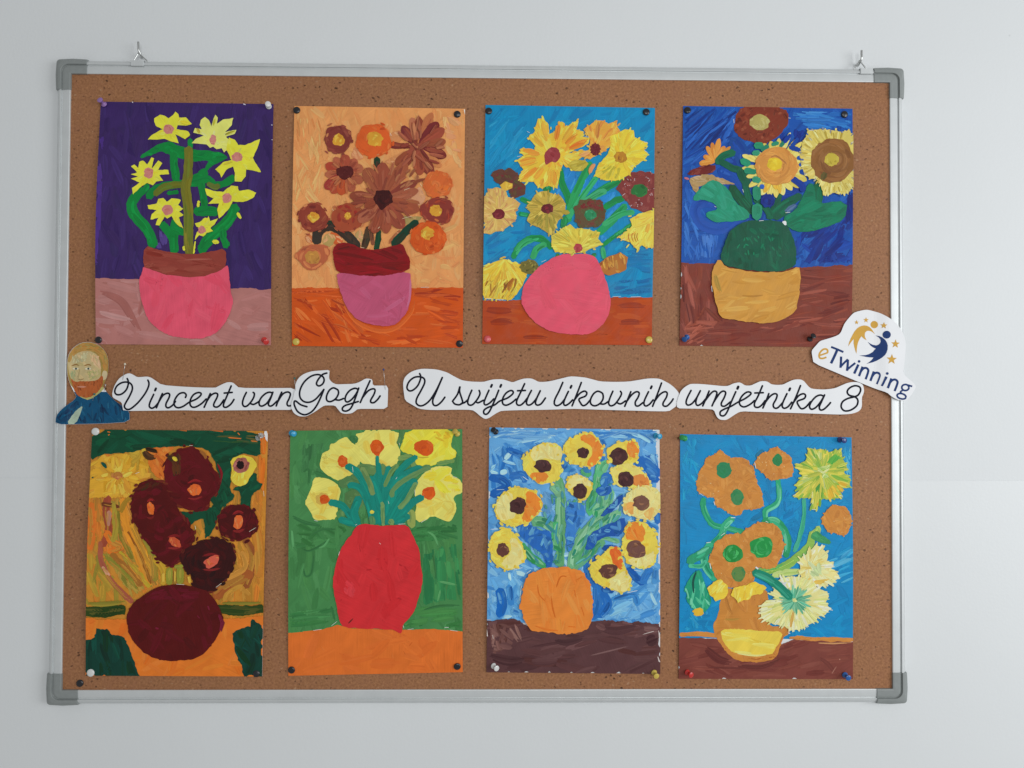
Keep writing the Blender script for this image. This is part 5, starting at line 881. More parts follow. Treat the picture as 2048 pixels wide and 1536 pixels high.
# ---------------------------------------------------------------- sunflowers, orange vase, dark brown table, streaky blue
def painting_orange_vase():
    S = Sheet((965, 845), [(40, 28), (1065, 42), (1068, 1510), (22, 1500)], 'painting of sunflowers in an orange vase on a dark brown table, streaky blue', .73, (.0008, .0022))
    b = S.part('painted_background'); o = S.fill(b, [(44, 32), (1040, 46), (1062, 1215), (28, 1200)], '#5C98C8', jit=5, sm=0)
    BL = ['#5A96C8', '#4A88C0', '#6CA4CE', '#3E7CB8', '#78AED4']
    S.strokes(b, o, BL, w=30, l=130, dens=1.2, ang=60, spread=50, var=.06)
    S.strokes(b, [(50, 40), (520, 50), (330, 130), (60, 120)], ['#4C88C0', '#7CB0D6', '#A4C8DE', '#3A78B6'], w=16, l=190, n=26, ang=-8, spread=10)
    S.strokes(b, [(640, 50), (1050, 50), (1050, 130), (700, 90)], ['#3674B4', '#5894C8', '#8CBCDA', '#2A68AA'], w=18, l=150, n=26, ang=8, spread=16)
    S.strokes(b, [(50, 130), (250, 150), (250, 320), (50, 420)], ['#2E70B2', '#4486C0', '#2464A8', '#5C9ACA'], w=26, l=150, n=28, ang=68, spread=18)
    S.strokes(b, [(930, 200), (1060, 180), (1060, 360), (990, 350)], ['#2A66AA', '#3E7EBC', '#2058A0', '#7AB0D4'], w=24, l=110, n=18, ang=60, spread=30)
    S.strokes(b, [(40, 880), (240, 880), (230, 1170), (40, 1170)], ['#5C9CCC', '#4A8CC4', '#7AB0D6', '#6AA6D0'], w=28, l=150, n=24, ang=70, spread=20)
    S.strokes(b, [(660, 1020), (1060, 900), (1060, 1190), (660, 1180)], ['#5A9ACC', '#4888C0', '#70AAD2', '#80B6D8', '#3C7CB8'], w=30, l=140, n=40, ang=-24, spread=26)
    S.strokes(b, [(350, 390), (420, 400), (420, 560), (350, 540)], ['#5C8CB4', '#6A9ABE', '#4C82B0'], w=30, l=90, n=10, ang=80)
    S.strokes(b, [(40, 120), (1050, 120), (1050, 1180), (40, 1180)], ['#8CBCD6', '#A8CCDE', '#7CB0D0', '#6CA4CC'], w=26, l=80, n=60, ang=50, spread=60, curve=.4)
    D = S.part('painted_brush_mark', label='deep blue dabs of thick paint'); DP = ['#265C9C', '#3068A6', '#1E4E8C', '#4480B4', '#5A94C0']
    for p, w, c in [([(150, 160), (200, 180), (250, 200)], 34, '#225EA6'), ([(50, 330), (110, 340), (150, 380), (60, 430)], 50, '#1E58A0'), ([(170, 330), (230, 310), (260, 350)], 46, '#2A66AC'), ([(930, 230), (990, 260), (1050, 310)], 70, '#2460A8'), ([(1000, 330), (1050, 340)], 44, '#1F5CA6'), ([(100, 1000), (120, 1080), (105, 1150)], 60, '#1F60AC'), ([(160, 980), (170, 1090)], 40, '#3A7CBA'), ([(620, 850), (630, 920), (680, 980)], 40, '#2A68AE'), ([(690, 980), (690, 1080), (670, 1170)], 60, '#2A6AB0'), ([(720, 1020), (750, 1090), (700, 1160)], 50, '#2562AA'), ([(720, 1000), (780, 1010)], 34, '#1C4C90'), ([(875, 880), (920, 930), (960, 965)], 44, '#2058A4'), ([(960, 960), (990, 900), (1010, 880)], 44, '#3272B6'), ([(1040, 880), (1030, 960)], 36, '#4A8AC0'), ([(780, 1060), (900, 1030), (930, 1090)], 36, '#3C80BC'), ([(1045, 545), (1050, 600)], 36, '#2A66AC'), ([(940, 580), (1000, 610), (1050, 635)], 26, '#3A78B4'), ([(50, 580), (90, 590), (115, 620)], 56, '#5290C2'), ([(180, 1130), (230, 1150)], 40, '#5C96C0'), ([(710, 110), (730, 140)], 40, '#2E68A6'), ([(640, 830), (680, 810)], 26, '#26589C')]:
        S.band(D, p, w, c, DP+[c], n=6, jit=3)
    k = S.part('bare_paper')
    for p, w in [([(240, 322), (275, 348)], 9), ([(80, 402), (140, 400)], 7), ([(45, 638), (100, 636)], 8), ([(180, 884), (250, 866)], 10), ([(262, 906), (290, 884)], 10), ([(860, 1022), (940, 1004)], 9), ([(905, 884), (955, 892)], 8), ([(492, 650), (498, 740)], 12), ([(860, 592), (915, 584)], 8), ([(600, 262), (650, 276)], 7), ([(484, 340), (504, 392)], 6), ([(234, 970), (222, 1080)], 10), ([(657, 1020), (658, 1090)], 7), ([(1020, 48), (1058, 50)], 12), ([(640, 806), (690, 786)], 7), ([(480, 868), (580, 880)], 6), ([(1056, 400), (1060, 440)], 9), ([(1052, 650), (1056, 760)], 7), ([(350, 372), (400, 362)], 7), ([(930, 110), (940, 150)], 6), ([(770, 1000), (820, 1022)], 7)]: S.stroke(k, [p[0], p[1]], w, '#C6D2DA', '#A8C4D8', lanes=3)
    t = S.part('painted_table'); o = S.fill(t, [(30, 1186), (120, 1180), (200, 1182), (270, 1218), (450, 1230), (640, 1200), (700, 1184), (900, 1192), (1058, 1208), (1064, 1505), (26, 1496)], '#56393A', jit=5, sm=0)
    S.strokes(t, o, ['#5C3E3E', '#4C3132', '#664646', '#573838', '#50302E'], w=40, l=190, dens=1.1, ang=-6, spread=12, var=.06)
    S.strokes(t, [(40, 1200), (230, 1200), (250, 1300), (60, 1400)], ['#7A5650', '#6A4844', '#50302C', '#8A665E'], w=26, l=110, n=22, ang=70, spread=40)
    for p, w, c in [([(270, 1350), (460, 1320), (640, 1290)], 16, '#40282A'), ([(640, 1400), (760, 1370), (880, 1340)], 10, '#7C5E5C'), ([(700, 1230), (800, 1250), (940, 1220)], 50, '#4A3032'), ([(960, 1230), (1060, 1240)], 44, '#6E504E'), ([(40, 1400), (160, 1430), (260, 1420)], 60, '#422A2C'), ([(680, 1210), (740, 1240)], 36, '#704E4C'), ([(980, 1320), (1050, 1290)], 70, '#3E2629'), ([(420, 1300), (500, 1320), (620, 1290)], 40, '#432C2E'), ([(100, 1330), (180, 1350)], 40, '#6E4C48')]: S.stroke(t, catmull(p, 5), w, c, '#56393A')
    for p in [[(25, 1180), (55, 1182)], [(26, 1330), (30, 1370)], [(1055, 1240), (1060, 1300)], [(240, 1500), (400, 1503)], [(960, 1270), (1030, 1250)], [(60, 1270), (66, 1300)], [(28, 1230), (32, 1290)], [(1050, 1400), (1060, 1440)]]: S.stroke(k, [p[0], p[1]], 8, '#C0B4AE', lanes=3)
    g = S.part('painted_stem'); GP = ['#5E9A6E', '#4A9060', '#74AA80', '#3E8A56', '#80B088']
    for p, w, c in [([(455, 340), (470, 420), (466, 520), (468, 700), (462, 855)], 70, '#5C9868'), ([(420, 380), (470, 430)], 70, '#6A9E78'), ([(310, 590), (370, 600), (420, 630)], 74, '#62A074'), ([(720, 560), (640, 640), (570, 760), (540, 870)], 90, '#68A478'), ([(820, 540), (740, 590), (640, 660)], 56, '#6CAC7C'), ([(700, 250), (690, 340), (660, 430), (645, 540)], 66, '#4AA26A'), ([(740, 240), (700, 310)], 70, '#5AAE7A'), ([(760, 400), (740, 470), (680, 540)], 90, '#6CAE80'), ([(235, 730), (290, 800), (370, 862)], 56, '#3C9458'), ([(240, 760), (310, 840)], 30, '#2C8048'), ([(720, 710), (640, 790), (560, 860)], 54, '#5C9C70'), ([(690, 690), (760, 700), (810, 715)], 30, '#68A07A'), ([(600, 290), (640, 310)], 50, '#4A9A66'), ([(440, 600), (430, 700), (450, 760)], 36, '#46A466')]:
        S.band(g, p, w*.85, c, GP+['#2E6E54', '#8CBC98', '#3A78A0'], n=12, jit=4)
    mix = S.part('painted_brush_mark', label='mixed green and blue strokes among the stems')
    S.strokes(mix, [(500, 480), (700, 300), (850, 420), (840, 560), (700, 780), (560, 860), (510, 860)], ['#4A9468', '#2E7C70', '#3A78A8', '#74B088', '#2F8A58', '#5A9EA0'], w=17, l=70, n=70, ang=-58, spread=22, var=.08)
    S.strokes(mix, [(330, 560), (440, 380), (500, 380), (480, 840), (420, 860), (250, 740)], ['#4A8A70', '#3A80A0', '#6AA488', '#2F7A50'], w=16, l=70, n=36, ang=70, spread=22, var=.08)
    L = S.part('painted_leaf', label='deep blue painted leaf'); LP = ['#275A9A', '#3468A4', '#1E4C88', '#4A82B4', '#5E9ABC']
    for p, c in [([(190, 632), (270, 600), (350, 652), (408, 645), (422, 740), (420, 862), (384, 858), (362, 780), (290, 745)], '#2A62AC'), ([(500, 480), (600, 480), (620, 560), (560, 660), (540, 760), (510, 780), (496, 640)], '#3A76BA'), ([(620, 740), (640, 670), (720, 620), (790, 600), (852, 560), (858, 610), (830, 680), (760, 680), (700, 700), (660, 760), (620, 760)], '#234F98'), ([(698, 560), (760, 500), (838, 422), (846, 450), (800, 520), (720, 568)], '#1E4790'), ([(672, 405), (700, 380), (770, 370), (772, 420), (715, 450)], '#275AA4'), ([(700, 360), (720, 305), (765, 298), (780, 350), (730, 390)], '#2C66A8'), ([(460, 200), (480, 160), (496, 190), (512, 262), (570, 280), (540, 304), (480, 290)], '#3C7CAE'), ([(600, 270), (650, 265), (650, 300), (610, 300)], '#34749E'), ([(710, 760), (740, 730), (820, 738), (760, 772)], '#1E4A90'), ([(700, 190), (730, 185), (740, 220), (710, 235)], '#3470AE')]:
        o = S.fill(L, p, c, jit=3); S.strokes(L, o, LP+[c], w=18, l=60, dens=1.3, ang=-60, spread=50, var=.08)
    Y, P_, O = ['#DCBC4C', '#E2C658', '#D4AE3C'], ['#D8C47C', '#E0CE8C', '#D0BA6C'], ['#D67C30', '#E08A3C', '#CC6C28']
    def sun(outline, ctr, rx, ry, zones, cc='#452A2A', base=None):
        f = S.part('painted_flower'); o = S.fill(f, outline, (base or Y)[0], jit=4); S.strokes(f, o, base or Y, w=20, l=60, dens=1, mode='tan', ctr=ctr, spread=40, var=.05)
        for poly, pal in zones:
            q = S.fill(f, poly, pal[0], jit=4); S.strokes(f, q, pal, w=18, l=60, dens=1, ang=70, spread=40, var=.05)
        S.fringe(f, o[::4], (base or Y)+['#D8B050'], np.array(outline, float).mean(0), mode='tan', l=(16, 36), w=(12, 20)); S.fringe(f, o[::5], (base or Y), np.array(outline, float).mean(0), l=(16, 30), w=(10, 18))
        k = S.part('flower_centre', f); e = S.fill(k, ell(ctr[0], ctr[1], rx, ry, 16, 0, .08), cc, jit=3); S.strokes(k, e, [cc, '#5A3634' if cc == '#452A2A' else '#8C6248', '#3C2224' if cc == '#452A2A' else '#5E3C30'], w=15, l=40, n=9, mode='tan', ctr=ctr, spread=20)
        return f
    sun([(275, 180), (322, 130), (420, 115), (482, 150), (470, 240), (472, 320), (430, 356), (345, 372), (285, 330), (240, 270), (240, 215)], (362, 260), 53, 38, [([(280, 185), (322, 135), (420, 118), (478, 155), (468, 230), (420, 215), (360, 215), (310, 240)], P_), ([(285, 300), (380, 300), (400, 330), (345, 370), (290, 335)], O)])
    sun([(490, 150), (500, 110), (580, 70), (660, 60), (712, 120), (732, 170), (692, 240), (650, 270), (600, 260), (530, 252), (500, 200)], (602, 180), 37, 34, [([(570, 90), (650, 62), (710, 120), (730, 170), (690, 240), (650, 268), (625, 250), (665, 180), (640, 130)], O)])
    sun([(742, 160), (800, 120), (930, 106), (942, 160), (932, 222), (870, 262), (800, 262), (752, 222)], (815, 202), 54, 50, [([(860, 118), (930, 108), (940, 160), (920, 215), (870, 200)], O)])
    sun([(760, 290), (800, 256), (900, 240), (962, 292), (1002, 350), (1002, 402), (900, 402), (800, 380)], (857, 340), 47, 48, [([(890, 320), (970, 300), (1000, 350), (1000, 385), (900, 380)], ['#C87C3C', '#DCA04C', '#B86A34'])], base=['#DCC268', '#E2C858', '#D4B454'])
    sun([(505, 342), (560, 306), (640, 340), (662, 390), (640, 440), (600, 476), (540, 440), (512, 402)], (585, 412), 42, 48, [([(508, 340), (560, 308), (636, 340), (655, 388), (600, 372), (550, 380), (520, 400)], P_)])
    sun([(80, 470), (140, 410), (200, 386), (300, 400), (362, 470), (352, 530), (280, 602), (200, 622), (120, 602), (75, 540)], (213, 498), 49, 50, [([(82, 475), (140, 415), (190, 430), (165, 500), (200, 560), (120, 595), (78, 540)], P_), ([(262, 410), (310, 420), (360, 470), (348, 530), (280, 600), (235, 590), (255, 500)], O)])
    sun([(35, 740), (60, 660), (130, 630), (200, 660), (252, 760), (266, 820), (200, 872), (140, 886), (60, 832)], (123, 758), 37, 40, [([(165, 690), (215, 700), (262, 815), (200, 868), (140, 882), (110, 830), (170, 780)], P_)], cc='#5A3832')
    sun([(840, 480), (870, 412), (960, 376), (1062, 392), (1060, 530), (1000, 590), (900, 560), (840, 540)], (948, 480), 50, 46, [([(842, 490), (900, 470), (910, 520), (900, 555), (842, 540)], ['#D69850', '#DCA85C']), ([(960, 540), (1030, 500), (1010, 585), (980, 570)], ['#D4A058', '#DCB468'])], cc='#6E4C40', base=P_)
    sun([(855, 602), (962, 590), (1032, 650), (1050, 720), (1040, 840), (962, 882), (880, 850), (830, 780), (850, 690)], (918, 760), 60, 52, [([(858, 600), (940, 588), (975, 640), (970, 720), (900, 700), (855, 705)], O), ([(870, 820), (960, 800), (1035, 760), (1030, 840), (960, 878), (885, 850)], P_)], cc='#6A4840')
    f = sun([(640, 852), (700, 800), (770, 752), (822, 740), (850, 872), (892, 930), (880, 1000), (830, 1022), (760, 992), (680, 962), (640, 910)], (755, 886), 53, 42, [([(770, 925), (850, 880), (890, 930), (878, 998), (830, 1018), (750, 985)], P_), ([(755, 760), (820, 738), (848, 870), (820, 880), (770, 830)], ['#D0622A', '#DC702E', '#C65A28'])], cc='#5A3A32')
    v = S.part('painted_vase'); o = S.fill(v, [(285, 902), (380, 868), (450, 862), (530, 872), (600, 890), (640, 950), (656, 1050), (662, 1180), (622, 1240), (540, 1270), (420, 1262), (310, 1255), (260, 1210), (240, 1130), (215, 1110), (240, 1030), (250, 940)], '#DC7C36', jit=5)
    S.strokes(v, o, ['#DE8038', '#D87632', '#E08640', '#DA7A34'], w=34, l=150, dens=1, ang=84, spread=14, var=.03)
    for p in [[(330, 960), (340, 1030), (390, 1080)], [(440, 990), (470, 920), (520, 930)], [(600, 920), (560, 945)], [(590, 1100), (610, 1160)], [(440, 1180), (420, 1110), (410, 1030)], [(510, 1220), (560, 1225)], [(550, 1000), (560, 1050)], [(300, 1210), (390, 1240), (480, 1245)]]: S.stroke(v, catmull(p, 4) if len(p) > 2 else p, 9, '#BC5C20', '#D8722E', lanes=3)
    S.finish()

# ---------------------------------------------------------------- ochre and pale flowers, teal stems, yellow bowl
def painting_ochre():
    S = Sheet((1350, 855), [(30, 38), (1062, 58), (1070, 1512), (20, 1510)], 'painting of ochre and pale yellow flowers with curling teal stems on turquoise blue', .79, (.0008, .0020))
    b = S.part('painted_background'); o = S.fill(b, [(33, 41), (1060, 61), (1066, 1275), (27, 1262)], '#0A80B4', jit=1.5, sm=0)
    S.strokes(b, o, ['#0A7EB2', '#0E86B8', '#0877AA', '#1289BA'], w=32, l=130, dens=1.1, ang=40, spread=60, curve=.4, var=.03)
    S.strokes(b, [(40, 60), (160, 60), (140, 420), (40, 440)], ['#2A96BE', '#1C8EBA', '#0C7EB0'], w=16, l=120, n=22, ang=60, spread=30, curve=.5)
    S.strokes(b, [(900, 780), (1066, 700), (1066, 920), (880, 960)], ['#3C9CC4', '#2890BE', '#58AACB', '#107EB2'], w=16, l=150, n=20, ang=-32, spread=8)
    S.strokes(b, [(480, 640), (620, 320), (760, 460), (720, 700)], ['#0A7CB4', '#0872A6', '#1086BC'], w=24, l=110, n=20, ang=-60, spread=24)
    S.strokes(b, [(1000, 100), (1060, 100), (1062, 400), (1030, 380)], ['#3A9ABE', '#2A8CB8', '#5CB0C8'], w=18, l=110, n=10, ang=70, spread=20)
    S.strokes(b, [(60, 1060), (210, 1100), (200, 1200), (60, 1220)], ['#2A92BE', '#0E80B2', '#3C9CC2'], w=13, l=90, n=14, ang=60, spread=40, curve=.6)
    S.stroke(b, catmull([(450, 560), (520, 520), (530, 480)], 4), 30, '#1A6A8C', '#0C78AC')
    S.stroke(b, catmull([(480, 190), (505, 160), (540, 130)], 4), 30, '#2A6A84', '#0C78AC')
    t = S.part('painted_table'); o = S.fill(t, [(27, 1262), (240, 1266), (640, 1300), (720, 1276), (900, 1276), (1068, 1284), (1068, 1508), (24, 1506)], '#774038', jit=3, sm=0)
    S.strokes(t, o, ['#7C443A', '#703A34', '#824A40', '#6C3630'], w=34, l=180, dens=1.1, ang=-4, spread=14, var=.04)
    for p, w, c in [([(180, 1320), (260, 1390), (350, 1410)], 50, '#5C2E2C'), ([(370, 1430), (520, 1440), (640, 1390)], 36, '#63322E'), ([(100, 1440), (240, 1450)], 26, '#8A4C40'), ([(860, 1380), (920, 1420), (960, 1480)], 24, '#6A3832'), ([(940, 1480), (970, 1430)], 10, '#98685A'), ([(200, 1440), (420, 1445)], 16, '#5A2C2A')]: S.stroke(t, catmull(p, 4) if len(p) > 2 else p, w, c, '#774038')
    S.stroke(t, [(985, 1390), (992, 1392)], 12, '#A87464', lanes=2)
    e_ = t; OP = ['#C4833E', '#B8763A', '#CC8E48']
    for p, w in [([(30, 1240), (130, 1238), (245, 1246)], 30), ([(690, 1262), (860, 1270), (1064, 1272)], 22)]: S.band(e_, p, w, '#C08040', OP, jit=3, n=4)
    S.stroke(e_, [(840, 1292), (950, 1296), (1060, 1290)], 9, '#C49060', lanes=3)
    v = S.part('painted_vase'); o = S.fill(v, [(300, 960), (380, 975), (550, 955), (565, 1080), (595, 1150), (562, 1190), (682, 1192), (690, 1240), (642, 1262), (610, 1390), (470, 1412), (340, 1392), (240, 1256), (225, 1182), (255, 1130), (268, 1050)], '#BE7E3A', jit=3)
    S.strokes(v, o, ['#C28440', '#B67636', '#C88A44', '#BC7C3C'], w=28, l=100, dens=1, ang=80, spread=30, var=.04)
    S.strokes(v, [(240, 1260), (330, 1370), (470, 1400), (610, 1380), (640, 1300), (600, 1370), (480, 1385), (340, 1370), (270, 1270)], ['#A8602E', '#B06A34', '#9A5428'], w=18, l=100, n=14, ang=20, spread=40); S.stroke(v, [(290, 1150), (360, 1155), (400, 1145)], 16, '#A08038', '#B47A3A'); S.stroke(v, catmull([(300, 1000), (320, 1080), (350, 1120)], 4), 20, '#A86E34', '#BA7C3A')
    r = S.part('vase_base', v, 'yellow bowl of the painted vase'); o = S.fill(r, [(265, 1203), (400, 1210), (520, 1220), (652, 1226), (622, 1300), (590, 1352), (555, 1366), (480, 1372), (352, 1356), (290, 1290)], '#D8BE4C', jit=2.5); S.strokes(r, o, ['#DEC656', '#D2B440', '#E2CE6C', '#DABE48'], w=24, l=150, dens=1.1, ang=6, spread=8, var=.03)
    S.stroke(r, catmull([(360, 1352), (480, 1368), (560, 1360)], 4), 12, '#E8DC98', '#DCC860')
    st = S.part('painted_stem'); TP = ['#3CA87C', '#2A9468', '#58B890', '#1E8660', '#70C4A0']
    for p, w, c in [([(168, 425), (175, 500), (225, 580), (320, 605), (410, 632)], 36, '#2C9468'), ([(345, 545), (300, 590), (270, 660), (215, 705)], 44, '#38A074'), ([(300, 600), (340, 560)], 22, '#6CC09C'), ([(616, 318), (625, 400), (610, 460), (548, 500), (545, 555)], 34, '#2E9C70'), ([(535, 560), (600, 560), (650, 610), (675, 680), (668, 770)], 46, '#2A8C5C'), ([(772, 430), (772, 540), (750, 650), (715, 745)], 26, '#44A286'), ([(210, 700), (175, 760), (190, 840), (240, 905)], 54, '#36A07A'), ([(80, 800), (130, 770), (210, 730)], 56, '#2F8C66'), ([(85, 825), (150, 830), (180, 800)], 26, '#48AE88')]: S.band(st, p, w, c, TP, n=5, jit=2.5)
    for p, w, c in [([(825, 630), (800, 720), (720, 790), (640, 840), (500, 870)], 50, '#84AC50'), ([(860, 600), (830, 660)], 44, '#A8B85C'), ([(590, 885), (680, 870), (760, 865)], 40, '#AEC078')]: S.band(st, p, w, c, ['#A0BC5C', '#7CA84C', '#B8CC70', '#58A058'], n=6, jit=3)
    L = S.part('painted_leaf'); o = S.fill(L, [(815, 640), (850, 615), (880, 640), (935, 685), (920, 705), (850, 685), (818, 665)], '#3C8C58', jit=3); S.strokes(L, o, ['#489A60', '#2E7C4C'], w=16, l=60, n=10, ang=35, spread=12)
    bu = S.part('painted_flower', label='drooping teal bud'); o = S.fill(bu, [(58, 945), (100, 872), (150, 850), (172, 930), (218, 1040), (205, 1080), (172, 1112), (110, 1090), (60, 1030), (70, 990), (48, 975)], '#279070', jit=3); S.strokes(bu, o, TP, w=16, l=80, n=22, ang=75, spread=16); S.stroke(bu, catmull([(130, 850), (105, 920), (112, 1000)], 4), 14, '#0C4A44', '#14604E', lanes=3); S.fill(bu, ell(138, 1104, 34, 23), '#D4AA38', jit=3)
    OC, OCP = '#BF7F3C', ['#C48640', '#B87636', '#C98C48', '#BC7C3C']
    def ochre(outline, greens):
        f = S.part('painted_flower'); o = S.fill(f, outline, OC, jit=6); S.strokes(f, o, OCP, w=20, l=50, dens=1.1, ang=50, spread=90, var=.05)
        for e0 in o[::3]:
            d_ = e0-o.mean(0); d_ /= np.hypot(*d_)+1e-6; S.stroke(f, np.array([e0-d_*14, e0, e0+d_*RNG.uniform(2, 9)]), RNG.uniform(8, 14), OCP[RNG.integers(4)], OC, lanes=3)
        for _ in range(14):
            q = RNG.uniform(o.min(0), o.max(0))
            if pip(q[None], o)[0]: S.stroke(f, [q, q+RNG.normal(0, 5, 2)], 5, '#DCB884', lanes=2)
        for cx, cy, rx, ry, c in greens:
            k = S.part('flower_centre', f); e = S.fill(k, ell(cx, cy, rx, ry, 16, 0, .05), c, jit=2.5); S.strokes(k, e, [c, '#3C9458' if rx > 50 else c, '#4AAE60' if rx > 50 else '#2C7A4C'], w=13, l=44, n=14, mode='tan', ctr=(cx, cy))
    ochre([(120, 330), (135, 285), (150, 262), (180, 190), (230, 165), (266, 130), (330, 176), (360, 182), (430, 186), (476, 250), (490, 330), (526, 400), (532, 460), (500, 492), (430, 490), (380, 536), (300, 502), (230, 462), (240, 422), (180, 416), (140, 385)], [(293, 254, 46, 52, '#2F7C54'), (373, 420, 38, 48, '#3E7E50')])
    ochre([(480, 230), (500, 190), (520, 160), (560, 130), (612, 115), (680, 156), (716, 240), (690, 302), (580, 320), (530, 282)], [(615, 196, 30, 38, '#2F7848')])
    ochre([(875, 560), (890, 500), (960, 460), (1032, 480), (1052, 540), (1050, 580), (1032, 640), (1000, 646), (920, 622)], [])
    ochre([(205, 780), (240, 690), (300, 630), (380, 640), (400, 650), (420, 610), (520, 560), (600, 582), (640, 640), (652, 700), (640, 770), (602, 850), (490, 842), (472, 930), (380, 970), (290, 952), (220, 880)], [(345, 756, 64, 54, '#24803C'), (517, 718, 70, 68, '#258A44'), (380, 878, 43, 46, '#5A7C44')])
    f = S.part('painted_flower', label='yellow green flower with long strokes'); o = S.fill(f, [(800, 126), (850, 132), (895, 126), (902, 150), (990, 132), (1004, 180), (1030, 240), (1010, 270), (1050, 312), (1045, 357), (980, 370), (1005, 412), (940, 430), (880, 430), (842, 498), (815, 490), (822, 420), (740, 422), (705, 410), (742, 380), (720, 350), (760, 290), (720, 230), (780, 202)], '#A2AE40', jit=4, sm=0); S.strokes(f, o, ['#6EA03E', '#C8BC4C', '#4A8E3E', '#D6C658', '#B4B848', '#86AA44', '#D0CE84'], w=18, l=110, n=90, mode='rad', ctr=(880, 270), spread=8, var=.06); S.fringe(f, o[::3], ['#6EA03E', '#C8BC4C', '#86AA44', '#D6C658'], (880, 270), l=(30, 70), w=(10, 18)); S.strokes(f, [(850, 240), (930, 220), (920, 300), (860, 310)], ['#C8CC88', '#9CBE5C', '#D4D4A0'], w=12, l=70, n=14, ang=-20, spread=40)
    S.strokes(f, [(960, 320), (1040, 330), (1000, 400), (830, 480), (880, 400)], ['#D2B040', '#C8A034'], w=18, l=70, n=10, mode='rad', ctr=(880, 270)); S.strokes(f, [(960, 150), (1000, 180), (930, 230), (900, 210)], ['#4C9A3E', '#62A848'], w=18, l=90, n=8, mode='rad', ctr=(880, 270))
    f = S.part('painted_flower', label='pale cream flower at the right'); o = S.fill(f, [(740, 800), (760, 770), (785, 760), (842, 700), (870, 712), (900, 745), (915, 760), (905, 800), (950, 812), (935, 850), (985, 890), (940, 930), (870, 952), (800, 940), (752, 880)], '#D8CC88', jit=4, sm=0); S.strokes(f, o, ['#E2DA9C', '#D0C070', '#DCD28C', '#E8E2B4', '#CDB560'], w=18, l=90, n=40, mode='rad', ctr=(800, 840), spread=10, var=.04); S.fringe(f, o[::2], ['#E2DA9C', '#DCD28C', '#EAE6BE', '#D0C070'], (800, 840), l=(40, 90), w=(10, 20)); S.strokes(f, [(790, 790), (880, 790), (880, 890), (800, 900)], ['#B8C890', '#C8D0A0'], w=26, l=60, n=8, ang=60); S.strokes(f, [(770, 900), (940, 900), (870, 945), (800, 938)], ['#D2AE50', '#DABC64'], w=18, l=80, n=8, ang=-6)
    f = S.part('painted_flower', label='pale cream flower with teal streaked middle'); o = S.fill(f, [(600, 930), (640, 905), (700, 895), (780, 900), (840, 950), (905, 985), (915, 1010), (900, 1050), (932, 1080), (892, 1130), (840, 1140), (842, 1162), (770, 1202), (690, 1215), (660, 1190), (590, 1178), (515, 1140), (520, 1060), (535, 1040), (600, 1040), (640, 1025), (560, 1000), (580, 992)], '#D4CC88', jit=4, sm=0); S.strokes(f, o, ['#E0DAA0', '#C8C470', '#DCD48C', '#E4E0B4', '#B8C070', '#D0BC68'], w=20, l=110, n=70, mode='rad', ctr=(715, 1040), spread=8, var=.04); S.strokes(f, [(600, 910), (700, 895), (690, 980), (640, 980)], ['#DCDCD0', '#D0D4C0'], w=18, l=60, n=8, mode='rad', ctr=(715, 1040))
    S.fringe(f, o[::2], ['#E0DAA0', '#DCD48C', '#E8E4BC', '#C8CC7C'], (715, 1040), l=(50, 110), w=(10, 20))
    for a in list(np.linspace(0, 6.0, 30)): 
        d = np.array((math.cos(a), math.sin(a)))*RNG.uniform(60, 115); S.stroke(f, np.array((718, 1035.))+d*np.linspace(.1, 1, 6)[:, None], 17, ['#2E9474', '#4CAA8C', '#1E8464'][RNG.integers(3)], '#9CC49C', lanes=4)
    S.stroke(f, catmull([(690, 1210), (700, 1150), (712, 1090)], 4), 16, '#C08A40', '#CDB060')
    S.band(st, [(475, 868), (560, 905), (630, 960), (690, 1020)], 52, '#1E8066', ['#2A9070', '#186C58', '#46A488'], n=6); S.parts.append(S.parts.pop(S.parts.index(st)))
    y = S.part('painted_petal', label='loose yellow petals at the vase mouth')
    for p in [[(190, 962), (225, 922), (270, 912), (312, 950), (318, 985), (290, 1022), (262, 1030), (240, 1040), (225, 1018), (200, 1002)], [(330, 1002), (350, 965), (400, 950), (480, 920), (515, 940), (545, 962), (522, 1000), (470, 1005), (440, 1032), (410, 1030), (375, 1052), (360, 1030)]]:
        o = S.fill(y, p, '#DEBC40', jit=4, sm=0); S.strokes(y, o, ['#E4C650', '#D6AE34', '#E8D06C'], w=14, l=60, n=18, ang=115, spread=20)
    k = S.part('bare_paper')
    for p, w in [([(480, 835), (500, 850)], 22), ([(205, 810), (212, 850)], 12), ([(650, 730), (640, 770)], 10), ([(330, 540), (365, 540)], 12), ([(705, 408), (725, 400)], 10), ([(300, 628), (270, 650)], 9), ([(230, 440), (238, 470)], 8), ([(475, 205), (485, 250)], 10), ([(540, 560), (560, 570)], 8), ([(140, 390), (170, 410)], 7), ([(980, 405), (1005, 412)], 9), ([(640, 940), (670, 930)], 30), ([(815, 490), (845, 492)], 8), ([(675, 1230), (690, 1235)], 10), ([(1062, 720), (1064, 820)], 5), ([(180, 690), (215, 685)], 8)]: S.stroke(k, [p[0], p[1]], w, '#D2D6D8', '#C0CCD0', lanes=3)
    S.finish()

for build in (painting_pink_pot, painting_mauve_pot, painting_pink_vase, painting_sunflowers, painting_maroon, painting_red_vase, painting_orange_vase, painting_ochre): build()

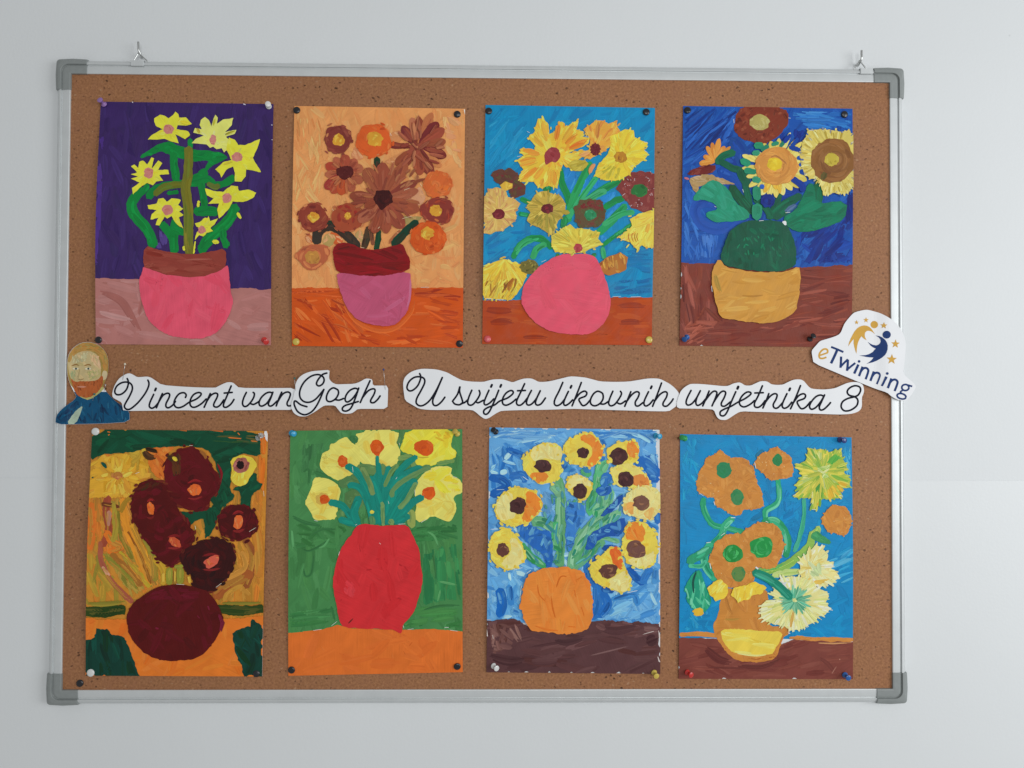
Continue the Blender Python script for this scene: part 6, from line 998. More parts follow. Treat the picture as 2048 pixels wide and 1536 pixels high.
# ================================================================== cut-out paper strips with script lettering
def flat(name, poly, h, mat, parent, thick=.00025, **kw):
    """a cut sheet: outline in photo pixels lying h in front of the wall"""
    pts, F = cdt(ragged(poly, 0, 5), 5.5); n = len(pts); hh = h if callable(h) else (lambda p: h)
    V = []
    for d in (thick, 0):
        for p in pts:
            w = on_board(p[0], p[1], .0115); V.append((w[0], -(hh(p)+d), w[2]))
    fs = [tuple(f)[::-1] for f in F]+[tuple(i+n for i in f) for f in F]
    ed = {}
    for f in F:
        for a, b in zip(f, f[1:]+f[:1]): ed[(a, b)] = 1
    fs += [(a, b, b+n, a+n) for (a, b) in ed if (b, a) not in ed]
    o = mesh_obj(name, V, fs, mat, parent, **kw); fix_normals(o); return o

def ribbon(V, F, path, w, hh, ends=True):
    p = np.asarray(path, float); t = np.gradient(p, axis=0); L = np.hypot(t[:, 0], t[:, 1])[:, None]+1e-6; nn = np.stack([-t[:, 1], t[:, 0]], 1)/L
    if ends:
        e0 = [(p[0]-t[0]/L[0]*w*.5*math.sin(a), math.cos(a)) for a in (1.2, .7)]; e1 = [(p[-1]+t[-1]/L[-1]*w*.5*math.sin(a), math.cos(a)) for a in (.7, 1.2)]
        P = [e0[0][0], e0[1][0], *p, e1[0][0], e1[1][0]]; N = [nn[0], nn[0], *nn, nn[-1], nn[-1]]; K = [e0[0][1], e0[1][1], *[1]*len(p), e1[0][1], e1[1][1]]
    else: P, N, K = list(p), list(nn), [1]*len(p)
    b = len(V)
    for q, n_, k in zip(P, N, K):
        for s in (1, -1):
            c = q+n_*w/2*k*s; x = on_board(c[0], c[1], .0115); V.append((x[0], -hh(q), x[2]))
    for i in range(len(P)-1): F.append((b+2*i, b+2*i+1, b+2*i+3, b+2*i+2))

def lettering(name, strokes, w, hh, mat, parent, dots=(), **kw):
    V, F = [], []
    for i, s in enumerate(strokes):
        ribbon(V, F, catmull(s, 7), w, lambda p, i=i: hh(p)+.00009+i*.000002)
    for i, (x, y) in enumerate(dots):
        ribbon(V, F, np.array([(x+.9, y-2.0), (x, y), (x-.9, y+2.0)]), w*1.25, lambda p, i=i: hh(p)+.00013+i*.000002)
    return mesh_obj(name, V, F, mat, parent, **kw)

C1, C2, C3, C4, C5 = [(lambda o: (lambda pts: [(o[0]+x/5.12, o[1]+y/5.12) for x, y in pts]))(o) for o in ((90, 670), (400, 720), (790, 720), (1090, 720), (1380, 720))]
def strip(label, outline, hh, words, thing_at):
    c = on_board(*thing_at, CORK); root = empty('paper_strip', (c[0], -CORK, c[2]), label=label, category='paper sign', group='cut-out white strips with black script lettering')
    flat('paper', smooth_closed(outline, 1), hh, M_PRINT, root)
    for name, st, dt in words: lettering('lettering', st, 3.7, lambda p: hh(p)+.00025, M_INK, root, dt)
wav = lambda base, a, f, ph: (lambda p: base+a*(.5+.5*math.sin(p[0]*f+ph))+.0004*(.5+.5*math.sin(p[1]*.06+ph)))
H1 = wav(.0125, .0012, .012, .4)
strip('long white cut-out strip lettered "Vincent van"', C1([(695, 600), (705, 560), (720, 520), (745, 475), (775, 438), (840, 397), (880, 392), (915, 410), (950, 432), (1000, 430), (1050, 425), (1090, 435), (1130, 462), (1200, 512), (1400, 528), (1600, 538), (1750, 540)]) + C2([(180, 275), (240, 245), (290, 226), (340, 230), (370, 255), (405, 286), (700, 288), (1000, 286), (1000, 400), (985, 511), (700, 510), (500, 514), (200, 516), (0, 520)]) + C1([(1450, 770), (1100, 775), (808, 778), (800, 735), (792, 690), (745, 665), (700, 640)]), H1,
  [('v', [C1(s) for s in (
    [(850, 447), (862, 490), (840, 560), (790, 605), (742, 610), (722, 577), (745, 522), (800, 487), (860, 485), (895, 512), (900, 560), (870, 630), (830, 700), (820, 735), (842, 760), (885, 754), (960, 690), (1030, 600), (1065, 530), (1070, 490), (1060, 463)],
    [(1118, 608), (1080, 690), (1074, 732), (1098, 750), (1130, 735), (1165, 695)], [(1207, 600), (1180, 660), (1146, 745)], [(1165, 695), (1210, 622), (1255, 597), (1280, 607), (1274, 642), (1245, 700), (1245, 735), (1270, 745), (1310, 720), (1340, 680)],
    [(1442, 640), (1450, 612), (1425, 591), (1380, 602), (1345, 642), (1326, 690), (1336, 730), (1370, 745), (1420, 730), (1482, 688), (1550, 658), (1595, 622), (1602, 597), (1570, 590), (1525, 612), (1495, 660), (1490, 710), (1512, 738), (1552, 735), (1610, 700), (1655, 655)],
    [(1697, 600), (1670, 660), (1634, 740)], [(1655, 690), (1700, 622), (1745, 596), (1772, 606), (1765, 642), (1735, 700), (1735, 730), (1765, 738), (1800, 715), (1835, 665)],
    [(1912, 522), (1870, 620), (1835, 702), (1836, 735), (1866, 738), (1910, 705), (1940, 660)], [(1840, 595), (1922, 588)])], C1([(1137, 558)])),
   ('v', [C2(s) for s in (
    [(480, 332), (452, 390), (440, 445), (458, 475), (490, 468), (530, 425), (556, 380), (562, 345), (550, 332)], [(515, 442), (550, 455), (585, 440), (612, 422)],
    [(748, 340), (720, 330), (680, 342), (635, 382), (611, 430), (617, 465), (647, 470), (692, 440), (730, 380), (752, 330)], [(752, 330), (730, 390), (706, 445), (716, 470), (746, 465), (795, 420)],
    [(842, 330), (815, 390), (786, 470)], [(800, 430), (850, 352), (900, 328), (930, 345), (920, 390), (897, 440), (906, 468), (935, 468)])], ())], (400, 790))
H2 = wav(.0142, .0010, .02, 2.)
strip('short white cut-out strip lettered "Gogh", pinned beside the long one', C2([(978, 310), (985, 255), (1000, 212), (1025, 178), (1060, 150), (1105, 130), (1160, 115), (1250, 108), (1335, 102), (1330, 150), (1328, 192), (1345, 215), (1362, 232), (1400, 250), (1500, 247), (1580, 245), (1640, 226), (1700, 190), (1740, 192), (1770, 202), (1772, 262), (1850, 262), (1930, 262), (1927, 400), (1922, 500), (1760, 500), (1620, 500), (1590, 525), (1560, 545), (1500, 552), (1450, 542), (1420, 505), (1390, 466), (1330, 464), (1280, 466), (1240, 490), (1200, 520), (1150, 550), (1100, 575), (1055, 578), (1020, 574), (970, 545), (942, 490), (945, 440), (965, 390)]), H2,
  [('v', [C2(s) for s in (
    [(1305, 135), (1262, 150), (1218, 200), (1200, 245), (1225, 266), (1262, 246), (1278, 205), (1260, 167), (1210, 150), (1140, 170), (1072, 230), (1032, 310), (1032, 380), (1070, 424), (1130, 432), (1190, 402), (1240, 347), (1275, 302)], [(1275, 302), (1240, 390), (1200, 470), (1150, 530), (1080, 560), (1012, 530), (978, 470), (973, 430), (990, 421), (1040, 458), (1103, 478)],
    [(1408, 300), (1370, 286), (1330, 312), (1303, 370), (1307, 414), (1342, 426), (1392, 400), (1422, 350), (1420, 312), (1400, 296)], [(1385, 404), (1430, 411), (1475, 394)],
    [(1622, 300), (1590, 290), (1540, 312), (1502, 360), (1492, 410), (1516, 430), (1562, 400), (1607, 340), (1630, 288)], [(1630, 288), (1592, 400), (1552, 490), (1510, 521), (1472, 518), (1464, 493), (1492, 466), (1560, 445), (1625, 425)],
    [(1745, 213), (1700, 312), (1646, 435)], [(1665, 390), (1722, 320), (1770, 296), (1796, 306), (1786, 350), (1753, 410), (1757, 435), (1787, 435), (1822, 405), (1848, 368)])], ())], (685, 790))
H3 = wav(.0122, .0016, .016, 1.)
strip('white cut-out strip lettered "U svijetu likovnih"', C3([(85, 245), (92, 205), (105, 176), (140, 140), (180, 116), (235, 98), (290, 90), (360, 92), (430, 98), (485, 112), (540, 130), (610, 170), (680, 206), (735, 216), (790, 222), (905, 225), (950, 212), (1000, 200), (1050, 197), (1100, 197), (1150, 212), (1205, 230), (1255, 210), (1310, 192), (1355, 188), (1400, 190), (1435, 206), (1470, 225), (1540, 224), (1600, 215), (1700, 190), (1790, 168), (1850, 170), (1900, 175)]) + C4([(410, 180), (490, 200), (560, 220), (700, 225), (850, 222), (950, 206), (1030, 192), (1090, 188), (1150, 190), (1185, 198), (1220, 215), (1275, 245), (1320, 280), (1350, 312), (1372, 345), (1360, 410), (1345, 470), (1310, 495), (1265, 526), (1100, 524), (900, 518), (600, 510), (300, 500)]) + C3([(1820, 500), (1600, 508), (1400, 512), (1240, 514), (1090, 520), (1055, 535), (1020, 556), (960, 596), (920, 605), (870, 572), (830, 535), (790, 510), (620, 508), (450, 512), (340, 510), (250, 500), (180, 460), (105, 415), (92, 330)]), H3,
  [('v', [C3(s) for s in (
    [(255, 140), (266, 182), (237, 260), (187, 308), (147, 315), (125, 282), (147, 222), (200, 179), (260, 173), (300, 192), (305, 235), (270, 310), (227, 390), (220, 440), (252, 468), (300, 460), (362, 408), (430, 300), (486, 180)], [(486, 180), (422, 330), (389, 410), (396, 458), (430, 465), (475, 430), (512, 381)],
    [(590, 422), (640, 352), (666, 272), (662, 322), (686, 400), (692, 435), (662, 458), (617, 452), (596, 432)], [(676, 448), (712, 436), (745, 408)], [(787, 310), (757, 380), (745, 438), (765, 462), (800, 453), (845, 400), (870, 347), (862, 312)], [(825, 424), (852, 438), (905, 412)],
    [(962, 310), (927, 390), (912, 440), (930, 460), (970, 440), (1012, 398)], [(1062, 310), (1022, 410), (972, 518), (940, 554), (912, 548), (912, 515), (952, 486), (1020, 460), (1072, 421), (1150, 390), (1205, 347), (1206, 319), (1176, 315), (1132, 345), (1102, 400), (1105, 448), (1140, 463), (1192, 440), (1240, 400)],
    [(1327, 243), (1282, 340), (1246, 420), (1252, 457), (1285, 462), (1322, 433), (1352, 393)], [(1255, 315), (1335, 312)], [(1397, 312), (1362, 380), (1346, 440), (1366, 462), (1402, 448), (1447, 395), (1487, 315)], [(1487, 315), (1452, 390), (1438, 440), (1456, 462), (1496, 448), (1540, 389)])], C3([(988, 265), (1083, 265)])),
   ('v', [C4(s) for s in (
    [(181, 230), (142, 320), (102, 400), (95, 448), (120, 468), (160, 450), (202, 400)], [(238, 322), (202, 400), (190, 445), (206, 465), (242, 448), (282, 408)], [(370, 231), (332, 330), (276, 469)], [(300, 410), (352, 345), (400, 319), (426, 336), (411, 370), (348, 399), (362, 440), (386, 467), (422, 454), (462, 408)],
    [(565, 327), (532, 321), (492, 350), (463, 410), (471, 453), (510, 469), (561, 445), (592, 396), (588, 346), (562, 326)], [(555, 447), (602, 451), (647, 424)], [(692, 320), (662, 390), (649, 443), (670, 469), (712, 453), (756, 396), (780, 347), (770, 321)], [(735, 437), (772, 449), (822, 418)],
    [(876, 325), (847, 395), (813, 474)], [(830, 430), (882, 360), (930, 326), (961, 337), (951, 380), (922, 430), (927, 466), (956, 469), (1000, 436)], [(1057, 325), (1017, 410), (1011, 453), (1031, 471), (1067, 453), (1105, 408)], [(1190, 236), (1152, 340), (1099, 474)], [(1120, 422), (1172, 355), (1220, 326), (1248, 337), (1241, 380), (1207, 440), (1212, 469), (1246, 471), (1287, 433), (1310, 399)])], C4([(265, 275), (1085, 280)]))], (1080, 790))
H4 = wav(.0128, .0008, .014, 3.)
strip('white cut-out strip lettered "umjetnika 8"', C4([(1347, 430), (1362, 380), (1380, 332), (1400, 303), (1425, 280), (1458, 258), (1490, 244)]) + C5([(100, 245), (240, 258), (340, 268), (390, 265), (440, 240), (500, 228), (530, 240), (560, 262), (620, 262), (670, 238), (720, 216), (780, 218), (805, 232), (830, 250), (890, 256), (950, 252), (1000, 225), (1050, 204), (1090, 198), (1130, 200), (1160, 215), (1185, 245), (1210, 275), (1240, 295), (1350, 303), (1420, 298), (1480, 288), (1540, 262), (1600, 236), (1650, 226), (1700, 226), (1740, 238), (1765, 258), (1775, 310), (1768, 345), (1750, 382), (1752, 470), (1740, 505), (1710, 530), (1660, 547), (1600, 555), (1500, 558), (1250, 548), (1000, 540), (600, 528), (550, 525), (500, 532), (460, 555), (420, 582), (390, 602), (360, 615), (310, 612), (285, 598), (265, 572), (240, 508)]) + C4([(1660, 502), (1600, 499), (1470, 497), (1347, 495)]), H4,
  [('v', [C4(s) for s in (
    [(1492, 312), (1452, 390), (1441, 440), (1461, 462), (1502, 445), (1547, 390), (1587, 315)], [(1587, 315), (1550, 390), (1541, 443), (1561, 465), (1602, 443), (1640, 400)], [(1677, 318), (1647, 390), (1611, 470)], [(1630, 425), (1692, 345), (1730, 319), (1756, 335), (1741, 390), (1706, 470)], [(1725, 430), (1782, 345), (1820, 319), (1846, 335), (1831, 385), (1802, 440), (1807, 469), (1841, 470), (1895, 428)])], C4([(1972, 285)])),
   ('v', [C5(s) for s in (
    [(465, 325), (418, 430), (376, 530), (343, 570), (308, 564), (308, 528), (356, 499), (416, 474), (490, 430), (560, 395), (616, 352), (612, 331), (577, 330), (532, 365), (502, 420), (511, 463), (552, 480), (612, 453), (655, 415)],
    [(737, 265), (692, 370), (656, 440), (661, 479), (696, 484), (732, 458), (765, 415)], [(660, 338), (745, 335)], [(802, 345), (777, 410), (741, 491)], [(760, 442), (812, 375), (857, 346), (886, 356), (876, 400), (847, 455), (857, 489), (892, 489), (940, 440)],
    [(987, 345), (947, 430), (938, 474), (959, 494), (997, 478), (1035, 432)], [(1125, 263), (1082, 370), (1023, 499)], [(1045, 447), (1102, 370), (1150, 346), (1176, 361), (1161, 395), (1093, 424), (1107, 470), (1136, 499), (1177, 483), (1225, 428)],
    [(1358, 370), (1327, 359), (1282, 376), (1237, 425), (1216, 474), (1236, 504), (1282, 484), (1332, 425), (1370, 358)], [(1370, 358), (1337, 430), (1316, 480), (1327, 511), (1362, 504), (1407, 463), (1430, 436)],
    [(1680, 375), (1622, 361), (1601, 325), (1627, 286), (1680, 264), (1727, 276), (1738, 311), (1716, 355), (1680, 375), (1602, 396), (1552, 430), (1539, 480), (1571, 519), (1632, 514), (1692, 474), (1710, 430), (1702, 396), (1675, 376)])], C5([(485, 283), (1015, 301)]))], (1540, 790))

# ------------------------------------------------------------------ logo cut-out, lower right of the dark blue painting
LG = lambda pts: [(1600+x/7.315, 610+y/7.315) for x, y in pts]
def logo():
    def hh(p):  # laid over the raised frame at its right end
        k = min(max((p[0]-1745)/30, 0), 1); return .0135+.0026*k*k*(3-2*k)+.0004*math.sin(p[1]*.05)
    c = on_board(1720, 710, CORK); root = empty('logo_cutout', (c[0], -CORK, c[2]), label='tilted white cut-out with "eTwinning" lettering and a blue and gold figure logo', category='paper sign')
    flat('paper', smooth_closed(LG([(162, 690), (168, 665), (178, 648), (230, 588), (280, 530), (350, 508), (430, 485), (500, 462), (552, 438), (575, 415), (592, 390), (615, 330), (640, 272), (700, 195), (770, 120), (820, 100), (880, 85), (930, 75), (980, 72), (1060, 92), (1150, 120), (1225, 160), (1300, 207), (1355, 248), (1402, 292), (1445, 355), (1480, 420), (1505, 490), (1520, 560), (1520, 650), (1512, 780), (1498, 900), (1482, 990), (1520, 1045), (1600, 1110), (1670, 1182), (1655, 1225), (1610, 1300), (1560, 1360), (1530, 1385), (1500, 1400), (1450, 1398), (1400, 1385), (1350, 1360), (1300, 1330), (1250, 1282), (1100, 1230), (900, 1150), (540, 998), (190, 850), (175, 770)]), 1), hh, M_PRINT, root)
    top = lambda k: (lambda p: hh(p)+.00025+.00012+k*.000003)
    def shape(name, poly, k, mat, sm=1):
        p = smooth_closed(LG(poly), sm) if sm else np.array(LG(poly)); pts, F = cdt(ragged(p, 0, 5), 5.5); V = []
        for q in pts: w = on_board(q[0], q[1], .0135); V.append((w[0], -top(k)(q), w[2]))
        return mesh_obj(name, V, [tuple(f)[::-1] for f in F], mat, root)
    def word(name, strokes, mat, k):
        V, F = [], []
        for i, (s, w) in enumerate(strokes): ribbon(V, F, np.array(catmull(LG(s), 6)), w/7.315, top(k+i), ends=False)
        return mesh_obj(name, V, F, mat, root)
    word('lettering', [([(268, 742), (330, 722), (392, 700)], 24), ([(392, 706), (394, 665), (370, 646), (330, 652), (288, 692), (270, 742), (286, 778), (330, 782), (378, 764)], 26)], M_GOLD, 0)
    word('lettering', [([(445, 615), (535, 650), (625, 690)], 30), ([(540, 645), (495, 750), (445, 855)], 38), ([(592, 755), (590, 835), (583, 920)], 34), ([(576, 912), (635, 850), (692, 795)], 30), ([(692, 800), (688, 880), (678, 965)], 34), ([(672, 955), (735, 900), (800, 850)], 30),
      ([(845, 872), (815, 935), (782, 1005)], 36), ([(906, 902), (880, 970), (852, 1042)], 34), ([(872, 985), (915, 932), (955, 922), (985, 945), (985, 985), (948, 1088)], 32), ([(1070, 972), (1045, 1040), (1017, 1112)], 34), ([(1038, 1055), (1080, 1002), (1120, 992), (1152, 1015), (1152, 1055), (1112, 1160)], 32),
      ([(1240, 1050), (1212, 1118), (1180, 1188)], 36), ([(1310, 1075), (1285, 1145), (1257, 1217)], 34), ([(1275, 1155), (1320, 1105), (1362, 1092), (1395, 1115), (1395, 1155), (1355, 1260)], 32),
      ([tuple(q) for q in ell(1512, 1208, 52, 44, 13, 0, 0)]+[(1564, 1208)], 26), ([(1545, 1172), (1580, 1182), (1612, 1192)], 26), ([(1478, 1245), (1440, 1272), (1462, 1298)], 24), ([tuple(q) for q in ell(1456, 1335, 66, 38, 15, .25, 0)]+[(1520, 1351)], 26)], M_NAVY, 3)
    for x, y in ((865, 825), (1263, 1003)): shape('letter_dot', ell(x, y, 20, 20, 14, 0, 0), 24, M_NAVY)
    shape('gold_figure', [(703, 607), (715, 550), (740, 488), (765, 438), (792, 390), (825, 350), (862, 320), (900, 305), (940, 299), (980, 305), (1012, 322), (1040, 348), (1062, 378), (1092, 430), (1065, 402), (1035, 385), (1005, 378), (975, 380), (952, 400), (943, 430), (947, 470), (972, 517), (930, 492), (895, 458), (868, 500), (848, 545), (835, 600), (830, 650), (826, 712), (808, 665), (795, 620), (782, 560), (785, 498), (760, 525), (735, 558)], 26, M_GOLD, 0)
    shape('navy_figure', [(1100, 447), (1150, 455), (1190, 475), (1232, 512), (1255, 550), (1268, 595), (1266, 655), (1252, 700), (1230, 735), (1195, 768), (1160, 792), (1115, 818), (1060, 840), (972, 860), (1010, 838), (1048, 805), (1075, 768), (1020, 766), (970, 760), (920, 750), (866, 740), (920, 736), (965, 732), (1010, 718), (1060, 690), (1106, 637), (1070, 622), (1035, 598), (988, 540), (1020, 562), (1062, 582), (1110, 592), (1142, 582), (1165, 558), (1172, 530), (1165, 500), (1140, 470)], 27, M_NAVY, 0)
    shape('gold_head', ell(1082, 288, 53, 54, 20, 0, 0), 28, M_GOLD); shape('navy_head', ell(1253, 437, 58, 57, 20, 0, 0), 28, M_NAVY)
    for i, (x, y, r) in enumerate(((825, 255, 34), (963, 221, 42), (1213, 303, 50), (1380, 572, 66), (1328, 797, 78))):
        shape('star', [(x+rr*math.sin(a+.05), y-rr*math.cos(a+.05)) for k in range(10) for a, rr in [(math.pi*k/5, r if k % 2 == 0 else r*.42)]], 29+i*.2, M_GOLD, 0)
logo()

# ------------------------------------------------------------------ printed portrait cut-out at the left edge: a plain bearded man in a blue jacket
def portrait():
    PT = (100, 670); sc = 8.083
    class Flat(Sheet):
        def __init__(s):
            s.o, s.sc, s.E, s.z, s.parts = np.array(PT, float), sc, .57, .0003, []
            c = on_board(185, 770, CORK); s.root = empty('portrait_cutout', (c[0], -CORK, c[2]), label='cut-out print of a bearded man in a blue jacket', category='cut-out portrait')
        def trim(s, P): return np.asarray(P, float)
        def hh(s, px):
            k = min(max((150-px)/18, 0), 1); return .0118+.0024*k*k*(3-2*k)
        def to_world(s, pts, z):
            out = []
            for p in pts:
                q = s.o+np.asarray(p)/s.sc; w = on_board(q[0], q[1], .0118); out.append((w[0], -(s.hh(q[0])+z), w[2]))
            return out
    S = Flat()
    out = smooth_closed([(103, 1445), (112, 1312), (200, 1205), (320, 1110), (400, 1040), (430, 990), (380, 900), (330, 780), (296, 640), (290, 480), (310, 320), (380, 200), (500, 125), (640, 112), (780, 150), (890, 250), (945, 380), (950, 520), (935, 650), (890, 760), (860, 830), (900, 900), (975, 985), (1080, 1085), (1180, 1150), (1290, 1240), (1292, 1405), (900, 1432), (500, 1442)], 1)
    flat('paper', [tuple(np.array(PT)+p/sc) for p in out], lambda p: S.hh(p[0]), M_PRINT, S.root)
    cl = [tuple(p) for p in (out-out.mean(0))*.996+out.mean(0)]
    hd = S.part('printed_hair', label='hair round the printed head'); o = S.fill(hd, [c_ for c_ in cl if c_[1] < 860]+[(800, 930), (450, 960)], '#86703C', jit=0, sm=0); S.strokes(hd, o, ['#84703C', '#9A7440', '#7C6A3C', '#8E5A34'], w=20, l=80, n=50, mode='tan', ctr=(620, 520), spread=14)
    j = S.part('printed_jacket'); o = S.fill(j, [c_ for c_ in cl if c_[1] > 890], '#1C4460', jit=0, sm=0); jp = [(110, 1440), (118, 1320), (330, 1115), (430, 1050), (600, 1110), (860, 900), (980, 1000), (1280, 1245), (1285, 1400), (520, 1435)]
    S.strokes(j, jp, ['#183C56', '#1E4A66', '#14324A', '#26546E', '#0F2A40'], w=34, l=150, n=60, ang=75, spread=20)
    S.strokes(j, [(120, 1420), (130, 1330), (400, 1060), (480, 1080), (300, 1420)], ['#1E3852', '#203E58', '#172E48'], w=40, l=140, n=16, ang=-50)
    sh = S.part('printed_shirt'); S.fill(sh, [(500, 1010), (640, 1060), (880, 880), (860, 830), (560, 900), (450, 960)], '#96905A', jit=1); o = S.fill(sh, [(280, 1440), (400, 1240), (540, 1130), (500, 1260), (420, 1438)], '#8C9A88', jit=2)
    f = S.part('printed_face'); o = S.fill(f, [(306, 400), (350, 290), (560, 235), (740, 290), (810, 400), (830, 620), (800, 800), (640, 900), (490, 900), (390, 800), (325, 650), (304, 500)], '#A0906A', jit=2); S.strokes(f, o, ['#A8946A', '#B09A70', '#9A8C62', '#B29A74'], w=36, l=110, n=40, ang=70, spread=30, var=.04)
    S.strokes(f, [(640, 300), (800, 340), (840, 560), (680, 480)], ['#BA9C7C', '#B08E68'], w=36, l=100, n=14, ang=60)
    e = S.part('printed_face', label='printed ear'); S.fill(e, ell(885, 650, 44, 80, 14, .15, .03), '#A89878')
    h = S.part('printed_hair'); o = S.fill(h, [(300, 420), (330, 290), (400, 190), (520, 132), (650, 122), (780, 160), (885, 260), (935, 390), (940, 520), (905, 590), (860, 560), (850, 430), (790, 330), (640, 250), (480, 270), (380, 340), (325, 460)], '#9A7440', jit=2); S.strokes(h, o, ['#84703C', '#9A7440', '#7C6A3C', '#A06C38', '#8E8450'], w=22, l=90, n=44, mode='tan', ctr=(620, 560), spread=14)
    bd = S.part('printed_beard'); o = S.fill(bd, [(345, 690), (400, 760), (520, 745), (640, 745), (760, 740), (850, 640), (868, 760), (800, 900), (680, 1000), (560, 1020), (450, 980), (390, 880)], '#94502E', jit=3); S.strokes(bd, o, ['#8E4C2C', '#7C4226', '#965634', '#703A24'], w=22, l=90, n=34, ang=80, spread=24)
    m = S.part('printed_mouth'); S.fill(m, [(420, 835), (510, 822), (610, 836), (520, 856)], '#A87460', jit=1)
    ey = S.part('printed_eyes')
    for x in (420, 620): S.fill(ey, ell(x, 545, 50, 18, 14, 0, .03), '#B4AE98', jit=.5); S.fill(ey, ell(x+4, 545, 17, 17, 12, 0, .02), '#2A3A38', jit=.5); S.stroke(ey, catmull([(x-70, 505), (x, 478), (x+66, 500)], 4), 20, '#7C5A32')
    S.strokes(f, [(330, 560), (420, 560), (420, 760), (350, 700)], ['#7E8662', '#8A8C66', '#96906A'], w=26, l=70, n=16, ang=75, spread=25)
    S.strokes(f, [(600, 590), (800, 560), (820, 660), (640, 740)], ['#A69A66', '#98905E', '#8A8A60'], w=26, l=70, n=18, ang=-40, spread=25)
    S.strokes(f, [(360, 330), (620, 260), (620, 420), (360, 470)], ['#A39C78', '#B2A884', '#949070'], w=30, l=80, n=16, ang=80, spread=20)
    n = S.part('printed_nose'); S.stroke(n, catmull([(490, 540), (470, 640), (452, 700)], 4), 18, '#8E7E5A'); S.stroke(n, catmull([(446, 706), (500, 724), (560, 702)], 4), 16, '#86704E')
    S.finish()
portrait()

# ------------------------------------------------------------------ pins
PR_FLAT = [(.0001, -.0004), (.0046, -.0004), (.0048, 0), (.0047, .0006), (.0040, .0012), (.0026, .0016), (.0001, .0017)]
PR_PUSH = [(.0001, 0), (.0040, 0), (.0042, .0007), (.0039, .0014), (.0026, .0021), (.0019, .0036), (.0020, .0058), (.0025, .0078), (.0036, .0085), (.0040, .0091), (.0039, .0099), (.0030, .0104), (.0001, .0105)]
def thumbtack(x, y, color, label, h=.0122, tilt=(0, 0), scale=1.0, group='flat round thumbtacks'):
    p = on_board(x, y, h); V, F = lathe([(r*scale, t*scale) for r, t in PR_FLAT], p, (tilt[0], -1, tilt[1]), 22)
    o = mesh_obj('thumbtack', V, F, PLASTIC[color], smooth=True, label=label, category='thumbtack', group=group); fix_normals(o)
    es = o.modifiers.new('edges', 'EDGE_SPLIT'); es.split_angle = .9
def push_pin(b, t, color, label, h=.0120):
    p = on_board(*b, h); q = on_board(*t, h+.0095); V, F = lathe(PR_PUSH, p, q-p, 20)
    o = mesh_obj('push_pin', V, F, PLASTIC[color], smooth=True, label=label, category='push pin', group='plastic push pins'); fix_normals(o)
    es = o.modifiers.new('edges', 'EDGE_SPLIT'); es.split_angle = .9
def ball_pin(head, tip, color, label, h0=.020, h1=.0125, r=.0015):
    a = on_board(*head, h0); b = on_board(*tip, h1); root = empty('ball_pin', tuple(b), label=label, category='pin', group='ball headed dressmaking pins')
    prof = [(max(.00005, r*math.sin(k*math.pi/10)), r-r*math.cos(k*math.pi/10)) for k in range(11)]
    d = (a-b)/np.linalg.norm(a-b); V, F = lathe(prof, a-d*r, d, 14); o = mesh_obj('head', V, F, PLASTIC[color], root, smooth=True); fix_normals(o)
    V, F = tube(np.array([b-d*.004, b, (a+b)/2, a]), .00028, 6); mesh_obj('needle', V, F, M_STEEL, root, smooth=True)
for x, y, c, l in [(197, 680, 'black', 'black flat thumbtack at the lower left corner of the pink pot painting'),
    (593.5, 220.5, 'black', 'black flat thumbtack at the upper left corner of the mauve pot painting'), (914.5, 228.5, 'black', 'black flat thumbtack at the upper right corner of the mauve pot painting'),
    (592, 683.5, 'yellow', 'yellow flat thumbtack at the lower left corner of the mauve pot painting'), (919, 687.5, 'black', 'black flat thumbtack at the lower right corner of the mauve pot painting'),
    (977.5, 222, 'black', 'black flat thumbtack at the upper left corner of the round pink vase painting'), (1292.5, 224, 'black', 'black flat thumbtack at the upper right corner of the round pink vase painting'),
    (975, 678, 'pink_red', 'pinkish red flat thumbtack at the lower left of the round pink vase painting'), (1298, 679.5, 'yellow', 'yellow flat thumbtack at the lower right of the round pink vase painting'),
    (1375, 220.5, 'black', 'black flat thumbtack at the upper left corner of the two sunflowers painting'), (1689, 229, 'black', 'black flat thumbtack at the upper right corner of the two sunflowers painting'),
    (191, 863, 'white', 'white flat thumbtack at the upper left corner of the maroon vase painting'), (181.5, 1345.5, 'white', 'white flat thumbtack at the lower left corner of the maroon vase painting'),
    (513, 1347, 'black', 'black thumbtack on the dark green lower right of the maroon vase painting'), (160, 1366.5, 'black', 'single black thumbtack in bare cork near the lower left frame corner'),
    (583, 1340, 'black', 'black flat thumbtack at the lower left corner of the red vase painting'), (914.5, 1333, 'black', 'black flat thumbtack at the lower right corner of the red vase painting')]: thumbtack(x, y, c, l, scale=1.04 if c != 'white' else 1.12, tilt=(RNG.normal(0, .06), RNG.normal(0, .06)), h=.0106 if 'bare cork' in l else .0122)
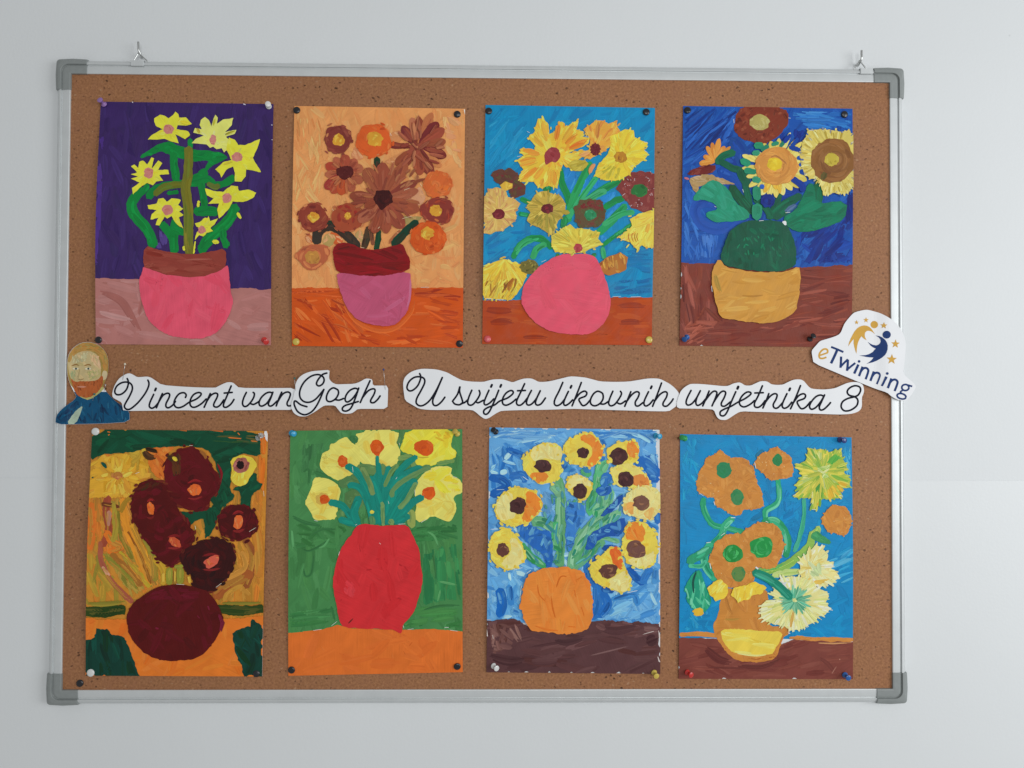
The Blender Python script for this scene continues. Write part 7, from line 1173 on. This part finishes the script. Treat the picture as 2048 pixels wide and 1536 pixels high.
for b, t, c, l in [((208.5, 209), (199.5, 199.5), 'purple', 'lilac push pin at the upper left corner of the pink pot painting'), ((537.5, 213), (536, 208), 'white', 'white push pin at the upper right corner of the pink pot painting'),
    ((528, 679.5), (533.5, 685.5), 'red', 'red push pin at the lower right corner of the pink pot painting'), ((1374, 674), (1366.5, 681), 'blue', 'blue push pin at the lower left corner of the two sunflowers painting'),
    ((1619.5, 678.5), (1628, 670.5), 'black', 'black push pin in the brown table beside the logo cut-out'), ((516, 876), (526, 868), 'clear', 'clear push pin at the upper right corner of the maroon vase painting'),
    ((583, 866), (589, 868), 'sky_blue', 'sky blue push pin at the upper left corner of the red vase painting'), ((915, 868), (909, 861.5), 'yellow', 'yellow push pin at the upper right corner of the red vase painting'),
    ((992, 864), (986, 859), 'black', 'black push pin at the upper left corner of the orange vase painting'), ((1311.5, 871.5), (1320.5, 873), 'sky_blue', 'turquoise push pin at the upper right corner of the orange vase painting'),
    ((987, 1331.5), (994, 1337.5), 'white', 'white push pin at the lower left corner of the orange vase painting'), ((1308, 1344.5), (1313, 1352.5), 'yellow', 'yellow push pin at the lower right corner of the orange vase painting'),
    ((1370, 877), (1362.5, 874.5), 'green', 'green push pin at the upper left corner of the ochre flowers painting'), ((1680, 879.5), (1689, 881), 'navy', 'navy push pin at the upper right corner of the ochre flowers painting'),
    ((1374, 1344.5), (1383, 1350.5), 'red', 'red push pin at the lower left corner of the ochre flowers painting'), ((1689.5, 1349.5), (1697, 1356), 'blue', 'blue push pin at the lower right corner of the ochre flowers painting')]: push_pin(b, t, c, l)
ball_pin((250, 728), (245.5, 760), 'pearl', 'pearl headed pin above the strip lettered "Vincent van"', .022, .0135)
ball_pin((589, 756.5), (591.5, 783), 'teal', 'dark teal headed pin where the two left strips meet', .020, .0150)
ball_pin((767, 739), (770.5, 777), 'navy', 'dark blue headed pin above the end of "Gogh"', .022, .0148)
ball_pin((188.5, 788), (186, 800), 'teal', 'dark teal headed pin in the collar of the portrait', .017, .0125)
ball_pin((211, 769.5), (209, 780), 'clear', 'tiny clear headed pin beside the neck of the portrait', .015, .0125, .0011)
